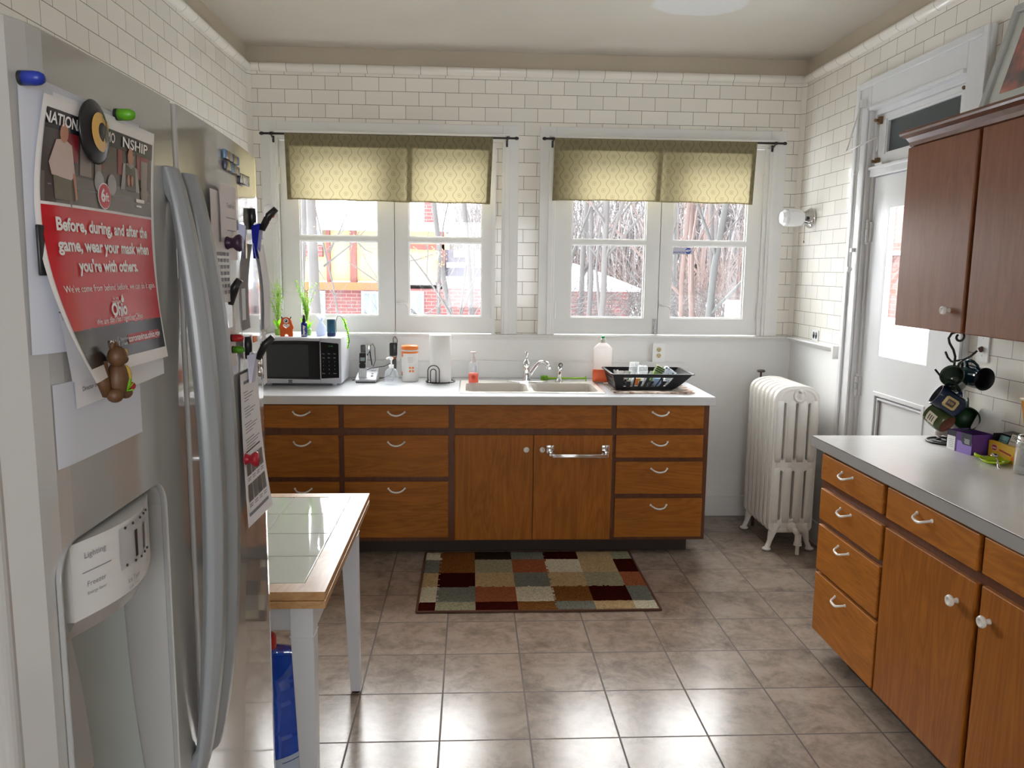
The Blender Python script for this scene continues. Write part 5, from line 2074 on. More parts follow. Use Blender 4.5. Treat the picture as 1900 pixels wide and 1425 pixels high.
# paper towel roll
pr = thing('paper_towel_roll', 'tall white paper towel roll standing on the worktop', 'paper towels', (-.182, 4.79, .91))
k = MB(mat('towel_paper', (.76, .75, .73), .85)).lathe([(.018, 0), (.064, 0), (.066, .003), (.066, .277), (.064, .280), (.018, .280), (.018, 0)], 36, T(-.182, 4.79, .917))
k.build('roll', pr)
k = MB(mat('card_core', (.35, .28, .2), .8)).lathe([(.0175, .0), (.0175, .281), (.0155, .281), (.0155, .0)], 20, T(-.182, 4.79, .917))
k.build('core', pr)
hd = thing('napkin_holder', 'black wire holder with two nested arches in front of the paper towels', 'holder', (-.19, 4.75, .91))
k = MB(M_IRON)
ring_ = [(-.182 + .086 * math.cos(a), 4.79 + .086 * math.sin(a), .915) for a in [2 * PI * i / 32 for i in range(32)]]
k.tube(ring_, .0028, 8, closed=True)
for a in (-150, -50, 40, 130):
    k.sphere((-.182 + .086 * math.cos(math.radians(a)), 4.79 + .086 * math.sin(math.radians(a)), .9155), .0055, 8, 6)
k.build('base_ring', hd)
for (xa, xb, zt) in ((-.253, -.185, 1.020), (-.237, -.205, .998)):
    c = (xa + xb) / 2
    r_ = (xb - xa) / 2
    k = MB(M_IRON)
    k.tube([(xa, 4.712, .915)] + [(c + r_ * math.cos(math.radians(a)), 4.712, zt - r_ + r_ * math.sin(math.radians(a))) for a in range(180, -1, -15)] + [(xb, 4.712, .915)], .0028, 8)
    k.build('arch', hd)
# small soap pump bottle
so = thing('soap_bottle', 'small clear pump bottle of orange hand soap at the left corner of the sink', 'bottle', (.017, 4.70, .917))
E_ = T(.017, 4.712, .917) @ Matrix.Diagonal((1, .7, 1, 1))
k = MB(M_CLEARPL).lathe([(0, .001), (.030, .001), (.032, .004), (.030, .075), (.028, .115), (.020, .124), (.012, .127), (0, .127)], 26, E_)
k.build('bottle_body', so)
k = MB(M_ORANGELIQ).lathe([(0, .004), (.0295, .004), (.0285, .060), (0, .060)], 26, E_)
k.build('liquid', so, label='orange soap')
k = MB(mat('pump_pinkish', (.70, .60, .58), .35))
k.cyl(.0125, .125, .145, 16, T(.017, 4.712, .917))
k.cyl(.010, .145, .158, 16, T(.017, 4.712, .917))
k.cyl(.0045, .158, .178, 10, T(.017, 4.712, .917))
k.rbox(.000, .034, 4.702, 4.722, 1.094, 1.104, .003)
k.build('pump', so)
k = MB(mat('soap_print', (.55, .05, .03), .5))
k.cyl(.011, 0, .001, 14, AX((.017, 4.689, .955), (0, -1, 0)))
k.use(M_GREYINK)
for i in range(6):
    k.box(.026, .038 - .002 * (i % 2), 4.692, 4.6925, .985 + .007 * i, .9875 + .007 * i)
k.build('bottle_label', so)
# big dish soap bottle
ds = thing('dish_soap_bottle', 'large milky refill bottle with orange liquid and green cap left of the dish rack', 'bottle', (.803, 4.79, .91))
E_ = T(.803, 4.80, .911) @ Matrix.Diagonal((1, .6, 1, 1))
k = MB(M_MILKY).lathe([(0, .001), (.052, .001), (.0585, .008), (.060, .06), (.056, .12), (.058, .20), (.056, .215), (.030, .238), (.016, .246), (.015, .256), (0, .256)], 30, E_)
k.build('bottle_body', ds)
k = MB(mat('orange_fill', (.85, .16, .06), .4)).lathe([(0, .004), (.0590, .008), (.0605, .06), (.0588, .082), (0, .082)], 30, E_)
k.build('liquid', ds, label='orange liquid')
k = MB(mat('cap_grey', (.60, .62, .55), .4)).lathe([(.017, .244), (.017, .262), (.011, .270), (0, .270)], 18, T(.803, 4.80, .911))
k.use(mat('cap_green', (.01, .35, .12), .3)).lathe([(.0095, .268), (.0105, .272), (.0105, .280), (.008, .284), (0, .285)], 16, T(.803, 4.80, .911))
k.build('cap', ds)

# ================================================================== DISH RACK
mt = MB(mat('drain_mat', (.60, .50, .42), .9))
t_ = NT(MATS['drain_mat'])
n_ = t_.noise(t_.coord(), 22, 3, .6)
t_.l(t_.ramp(n_, [(.35, (.25, .12, .07)), (.5, (.62, .52, .44)), (.7, (.72, .66, .58))]), t_.b.inputs['Base Color'])
mt.prism(rrect(.800, 1.262, 4.360, 4.775, .025), .008, T(0, 0, .9100))
tag(mt.build('drying_mat', bevel=.003), 'beige and brown speckled drying mat under the black dish rack', 'mat')
rk = thing('dish_rack', 'black plastic dish rack full of glasses and cutlery right of the sink', 'dish rack', (1.0, 4.56, .918))
ZB, ZT = .924, 1.012
# tapering tub: bottom rectangle and a bigger top rectangle
b0 = (.822, 1.140, 4.425, 4.700)
t0 = (.800, 1.250, 4.405, 4.735)


def rk_pt(side, u, v):
    """side in 'f','b','l','r'; u along, v up (0..1)"""
    e = v ** .8 if side == 'r' else v
    xl = b0[0] + (t0[0] - b0[0]) * v
    xr = b0[1] + (t0[1] - b0[1]) * (v ** .75)
    yf_ = b0[2] + (t0[2] - b0[2]) * v
    yb_ = b0[3] + (t0[3] - b0[3]) * v
    z = ZB + (ZT - ZB) * v
    if side == 'f':
        return Vector((xl + (xr - xl) * u, yf_, z))
    if side == 'b':
        return Vector((xl + (xr - xl) * u, yb_, z))
    if side == 'l':
        return Vector((xl, yf_ + (yb_ - yf_) * u, z))
    return Vector((xr, yf_ + (yb_ - yf_) * u, z))


def rk_wall(side, cuts, nu=48, nv=14):
    """wall as a grid with the cells inside the u-shaped openings left out"""
    k = MB(mat('rack_black', (.006, .006, .007), .35, spec=.35))
    vs = [rk_pt(side, i / nu, j / nv) for j in range(nv + 1) for i in range(nu + 1)]
    fs = []
    for j in range(nv):
        for i in range(nu):
            u, v = (i + .5) / nu, (j + .5) / nv
            if any(a < u < b2 and c < v < d for a, b2, c, d in cuts):
                continue
            fs.append((j * (nu + 1) + i, j * (nu + 1) + i + 1, (j + 1) * (nu + 1) + i + 1, (j + 1) * (nu + 1) + i))
    k.add(vs, fs)
    return k


cf = []
for u0 in (.13, .30, .48, .65):
    cf += [(u0, u0 + .045, .18, .82), (u0, u0 + .14, .60, .82), (u0 + .09, u0 + .14, .18, .82)]
for side, cuts in (('f', cf), ('b', cf), ('l', [(.2 + .0, .8, a, a + .1) for a in (.2, .4, .6)]), ('r', [])):
    rk_wall(side, cuts).build('rack_wall', rk, solid=.003)
k = MB(MATS['rack_black'])
k.box(b0[0], b0[1], b0[2], b0[3], ZB - .003, ZB)
for x in (.86, 1.09):
    for y in (4.45, 4.67):
        k.cyl(.012, -.007, .0, 10, T(x, y, ZB - .002))
for i in range(9):
    x = .87 + .028 * i
    k.box(x, x + .003, 4.45, 4.68, ZB, ZB + .022)
k.build('rack_base', rk)
k = MB(MATS['rack_black'])
k.plate(rrect(t0[0] - .014, t0[1] + .016, t0[2] - .012, t0[3] + .012, .022), [rrect(t0[0] + .002, t0[1] - .002, t0[2] + .002, t0[3] - .002, .014)], .006, .002, T(0, 0, ZT))
k.build('rack_rim', rk)


def tumbler(x, y, z, r, h, label, flip=True, m=None, group='upturned glasses in the dish rack'):
    k = MB(m or M_DRINK)
    pr_ = [(0, h), (r * .80, h), (r * .82, h - .002), (r, 0), (r - .002, 0), (r * .78, h - .007), (0, h - .007)]
    k.lathe(pr_, 24, T(x, y, z))
    return tag(k.build('drinking_glass'), label, 'glass', group)


tumbler(.968, 4.655, .928, .036, .126, 'clear upturned tumbler at the back of the dish rack')
tumbler(.998, 4.560, .928, .037, .118, 'clear upturned tumbler in the middle of the dish rack')
k = MB(M_WPL).lathe([(0, .062), (.022, .062), (.036, .052), (.038, .0), (.036, 0), (.034, .050), (0, .058)], 24, T(.955, 4.482, .928))
tag(k.build('cup'), 'white upturned cup in front of the glasses in the dish rack', 'cup')
tumbler(1.135, 4.50, .930, .033, .070, 'small clear glass lying behind the right front slots of the dish rack')
# cutlery
random.seed(4)
for i, (x, y, tx, lab, hm) in enumerate(((.838, 4.47, -.022, 'table knife with grey handle leaning left in the dish rack', M_GREYPL), (.852, 4.50, -.012, 'white handled utensil upright at the left of the dish rack', M_WPL), (.872, 4.475, .004, 'steel spoon leaning by the white utensil', M_STEEL), (.893, 4.490, .018, 'green striped fork leaning right in the dish rack', mat('green_stripe', (.25, .40, .20), .3)))):
    k = MB(hm)
    k.tube([(x, y, .928), (x + tx * .6, y, .98), (x + tx, y, 1.030 - .004 * i)], [.003, .004, .0055], 8, flat=(1, .55), up=(0, 1, 0))
    tag(k.build('cutlery'), lab, 'cutlery')
# green and silver foil packet and patterned can
k = MB(mat('green_foil', (.20, .30, .08), .25))
k.rbox(-.030, .030, -.020, .020, -.05, .055, .006, 2, T(1.092, 4.585, .985) @ Matrix.Rotation(math.radians(26), 4, 'Y'))
k.use(M_BLACK)
for i in range(3):
    k.rbox(-.031, .031, -.021, .021, .020 + .012 * i, .026 + .012 * i, .001, 1, T(1.092, 4.585, .985) @ Matrix.Rotation(math.radians(26), 4, 'Y'))
tag(k.build('packet'), 'green and black striped packet leaning in the right half of the dish rack', 'packet')
k = MB(mat('white_blue_bag', (.60, .64, .70), .25))
t_ = NT(MATS['white_blue_bag'])
n_ = t_.noise(t_.coord(), 45, 2, .5, 1.5)
t_.l(t_.ramp(n_, [(.42, (.02, .03, .08)), (.5, (.55, .62, .70)), (.62, (.80, .82, .85))]), t_.b.inputs['Base Color'])
k.rbox(-.045, .045, -.022, .022, -.035, .040, .010, 2, T(1.155, 4.585, .985) @ Matrix.Rotation(math.radians(35), 4, 'Y'))
tag(k.build('plastic_bag'), 'crumpled white and navy plastic pack at the right of the dish rack', 'packet')
k = MB(M_OR).box(.930, .951, 4.445, 4.470, .945, .985)
k.use(M_WPL).box(.930, .951, 4.445, 4.470, .930, .945)
k.use(mat('yellow_bit', (.6, .5, .03), .4)).box(.951, .965, 4.445, 4.470, .968, .985)
tag(k.build('carton'), 'small orange and white carton seen through the front slots of the dish rack', 'carton')
k = MB(mat('label_blue', (.30, .42, .62), .3)).cyl(.024, 0, .055, 20, T(1.062, 4.445 + .015, .930))
tag(k.build('small_can'), 'small pale blue can seen through the third slot of the dish rack', 'can')

# ================================================================== RADIATOR
rd = thing('radiator', 'tall white cast iron column radiator in the corner by the wainscot', 'radiator', (1.835, 4.54, 0))
RX0, RX1 = 1.704, 1.966
rc = (RX0 + RX1) / 2
hw = (RX1 - RX0) / 2


def outline(z0, z1, w):
    """slab outline with arched shoulders"""
    pts = [(rc - w, z0 + .03), (rc - w + .02, z0), (rc + w - .02, z0), (rc + w, z0 + .03), (rc + w, z1 - .075)]
    for a in range(0, 181, 12):
        t = math.radians(a)
        pts.append((rc + w * math.copysign(abs(math.cos(t)) ** .75, math.cos(t)), z1 - .075 + .075 * math.sin(t) ** .9))
    pts.append((rc - w, z1 - .075))
    out = []
    for p in pts:
        if not out or (abs(p[0] - out[-1][0]) + abs(p[1] - out[-1][1])) > 1e-4:
            out.append(p)
    return out


def slot(cx, z0, z1, w=.0075):
    return [(cx - w, z0 + w), (cx, z0), (cx + w, z0 + w), (cx + w, z1 - w), (cx, z1), (cx - w, z1 - w)]


slots = [slot(rc + dx, a, b2) for dx in (-.070, .0, .070) for a, b2 in ((.185, .475), (.535, .865))]
nsec = 7
for i in range(nsec):
    y = 4.352 + i * .0640
    k = MB(M_ENWHITE)
    k.plate(outline(.109, .961, hw - .004), slots, .040, .004, FR((0, y, 0), (1, 0, 0), (0, 0, 1)))
    rim = outline(.127, .943, hw - .022)
    k.tube([(a, y, b2) for a, b2 in rim], .0225, 12, closed=True, up=(0, 1, 0))
    if i == 0:
        # column swellings, medallion
        for dx in (-.105, -.035, .035, .105):
            for (a, b2) in ((.17, .49), (.525, .875)):
                k.tube([(rc + dx * .93, y - .014, a), (rc + dx * .93, y - .015, a + .05), (rc + dx * .93, y - .015, b2 - .05), (rc + dx * .93, y - .014, b2)], .024, 12, flat=(1, .42), up=(0, 1, 0))
        k.lathe([(.040, 0), (.038, .006), (.030, .007), (.028, .004), (.018, .004), (.012, .009), (0, .010)], 28, AX((rc + .012, y - .020, .905), (0, -1, 0)))
        k.lathe([(.011, 0), (.011, .014), (0, .017)], 6, AX((rc + .012, y - .024, .930), (0, -1, 0)))
    if i in (0, nsec - 1):
        for sx in (-1, 1):
            k.tube([(rc + sx * .075, y, .16), (rc + sx * .098, y, .10), (rc + sx * .108, y - .002, .055), (rc + sx * .122, y - .006, .020), (rc + sx * .130, y - .008, .010)], [.035, .026, .017, .018, .021], 12, flat=(1, .8))
            k.sphere((rc + sx * .126, y - .008, .012), (.026, .024, .012), 12, 8)
    k.build('section', rd)
for z in (.16, .90):
    k = MB(M_ENWHITE).cyl(.030, 4.345, 4.745, 16, FR((rc, 0, z), (0, 0, 1), (1, 0, 0)))
    k.build('connecting_pipe', rd)
k = MB(M_ENWHITE)
k.lathe([(.028, 0), (.030, .010), (.022, .016), (.020, .03), (0, .03)], 20, AX((rc + .006, 4.330, .145), (0, -1, 0)))
k.tube([(rc + .008, 4.31, .145), (rc + .012, 4.285, .135), (rc + .024, 4.275, .115)], .016, 12)
k.cyl(.020, .055, .118, 8, T(rc + .026, 4.275, 0))
k.cyl(.024, .055, .068, 8, T(rc + .026, 4.275, 0))
k.cyl(.011, -.0, .056, 12, T(rc + .026, 4.275, 0))
k.build('valve_pipe', rd, label='white valve and pipe at the foot')
k = MB(mat('brown_knob', (.05, .025, .02), .5))
k.cyl(.006, .92, .985, 10, T(1.790, 4.80, 0))
k.lathe([(0, .978), (.020, .980), (.026, .986), (.020, .994), (0, .996)], 20, T(1.790, 4.80, 0))
k.cyl(.012, .0, .92, 12, T(1.790, 4.80, 0))
k.build('valve_knob', rd, label='dark brown valve knob')

# ================================================================== SCONCE
sl = thing('wall_sconce', 'white glass wall lamp on a chrome base with a pull chain', 'wall lamp', (XR, 4.81, 1.925))
SY_, SZ_ = 4.800, 1.915
k = MB(M_CHROME)
k.lathe([(0, 0), (.062, 0), (.062, .010), (.056, .020), (.050, .022), (.047, .034), (.041, .037), (.040, .050), (.036, .052), (.036, .058), (0, .058)], 32, AX((XR, SY_, SZ_), (-1, 0, 0)))
for a in (30, 150, 270):
    k.cyl(.003, 0, .012, 8, AX((XR - .045, SY_ + .040 * math.cos(math.radians(a)), SZ_ + .040 * math.sin(math.radians(a))), (0, math.cos(math.radians(a)), math.sin(math.radians(a)))))
k.build('sconce_base', sl)
k = MB(M_BLACK).rbox(XR - .052, XR - .040, SY_ - .052, SY_ - .045, SZ_ - .012, SZ_ + .006, .002)
k.build('switch_socket', sl)
k = MB(M_MILKGLASS)
# drum shade with a faceted end
k.lathe([(.030, .050), (.042, .060), (.050, .072), (.052, .10), (.052, .155)], 24, AX((XR, SY_, SZ_), (-1, 0, 0)))
k.lathe([(.052, .155), (.050, .170), (.036, .188), (.0, .190)], 8, AX((XR, SY_, SZ_), (-1, 0, 0)), False)
k.build('lamp_shade', sl)
k = MB(M_BRASS)
for i in range(13):
    k.sphere((XR - .050, SY_ - .022, SZ_ - .048 - .0065 * i), .0026, 6, 5)
k.lathe([(0, 0), (.004, .003), (.0035, .016), (0, .018)], 8, T(XR - .050, SY_ - .022, SZ_ - .150))
k.build('pull_chain', sl)

# ================================================================== VALANCES AND RODS


def valance(x0, x1, bx0, bx1, zt, zb, label, seed, gather):
    random.seed(seed)
    ph_ = [random.uniform(0, 6) for _ in range(4)]
    t = thing('valance', label, 'curtain', ((x0 + x1) / 2, 4.91, zt), None)

    def fn(u, v, off=0.0):
        v_ = 1 - v       # 0 top, 1 bottom
        xa = x0 + (bx0 - x0) * v_
        xb = x1 + (bx1 - x1) * v_
        x = xa + (xb - xa) * u
        rip = .004 * math.sin(9 * u + ph_[0]) + .0025 * math.sin(23 * u + ph_[1]) * v_ + .003 * math.sin(5 * u + ph_[2]) * v_
        g = math.exp(-((u - gather) / .022) ** 2) * .012 * (1 - .5 * v_)
        g -= math.exp(-((u - gather - .04) / .014) ** 2) * .008 * (1 - v_)
        z = zt + (zb - zt) * v_ + .004 * math.sin(3.3 * u + ph_[3]) * v_ + .0015 * math.sin(30 * u) * v_
        return Vector((x, 4.893 - rip - g + off - (.004 if v_ < .04 else 0), z))
    k = MB(M_VAL)
    k.grid(lambda u, v: fn(u, v), 90, 18)
    cl = k.build('cloth', t)
    k = MB(M_VAL)
    k.grid(lambda u, v: fn(u, .80 + .2 * v, .004), 90, 4)
    k.grid(lambda u, v: fn(.0 + .022 * u, .80 * v, .004), 3, 16)
    k.grid(lambda u, v: fn(.978 + .022 * u, .80 * v, .004), 3, 16)
    k.grid(lambda u, v: fn(u, .022 * v, .003), 90, 1)
    k.grid(lambda u, v: fn(gather - .012 + .024 * u, v, .006), 4, 16)
    k.grid(lambda u, v: fn(u, .80 + .2 * v, .007), 90, 4)
    k.grid(lambda u, v: fn(.0 + .022 * u, .80 * v, .007), 3, 16)
    k.grid(lambda u, v: fn(.978 + .022 * u, .80 * v, .007), 3, 16)
    k.build('hem', t)
    return t


valance(-1.095, .128, -1.088, .112, 2.362, 1.979, 'olive patterned valance over the left window, bunched in the middle', 1, .60)
valance(.497, 1.722, .487, 1.712, 2.366, 2.000, 'flat olive patterned valance over the right window', 2, .52)


def rod(x0, x1, z, label):
    t = thing('curtain_rod', label, 'curtain rod', ((x0 + x1) / 2, 4.91, z))
    k = MB(M_IRON).tube([(x0, 4.910, z), (x1, 4.910, z)], .0065, 10)
    k.build('rod', t)
    for x, sg in ((x0, -1), (x1, 1)):
        k = MB(M_IRON)
        k.sphere((x + sg * .006, 4.910, z), (.014, .010, .010), 10, 8)
        k.build('finial', t)
        k = MB(M_IRON)
        xb = x - sg * .048
        k.tube([(xb, 4.910, z), (xb, 4.935, z - .012), (xb, 4.974, z - .022)], .004, 8)
        k.cyl(.009, -.006, .006, 12, FR((xb, 4.910, z), (0, 1, 0), (0, 0, 1)))
        k.rbox(xb - .006, xb + .006, 4.965, 4.974, z - .042, z - .004, .002)
        k.build('bracket', t)


rod(-1.225, .262, 2.362, 'thin black curtain rod across the left window')
rod(.442, 1.893, 2.364, 'thin black curtain rod across the right window')

# ================================================================== RIGHT SIDE CABINETS
XF = 1.449
XFR = 1.467


def pull_r(k_y, z, parent):
    bow_handle((XF, k_y, z), (0, -1, 0), (-1, 0, 0), w=.085).build('handle', parent)


def side_unit(name, y0, y1, label, drawers, doors, toe_far=None):
    t = thing(name, label, 'cabinet', (1.75, (y0 + y1) / 2, 0))
    k = MB(M_FRAME).box(XFR, XR - .006, y0, y1, .090, .868)
    k.build('cabinet_body', t)
    k = MB(M_TOE).box(XFR + .075, XR - .006, y0, toe_far or y1, 0, .090)
    k.build('toe_kick', t)
    for (a, b2, z0, z1) in drawers:
        d = MB(M_WOODY).box(XF, XFR, a, b2, z0, z1).build('drawer_front', t, bevel=.003)
        pull_r((a + b2) / 2 + .02, z1 - .038, d)
    for (a, b2, z0, z1, ky, kz) in doors:
        d = MB(M_WOOD).box(XF, XFR, a, b2, z0, z1).build('door', t, bevel=.003)
        knob((XF, ky, kz), (-1, 0, 0), .018).build('knob', d)
    return t


side_unit('drawer_cabinet', 2.632, 3.165, 'four drawer honey wood cabinet at the far end of the right hand run', [(2.652, 3.144, .747, .853), (2.645, 3.138, .581, .709), (2.640, 3.136, .365, .557), (2.632, 3.136, .100, .350)], [], toe_far=2.99)
side_unit('base_cabinet', 2.105, 2.632, 'honey wood base cabinet with one drawer over one door, nearer the camera', [(2.119, 2.622, .745, .855)], [(2.112, 2.618, .102, .712, 2.190, .627)])
side_unit('base_cabinet', 1.55, 2.105, 'nearest base cabinet on the right, cut by the frame edge', [(1.58, 2.093, .750, .857)], [(1.58, 2.086, .110, .717, 2.040, .629)])
wt2 = thing('worktop', 'grey speckled laminate worktop on the right, holding the mug tree', 'worktop', (1.73, 2.4, .868))
k = MB(M_LAM2).box(1.436, XR - .002, 1.50, 3.222, .870, .912)
k.build('laminate_slab', wt2, bevel=.001)
k = MB(paint_mat('grey_edge_band', (.36, .36, .36), .3, .12)).box(1.4340, 1.4362, 1.50, 3.222, .869, .9085)
k.box(1.434, XR - .002, 3.2215, 3.2240, .869, .9085)
k.build('edge_band', wt2)
k = MB(M_TOE).box(1.4338, 1.4375, 1.50, 3.2240, .9085, .9100)
k.build('edge_line', wt2)

# upper cabinets
up = thing('upper_cabinet', 'brown wall cabinet with two flat doors and moulded top on the right wall', 'cabinet', (1.87, 2.5, 1.38))
UX = 1.690
k = MB(M_UPPERF).box(UX + .018, XR - .002, 1.75, 3.112, 1.385, 2.085)
k.build('cabinet_body', up)
k = MB(M_UPPERF)
profc = [(0, 2.072), (.006, 2.078), (.008, 2.092), (.018, 2.108), (.034, 2.118), (.036, 2.126), (.036, 2.134), (0, 2.136)]
pa = [(UX + .018 - o, z) for o, z in profc]
n = len(profc)
vs = [(UX + .016 - o, 3.112 + o, z) for o, z in profc] + [(UX + .016 - o, 1.75, z) for o, z in profc]
k.add(vs, [(i, i + 1, n + i + 1, n + i) for i in range(n - 1)])
vs = [(UX + .016 - o, 3.112 + o, z) for o, z in profc] + [(XR - .002, 3.112 + o, z) for o, z in profc]
k.add(vs, [(i, i + 1, n + i + 1, n + i) for i in range(n - 1)])
k.box(UX + .010, XR - .002, 1.75, 3.118, 2.084, 2.1355)
k.build('crown_moulding', up)
for (a, b2, ky) in ((2.673, 3.108, 2.748), (2.20, 2.650, 2.27), (1.76, 2.18, 2.10)):
    d = MB(M_UPPER).box(UX, UX + .018, a, b2, 1.385, 2.070).build('door', up, bevel=.003)
    knob((UX, ky, 1.462), (-1, 0, 0), .016).build('knob', d)
    hy = b2 + .002
    for hz in (1.472, 1.992):
        k = MB(MATS['copper_hinge'])
        k.cyl(.004, hz - .025, hz + .025, 8, T(UX + .012, hy, 0))
        k.build('hinge', d)

# leaning picture on the cabinet
pic = thing('picture_frame', 'pale framed red picture leaning on the wall on top of the upper cabinet', 'picture', (1.96, 2.9, 2.137))
PFm = FR((1.908, 3.050, 2.1365), (0, -1, 0), (.285, 0, 1))   # local x towards the camera, y up the slope, z into the room
k = MB(mat('frame_grey', (.42, .43, .42), .35))
k.plate(rect(0, .62, 0, .46), [rect(.032, .588, .032, .428)], .026, .003, PFm)
k.build('frame', pic)
k = MB(mat('mat_board', (.62, .64, .60), .7))
k.box(.03, .59, .03, .43, -.004, .0, PFm)
k.use(mat('artwork_red', (.40, .10, .07), .6))
t_ = NT(MATS['artwork_red'])
n_ = t_.noise(t_.coord(), 9, 3, .6)
t_.l(t_.ramp(n_, [(.35, (.12, .09, .09)), (.5, (.42, .12, .08)), (.65, (.55, .30, .22))]), t_.b.inputs['Base Color'])
k.box(.085, .535, .115, .360, .0, .0012, PFm)
k.build('artwork', pic)
k = MB(M_GLASS)
k.add([(.03, .03, .006), (.59, .03, .006), (.59, .43, .006), (.03, .43, .006)], [(0, 1, 2, 3)], False, PFm)
k.build('picture_glass', pic)

# ================================================================== MUG TREE
mgt = thing('mug_tree', 'black wrought iron mug tree with a scrolled top on the grey worktop', 'mug tree', (1.935, 3.095, .912))
cx, cy = 1.938, 3.085
k = MB(M_IRON)
for r_ in (.078, .045):
    k.tube([(cx + r_ * math.cos(a), cy + r_ * math.sin(a), .9165) for a in [2 * PI * i / 36 for i in range(36)]], .0042, 8, closed=True)
k.tube([(cx - .078, cy, .9165), (cx + .078, cy, .9165)], .004, 8)
k.tube([(cx, cy - .078, .9165), (cx, cy + .078, .9165)], .004, 8)
k.build('base', mgt)
k = MB(M_IRON)
scroll = [(cx, cy, .918), (cx + .004, cy, 1.05), (cx - .002, cy, 1.20), (cx, cy, 1.262), (cx - .010, cy, 1.290), (cx - .028, cy, 1.316), (cx - .034, cy, 1.336), (cx - .024, cy, 1.354), (cx - .004, cy, 1.362)]
for a in range(70, -241, -20):
    r_ = .022 - .012 * (70 - a) / 310
    scroll.append((cx + .010 + r_ * math.cos(math.radians(a)), cy, 1.342 + r_ * math.sin(math.radians(a))))
k.tube(scroll, .0048, 10)
k.build('stem', mgt)
arms = [(-150, 1.240), (-25, 1.245), (175, 1.165), (-60, 1.160), (20, 1.10), (-115, 1.095)]
for a, z in arms:
    t_a = math.radians(a)
    dx, dy = math.cos(t_a), math.sin(t_a)
    MB(M_IRON).tube([(cx, cy, z), (cx + dx * .03, cy + dy * .03, z + .006), (cx + dx * .055, cy + dy * .055, z + .022), (cx + dx * .075, cy + dy * .075, z + .045)], .0042, 8).build('arm', mgt)


def mug(c, axis, up, r, h, outer, inner, base, label, belly=0.0, logo=None):
    """c = centre of the base; axis = direction base->rim; handle on the 'up' side"""
    t = thing('mug', label, 'mug', c, 'mugs on the black mug tree')
    ax = Vector(axis).normalized()
    hv = (Vector(up) - ax * ax.dot(Vector(up))).normalized()
    F = FR(c, hv, ax.cross(hv))      # local z = axis, x = handle side
    k = MB(outer)
    pr_ = [(r * .80, .0), (r * .90, .004)] + [(r * (.93 + belly * math.sin(PI * q)) if q < .95 else r * .98, .004 + (h - .004) * q) for q in (.1, .3, .5, .7, .9, 1.0)]
    k.lathe(pr_, 28, F)
    k.use(inner)
    k.lathe([(r * .98, h), (r * .91, h), (r * .86, h * .5), (r * .80, .010), (0, .008)], 28, F)
    k.use(base)
    k.lathe([(0, .003), (r * .70, .003), (r * .74, .0), (r * .80, .0)], 28, F)
    k.build('mug_body', t)
    k = MB(outer)
    k.tube([(r * .88, 0, h * .82), (r * 1.25, 0, h * .86), (r * 1.55, 0, h * .70), (r * 1.60, 0, h * .48), (r * 1.42, 0, h * .26), (r * .9, 0, h * .18)], [.007, .006, .006, .006, .006, .007], 10, M=F, flat=(1.25, .75), up=tuple((F.to_3x3() @ Vector((0, 1, 0))) * 0 + Vector((0, 1, 0))))
    k.build('handle', t)
    return t, F


M_GLZ = lambda n, c, r=.12: mat(n, c, r)
M_GREYG = clear_mat('smoky_glass', (.22, .27, .22), rough=.03, body=(.05, .06, .05), body_amt=.55)
mug((1.905, 3.012, 1.165), (-.35, -.35, .25), (.45, .1, 1), .045, .082, M_GREYG, M_GREYG, M_GREYG, 'smoky dark glass mug, top left of the mug tree')
mug((1.965, 3.040, 1.195), (.10, -1, -.05), (-.45, .2, .85), .046, .095, M_GLZ('teal_glaze', (.006, .028, .040)), M_GLZ('black_inside', (.002, .003, .004), .5), M_GLZ('teal_base', (.01, .03, .03)), 'dark teal mug with its open mouth towards the room, top right of the mug tree')
t3, F3 = mug((1.900, 2.960, 1.070), (-.80, .30, .52), (.45, .50, .9), .045, .106, M_GLZ('navy_glaze', (.010, .018, .045)), M_GLZ('navy_inside', (.01, .015, .03)), M_GLZ('tan_base', (.12, .05, .03), .5), 'navy mug with a gold crest hanging tilted across the middle of the mug tree')
# crest on the mug side facing the room
ct = (Vector((1.900, 2.960, 1.070)) + Vector((-.80, .30, .52)).normalized() * .053)
ax3 = Vector((-.80, .30, .52)).normalized()
out3 = Vector((-.45, -1, .05))
out3 = (out3 - ax3 * out3.dot(ax3)).normalized()
side3 = out3.cross(-ax3)


def crest_pt(x, y, e):
    """wrap on the mug: x along the axis, y round it"""
    a = y / .0445
    d = out3 * math.cos(a) + ax3.cross(out3) * math.sin(a)
    return ct + ax3 * x + d * (.0440 + e)


k = MB(mat('crest_gold', (.48, .36, .14), .4))
for (sx, sy, e, m) in ((.026, .022, .0012, 'crest_gold'), (.016, .013, .0018, 'crest_brown')):
    k.use(mat(m, (.48, .36, .14) if m == 'crest_gold' else (.05, .02, .01), .4))
    shp = [(-sx, -sy * .75), (-sx * .75, -sy), (sx * .75, -sy), (sx, -sy * .75), (sx, sy * .75), (sx * .75, sy), (-sx * .75, sy), (-sx, sy * .75)]
    k.add([crest_pt(0, 0, e)] + [crest_pt(a, b2, e) for a, b2 in shp], [(0, 1 + i, 1 + (i + 1) % 8) for i in range(8)])
k.use(MATS['crest_gold'])
k.text('100', .014, fn=lambda x, y: crest_pt(-x, -y + .004, .0022) if False else crest_pt(-x, y, .0022))
k.build('crest', t3)
t4, F4 = mug((1.868, 2.985, 1.005), (-.25, .85, .45), (.2, -.2, 1), .044, .085, M_GLZ('olive_glaze', (.045, .065, .018)), M_GLZ('olive_inside', (.03, .04, .015)), M_GLZ('terracotta_base', (.16, .055, .028), .6), 'olive green mug showing its brown base, lower left of the mug tree', belly=.10)
k = MB(mat('cream_panel', (.60, .54, .42), .4))
a4 = Vector((-.25, .85, .45)).normalized()
c4 = Vector((1.868, 2.985, 1.005)) + a4 * .045
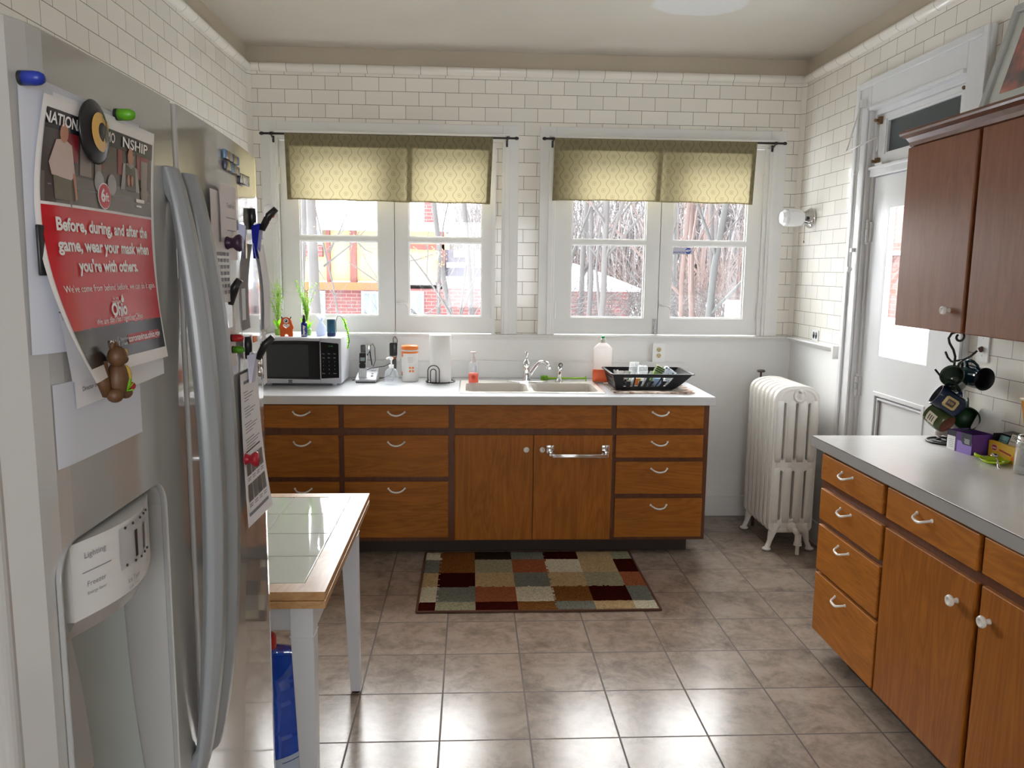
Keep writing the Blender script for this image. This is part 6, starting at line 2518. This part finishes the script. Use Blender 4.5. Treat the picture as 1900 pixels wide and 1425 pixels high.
o4 = Vector((-1, -.35, .05))
o4 = (o4 - a4 * o4.dot(a4)).normalized()


def p4(x, y, e):
    a = y / .045
    return c4 + a4 * x + (o4 * math.cos(a) + a4.cross(o4) * math.sin(a)) * (.0462 + e)


k.grid(lambda u, v: p4(-.022 + .044 * u, -.020 + .040 * v, .0006), 6, 6)
k.use(M_INK)
k.text('JAVA', .014, fn=lambda x, y: p4(y, x, .0012)) if False else None
for q in (-.010, .0, .010):
    k.grid(lambda u, v: p4(q - .002 + .004 * u, -.012 + .024 * v, .0012), 2, 4)
k.build('label_panel', t4)
mug((1.984, 3.052, 1.022), (-.50, -.85, .08), (.10, .2, 1), .048, .088, M_GLZ('green_glaze', (.015, .050, .018)), M_GLZ('green_inside', (.008, .035, .010), .45), M_GLZ('green_base', (.02, .05, .02)), 'green mug with its open mouth towards the room, lower right of the mug tree', belly=.05)
# pink white pepper mill lying behind
k = MB(mat('pale_ceramic', (.68, .60, .56), .3))
k.lathe([(0, 0), (.016, .002), (.020, .014), (.016, .026), (.010, .030), (.014, .036), (.018, .05), (.016, .085), (0, .087)], 20, AX((1.955, 3.205, .934), (1, -.25, -.08)))
tag(k.build('pepper_mill'), 'small pale ceramic mill lying at the back edge behind the mug tree base', 'mill')

# purple tea box with open lid
bx = thing('tea_box', 'open purple cardboard tea box with its white lid up beside the mug tree', 'box', (1.93, 2.90, .912))
M_PUR = mat('purple_card', (.115, .045, .22), .4)
M_PURL = mat('lilac_card', (.30, .20, .58), .4)
BF = FR((1.886, 2.850, .9125), (.99, .14, 0), (-.14, .99, 0))   # local x towards the wall, y away from the camera
L_, D_, H_ = .092, .128, .078
k = MB(M_PUR)
k.box(0, L_, 0, .0015, 0, H_, BF)
k.box(0, L_, D_ - .0015, D_, 0, H_, BF)
k.box(L_ - .0015, L_, 0, D_, 0, H_, BF)
k.box(0, L_, 0, D_, 0, .0015, BF)
k.use(M_PUR).box(0, .0015, 0, D_, .0, H_, BF)
bxb = k.build('carton', bx)
k = MB(M_PURL)
k.box(-.0006, 0, .0, .075, 0, .045, BF)
k.use(M_WPL).box(-.0007, 0, D_ - .042, D_, 0, .055, BF)
k.use(mat('slate_print', (.045, .05, .065), .4))
k.add([(-.0010, .002, H_), (-.0010, .052, H_), (-.0010, .052, .042), (-.0010, .044, .034), (-.0010, .002, .034)], [(0, 1, 2, 3, 4)], False, BF)
k.box(-.0009, 0, D_ - .044, D_, .056, H_, BF)
k.use(M_WPL)
for i in range(4):
    k.box(-.0014, -.0010, .012, .036 + .003 * (i % 2), .040 + .005 * i, .0415 + .005 * i, BF)
k.use(M_GREYINK)
for i in range(5):
    k.box(-.0010, -.0007, D_ - .036, D_ - .010, .012 + .007 * i, .0135 + .007 * i, BF)
k.build('printing', bxb)
k = MB(mat('lid_inside', (.70, .70, .69), .6))
lf = BF @ T(L_, D_ * .98, H_) @ Matrix.Rotation(math.radians(-90), 4, 'Z') @ Matrix.Rotation(math.radians(62), 4, 'X')
k.prism(rrect(0.004, D_ - .004, 0, .090, .010), .0012, lf)
k.build('lid', bx, label='white inside of the lifted lid')

# tea tray: open dark box with packets
ty = thing('tea_tray', 'low black open box of tea packets behind the yellow tea box', 'box', (1.99, 2.75, .912))
k = MB(mat('tray_black', (.012, .011, .012), .35))
k.box(1.965, 2.040, 2.560, 2.850, .912, .914)
k.box(1.965, 1.967, 2.560, 2.850, .912, .975)
k.box(2.038, 2.040, 2.560, 2.850, .912, 1.000)
k.box(1.965, 2.040, 2.848, 2.850, .912, 1.000)
k.box(1.965, 2.040, 2.560, 2.562, .912, .985)
k.build('tray_body', ty)
k = MB(mat('tray_lid', (.05, .045, .04), .3))
k.prism([(2.57, -.0), (2.85, 0), (2.85, .045), (2.57, .045)], .002, FR((1.995, 0, 1.000), (0, 1, 0), (1, 0, .15)))
k.use(M_PAPER3).prism([(2.60, .0), (2.78, 0), (2.78, .010), (2.60, .010)], .003, FR((1.992, 0, 1.000), (0, 1, 0), (1, 0, .15)))
k.build('tray_flap', ty)
# packets in front of it
for i, (y, z, w_, h_, c, tx, lab) in enumerate(((2.735, .985, .060, .030, (.50, .47, .38), 'TAZO', 'cream tea packet with dark letters standing in the tea tray'),
                                                 (2.690, .985, .045, .032, (.42, .50, .32), '', 'pale green tea packet leaning nearest in the tea tray'),
                                                 (2.815, .975, .050, .022, (.20, .42, .42), '', 'teal tea sachet at the far end of the tea tray'),
                                                 (2.725, .965, .070, .020, (.10, .22, .03), '', 'bright green tea sachet low in the tea tray'))):
    k = MB(mat('tea_card_%d' % i, c, .5))
    F = FR((1.972 + .006 * (i % 3), y, z + .004), (0, -1, 0), (.35, 0, 1))
    k.rbox(-w_ / 2, w_ / 2, -.02, h_ - .005, -.002, .002, .001, 1, F)
    if tx:
        k.use(M_INK)
        k.text(tx, .017, F @ T(.0, .012, .0024) if False else F @ Matrix.Rotation(0, 4, 'Z') @ T(0, .012, .0026))
    k.use(M_INK)
    k.box(-w_ / 2 + .004, w_ / 2 - .004, -.004, -.002, .0021, .0025, F)
    tag(k.build('tea_packet'), lab, 'tea packet', 'tea packets in the black tray')
# yellow tea box
yb = thing('tea_box', 'yellow tea box with a small red badge behind the lime saucer', 'box', (1.955, 2.76, .912))
M_YEL = mat('yellow_card', (.72, .42, .015), .35)
YFm = FR((1.948, 2.845, .9125), (0.02, -1, 0), (0, 0, 1))    # faces into the room
k = MB(M_YEL)
k.box(0, .150, 0, .062, -.014, 0, YFm)
k.add([(0, .062, 0), (.05, .066, .0), (.150, .058, 0), (.150, .058, -.001), (.05, .066, -.001), (0, .062, -.001)], [(0, 1, 2), (3, 4, 5)], False, YFm)
ybb = k.build('carton', yb)
k = MB(mat('badge_rim', (.75, .72, .62), .4))
hexa = lambda cx, cy, a, b2: [(cx - a, cy), (cx - a * .6, cy - b2), (cx + a * .6, cy - b2), (cx + a, cy), (cx + a * .6, cy + b2), (cx - a * .6, cy + b2)]
k.prism(hexa(.033, .040, .0180, .0115), .0006, YFm)
k.use(mat('badge_crimson', (.42, .01, .015), .4)).prism(hexa(.033, .040, .0165, .0100), .0010, YFm)
k.use(M_WPL).text('Lipton', .0105, YFm @ T(.033, .040, .0014), bold=.0002)
k.use(MATS['badge_crimson']).prism([(.060, .034), (.125, .026), (.125, .032), (.060, .040)], .0006, YFm)
k.use(M_OR).prism([(.126, .012), (.140, .010), (.144, .022), (.134, .030), (.124, .022)], .0006, YFm)
k.use(M_LIME).prism([(.120, .004), (.136, .006), (.126, .014)], .0007, YFm)
k.build('printing', ybb)

# lime leaf saucer and spoon
sa = MB(mat('lime_ceramic', (.42, .60, .015), .25))
lc = (1.905, 2.735)


def leaf_r(a):
    r_ = .046 * (1 + .16 * math.cos(2 * (a - .4))) + .010 * max(0, math.cos(a - 2.2)) ** 6
    return r_


NL = 40
vs, fs = [(lc[0], lc[1], .9145)], []
for lv, (f_, z) in enumerate(((.55, .9145), (.80, .918), (1.0, .926), (1.03, .926), (.82, .9155), (.55, .9125))):
    for i in range(NL):
        a = 2 * PI * i / NL
        vs.append((lc[0] + leaf_r(a) * f_ * math.cos(a), lc[1] + leaf_r(a) * f_ * 1.08 * math.sin(a), z))
fs += [(0, 1 + i, 1 + (i + 1) % NL) for i in range(NL)]
for lv in range(5):
    fs += [(1 + lv * NL + i, 1 + lv * NL + (i + 1) % NL, 1 + (lv + 1) * NL + (i + 1) % NL, 1 + (lv + 1) * NL + i) for i in range(NL)]
sa.add(vs, fs, True)
sa.tube([(1.905 - .02, 2.735 + .045, .922), (1.905 - .034, 2.735 + .066, .926), (1.905 - .028, 2.735 + .078, .930)], [.006, .007, .004], 8)
tag(sa.build('leaf_saucer'), 'lime green leaf shaped saucer with a spoon resting on it', 'saucer')
spn = thing('spoon', 'steel teaspoon resting across the lime leaf saucer', 'spoon', (1.90, 2.72, .926))
k = MB(M_CHROME)
SF = FR((1.905, 2.745, .934), (-.45, -1, -.10), (1, -.45, .0))
k.grid(lambda u, v: ((u - .5) * .044, (v - .5) * 2 * .0145 * math.sqrt(max(0, 1 - ((u - .5) * 2) ** 2)), .006 * (((u - .5) * 2) ** 2 + ((v - .5) * 2) ** 2 * (1 - ((u - .5) * 2) ** 2)) * 1.0), 14, 10, True, SF)
k.build('bowl', spn, solid=.0012)
k = MB(M_CHROME)
k.tube([(.020, 0, .005), (.040, 0, .004), (.070, 0, -.002), (.095, 0, -.010), (.105, 0, -.013)], [.003, .0028, .0035, .0055, .004], 8, M=SF, flat=(1, .4), up=(0, 0, 1))
k.build('handle', spn)
# clear jar and orange bag at the frame edge
jr = thing('glass_jar', 'clear glass jar with a chrome lid standing nearest on the grey worktop', 'jar', (1.905, 2.575, .912))
k = MB(M_DRINK).lathe([(0, .002), (.036, .002), (.040, .008), (.040, .105), (.034, .118), (.034, .002 + .116), (.037, .104), (.037, .010), (0, .006)], 28, T(1.905, 2.575, .912))
k.build('jar_body', jr)
k = MB(M_CHROME).lathe([(.036, .112), (.037, .116), (.036, .130), (.030, .136), (0, .138)], 28, T(1.905, 2.575, .912))
k.build('jar_lid', jr)
og = MB(mat('amber_plastic', (.62, .25, .015), .3))
og.add([(1.955, 2.705, 1.150), (1.955, 2.565, 1.165), (1.955, 2.60, .930), (1.955, 2.645, .960),
        (1.995, 2.700, 1.150), (1.995, 2.565, 1.165), (1.985, 2.60, .930), (1.985, 2.645, .960)],
       [(0, 1, 2, 3), (7, 6, 5, 4), (0, 3, 7, 4), (3, 2, 6, 7), (1, 5, 6, 2), (0, 4, 5, 1)])
og.use(mat('cream_rim', (.65, .55, .38), .4)).rbox(1.952, 1.998, 2.560, 2.712, 1.146, 1.160, .004)
tag(og.build('measuring_scoop'), 'amber orange tapered container with a cream rim at the right frame edge', 'container')

# ================================================================== OUTDOORS
GZ = -1.1
M_SNOW = mat('snow', (.80, .82, .86), .8)
M_BARK = mat('grey_bark', (.085, .078, .075), .9)
M_BARK2 = mat('mossy_bark', (.075, .074, .070), .9)
M_BARK3 = mat('rusty_bark', (.12, .085, .075), .9)
M_BRICKO = tile_mat('red_brick_wall', 0, 0, (.15, .048, .045), (.25, .20, .18), bw=.42, rh=.14, off_v=0, mortar=.009, rough=.8)
M_BRICKS = tile_mat('red_brick_side', 1, 0, (.17, .075, .062), (.19, .16, .14), bw=.21, rh=.075, off_v=0, mortar=.005, rough=.8)
M_STUCCO = paint_mat('yellow_stucco', (.36, .29, .15), .9, .15)
M_PILA = mat('brown_timber', (.16, .055, .045), .8)
M_RUST = mat('rust_gutter', (.30, .075, .022), .7)
M_DARKWIN = mat('house_window_glass', (.12, .15, .17), .15)
M_TRIMO = mat('white_trim', (.6, .6, .6), .6)

k = MB(M_SNOW)
random.seed(2)


def ground(x, y):
    return GZ + .05 * math.sin(x * .4) + .08 * math.sin(y * .23 + x * .11) + max(0, (y - 34)) * .03 + max(0, (x - 2)) * max(0, (y - 22)) * .006


k.grid(lambda u, v: (lambda x, y: (x, y, ground(x, y)))(-45 + 100 * u, 5.6 + 80 * v), 40, 34)
gr = k.build('snowy_ground', origin=(0, 30, GZ))
gr['kind'] = 'structure'

# neighbour house, 32 m away
HY = 32.0
hx = lambda x: x * 2.0
hz = lambda z: 1.585 + (z - 1.585) * 2.0
ho = thing('neighbor_house', 'red brick and yellow stucco house seen through the left window', 'house', (-4.5, HY + 4, GZ))
k = MB(M_BRICKO)
k.box(-13, hx(.35), HY, HY + 9, GZ - .5, hz(1.19))
k.build('brick_wall', ho)
k = MB(M_STUCCO)
k.box(-13, hx(-.54), HY + .15, HY + 8.8, hz(1.33), hz(2.36))
k.build('stucco_wall', ho)
k = MB(M_BRICKO)
k.box(-13, hx(-2.90), HY - .05, HY + .3, hz(1.80), hz(2.02))
k.build('brick_spandrel', ho)
k = MB(M_RUST)
k.box(-13, hx(-1.55), HY - .35, HY + .1, hz(1.16), hz(1.31))
k.build('rust_gutter', ho, label='orange rust coloured gutter band')
for (a, b2) in ((-2.375, -2.25), (-2.83, -2.76), (-.65, -.53), (-1.36, -1.28)):
    MB(M_PILA).box(hx(a), hx(b2), HY - .02, HY + .4, hz(1.31), hz(2.36)).build('timber_post', ho)
k = MB(M_PILA)
k.box(hx(-1.6), hx(-.53), HY - .02, HY + .4, hz(1.96), hz(2.06))
k.build('timber_beam', ho)
k = MB(M_BRICKO).box(hx(-.93), hx(-.74), HY + .3, HY + 1.4, hz(1.9), hz(3.1))
k.build('chimney', ho)
k = MB(M_SNOW)
k.add([(-13.5, HY - .7, hz(2.36)), (hx(-.45), HY - .7, hz(2.36)), (hx(-.45), HY + 4.5, hz(2.95)), (-13.5, HY + 4.5, hz(2.95)), (-13.5, HY + 9.6, hz(2.36)), (hx(-.45), HY + 9.6, hz(2.36)),
       (-13.5, HY - .7, hz(2.30)), (hx(-.45), HY - .7, hz(2.30))], [(0, 1, 2, 3), (3, 2, 5, 4), (0, 6, 7, 1)])
k.build('roof', ho, solid=.12)
k = MB(M_SNOW)
k.box(hx(-.54), hx(.5), HY + .2, HY + 8, hz(1.20), hz(1.44))
k.use(mat('slate_roof', (.13, .12, .16), .8))
k.box(hx(-.54), hx(.42), HY + 1.2, HY + 7, hz(1.44), hz(1.98))
k.use(M_SNOW)
k.box(hx(-.50), hx(.30), HY + .9, HY + 7, hz(1.62), hz(1.72))
k.use(M_STUCCO).box(hx(-.36), hx(.05), HY + 1.0, HY + 6, hz(1.83), hz(1.97))
k.build('side_wing', ho)
for (a, b2, c, d) in ((-3.19, -2.87, .66, 1.14), (-2.16, -1.80, .66, 1.14), (-1.24, -.93, .66, 1.14), (-3.30, -2.90, 2.03, 2.33)):
    k = MB(M_TRIMO)
    k.box(hx(a), hx(b2), HY - .10, HY, hz(c), hz(d))
    w_ = k.build('window', ho)
    k = MB(M_DARKWIN)
    m_ = (hx(a) + hx(b2)) / 2
    k.box(hx(a) + .10, m_ - .03, HY - .12, HY - .09, hz(c) + .10, hz(d) - .10)
    k.box(m_ + .03, hx(b2) - .10, HY - .12, HY - .09, hz(c) + .10, hz(d) - .10)
    k.build('pane', w_)
# garage 30 m away
GYY = 30.0
gx = lambda x: x * 30 / 18
gz = lambda z: 1.585 + (z - 1.585) * 30 / 18
ga = thing('garage', 'small red brick garage under thick snow seen through the right window', 'garage', (gx(2.9), GYY + 3, GZ))
MB(M_BRICKO).box(gx(1.2), gx(3.58), GYY, GYY + 6, GZ - .5, gz(1.13)).build('brick_wall', ga)
MB(M_TRIMO).box(gx(1.1), gx(3.80), GYY - .3, GYY + .1, gz(1.13), gz(1.20)).build('fascia', ga)
k = MB(M_SNOW)
k.add([(gx(1.1), GYY - .35, gz(1.20)), (gx(3.80), GYY - .35, gz(1.20)), (gx(3.80), GYY + 6, gz(1.25)), (gx(3.0), GYY + 3, gz(1.62)), (gx(1.9), GYY + 3, gz(1.95)), (gx(1.1), GYY + 3, gz(1.95)), (gx(1.1), GYY + 6.4, gz(1.2))],
      [(0, 1, 3, 4, 5), (1, 2, 3), (2, 6, 5, 4, 3)])
k.build('roof', ga)
k = MB(M_SNOW)
k.sphere((gx(3.80), 26, GZ + .35), (1.1, 1.0, 1.15), 18, 12)
k.use(mat('car_blue', (.05, .07, .16), .4)).box(gx(3.74), gx(3.95), 24.9, 25.3, GZ + .55, GZ + .72)
tag(k.build('snow_mound'), 'rounded snow mound beside the brick garage', 'snow pile')
# brick building outside the door on the right
nb = thing('brick_building', 'pinkish brick building outside the glazed door on the right', 'building', (7.2, 9, GZ))
MB(M_BRICKS).box(6.2, 9, 2.5, 15, GZ, 6.5).build('brick_wall', nb)
k = MB(M_TRIMO)
for z in (1.86,):
    k.box(6.1, 6.2, 2.5, 15, z, z + .06)
k.build('stone_band', nb)
k = MB(paint_mat('porch_wall', (.22, .245, .23), .8, .12))
k.box(4.50, 4.70, 3.0, 14, GZ, 1.04)
k.use(M_SNOW).box(4.45, 4.75, 3.0, 14, 1.04, 1.10)
tag(k.build('porch_wall'), 'low pale porch wall capped with snow outside the door', 'wall')


# trees
def tree(x, y, h, r, seed, m, label, lean=0.0, depth=4, spread=.55, name='bare_tree', group='bare trees in the yard', fork=.30):
    random.seed(seed)
    k = MB(m)

    def grow(p, d, L, r0, dep):
        n = 5 if dep == depth else 4
        pts, rs = [p], [r0]
        cur, dd = p.copy(), d.copy()
        for i in range(n):
            dd = (dd + Vector((random.uniform(-1, 1), random.uniform(-1, 1), random.uniform(-.4, .8))) * (.07 if dep == depth else .20)).normalized()
            cur = cur + dd * (L / n)
            pts.append(cur.copy())
            rs.append(r0 * (1 - (.45 if dep == depth else .65) * (i + 1) / n))
        k.tube(pts, rs, 7 if dep == depth else (5 if dep > 1 else 3), cap=False)
        if dep <= 0:
            return
        nb_ = random.randint(4, 6) if dep > 1 else 4
        for i in range(nb_):
            a = random.uniform(fork if dep == depth else .15, 1.0)
            q = a * n
            j = min(int(q), n - 1)
            s_ = pts[j].lerp(pts[j + 1], q - j)
            side = Vector((random.uniform(-1, 1), random.uniform(-1, 1), random.uniform(.0, .9))).normalized()
            nd = (dd * (1 - spread) + side * spread).normalized()
            grow(s_, nd, L * random.uniform(.38, .58), rs[j] * .5, dep - 1)
    base = Vector((x, y, ground(x, y) - .1))
    grow(base, Vector((lean, 0, 1)).normalized(), h, r, depth)
    o = k.build(name, origin=base)
    return tag(o, label, 'tree', group)


tree(-1.66, 9.0, 6.0, .075, 1, M_BARK, 'slim bare tree just right of the plants in the left window', .03)
tree(-2.90, 13, 6.5, .08, 2, M_BARK, 'thin bare tree at the far left of the left window', .02)
tree(-.62, 12, 3.2, .045, 3, M_BARK, 'small crooked sapling in the left window', .12, depth=4, spread=.75)
tree(-.05, 14, 7.0, .06, 4, M_BARK, 'thin leaning tree at the right side of the left window', -.10)
tree(.05, 10, 4.0, .05, 44, M_BARK, 'forked shrubby tree at the right side of the left window', .04, spread=.7, fork=.15)
tree(1.38, 9.0, 6.0, .045, 5, M_BARK, 'straight grey trunk in the middle of the left sash of the right window', .01)
tree(1.05, 10, 6.0, .045, 6, M_BARK2, 'greenish mossy trunk in the right window', .02)
tree(1.62, 12, 6.5, .045, 7, M_BARK, 'leaning thin tree in the right window', .12)
tree(2.60, 9.4, 6.5, .035, 8, M_BARK3, 'rusty brown trunk in the right sash of the right window', -.01)
tree(3.20, 10.8, 7.0, .055, 9, M_BARK2, 'thick mossy trunk at the right edge of the right window', .0)
tree(3.7, 13, 7.0, .06, 10, M_BARK3, 'reddish trunk farthest right in the right window', -.03)
for i, (x, y) in enumerate(((2.4, 17), (4.4, 19), (5.6, 22), (3.2, 21), (6.9, 24), (1.0, 20), (5.0, 16), (7.6, 20))):
    tree(x, y, 8, .07, 60 + i, (M_BARK, M_BARK3, M_BARK2)[i % 3], 'bare trees standing behind the garage and yard', random.uniform(-.05, .05), group='far bare trees')
for i, (x, y, h) in enumerate(((-1.95, 10.5, 3.6), (-1.1, 11.5, 3.0), (-.35, 9.5, 2.8), (-2.2, 14.5, 4.2), (1.9, 10.2, 3.4))):
    tree(x, y, h, .022, 90 + i, M_BARK, 'thin twiggy saplings standing close outside the windows', random.uniform(-.15, .15), spread=.7, fork=.12, group='twiggy saplings outside the windows')
# brushwood: dense thin twigs nobody could count
k = MB(M_BARK3)
random.seed(77)
for i in range(1500):
    x, y = random.uniform(1.5, 22), random.uniform(20, 42)
    if x < gx(3.9) + (y - 30) * .1 and y < 38:
        if y < 36:
            y = random.uniform(37, 44)
    p = Vector((x, y, ground(x, y)))
    h_ = random.uniform(1.5, 5.0)
    d = Vector((random.uniform(-.5, .5), random.uniform(-.3, .3), 1)).normalized()
    q = p + d * h_ * .5
    d2 = (d + Vector((random.uniform(-.6, .6), 0, random.uniform(-.3, .3)))).normalized()
    k.tube([p, q, q + d2 * h_ * .5], [.035, .022, .006], 3, cap=False)
k.use(mat('distant_grey_twig', (.21, .19, .185), .9))
for i in range(1300):
    x, y = random.uniform(-1.5, 24), random.uniform(41, 48)
    p = Vector((x, y, ground(x, y)))
    h_ = random.uniform(3.5, 11.0)
    d = Vector((random.uniform(-.25, .25), 0, 1)).normalized()
    q = p + d * h_ * .5
    d2 = (d + Vector((random.uniform(-.4, .4), 0, 0))).normalized()
    k.tube([p, q, q + d2 * h_ * .5], [.055, .040, .010], 3, cap=False)
    for j in range(3):
        s_ = p + d * h_ * random.uniform(.3, .5) if j < 1 else q + d2 * h_ * random.uniform(.0, .4)
        e_ = Vector((random.uniform(-1, 1), 0, random.uniform(.1, 1))).normalized()
        k.tube([s_, s_ + e_ * random.uniform(.8, 2.0)], [.022, .008], 3, cap=False)
k.use(M_BARK)
for i in range(2200):
    x, y = random.uniform(1.4, 6.0), random.uniform(15, 20)
    p = Vector((x, y, ground(x, y) + random.uniform(0, 2.2)))
    d = Vector((random.uniform(-1, 1), random.uniform(-.3, .3), random.uniform(-.2, 1))).normalized()
    k.tube([p, p + d * .4 + Vector((0, 0, .05)), p + d * .9], [.007, .005, .002], 3, cap=False)
stuff(k.build('brushwood', origin=(8, 30, GZ)), 'dense pinkish grey brushwood and twigs filling the yard beyond the right window', 'brushwood')
# clinging rust leaves on a left branch
k = MB(mat('rust_leaf', (.55, .20, .08), .8))
random.seed(9)
for i in range(220):
    c = random.choice(((-1.35, 2.05), (-1.15, 1.82), (-1.6, 2.2), (-.45, 1.72), (-.75, 1.78)))
    p = Vector((c[0] + random.gauss(0, .10), 9.2 + random.uniform(-.2, .2), c[1] + random.gauss(0, .07)))
    a = Vector((random.uniform(-1, 1), random.uniform(-1, 1), random.uniform(-1, 1))).normalized() * random.uniform(.01, .022)
    b2 = a.orthogonal().normalized() * .009
    k.add([p - a, p + b2, p + a, p - b2], [(0, 1, 2, 3)])
for (x0, z0, x1, z1) in ((-1.66, 1.6, -1.05, 2.15), (-1.60, 1.75, -1.35, 2.3), (-1.3, 1.9, -1.1, 1.75), (-.9, 1.65, -.35, 1.78)):
    k.use(M_BARK).tube([(x0, 9.2, z0), ((x0 + x1) / 2, 9.22, (z0 + z1) / 2 - .03), (x1, 9.2, z1)], [.012, .008, .003], 4)
    k.use(MATS['rust_leaf'])
stuff(k.build('withered_leaves', origin=(-1, 9.2, 1.5)), 'rust coloured withered leaves clinging to twigs outside the left window', 'leaves')
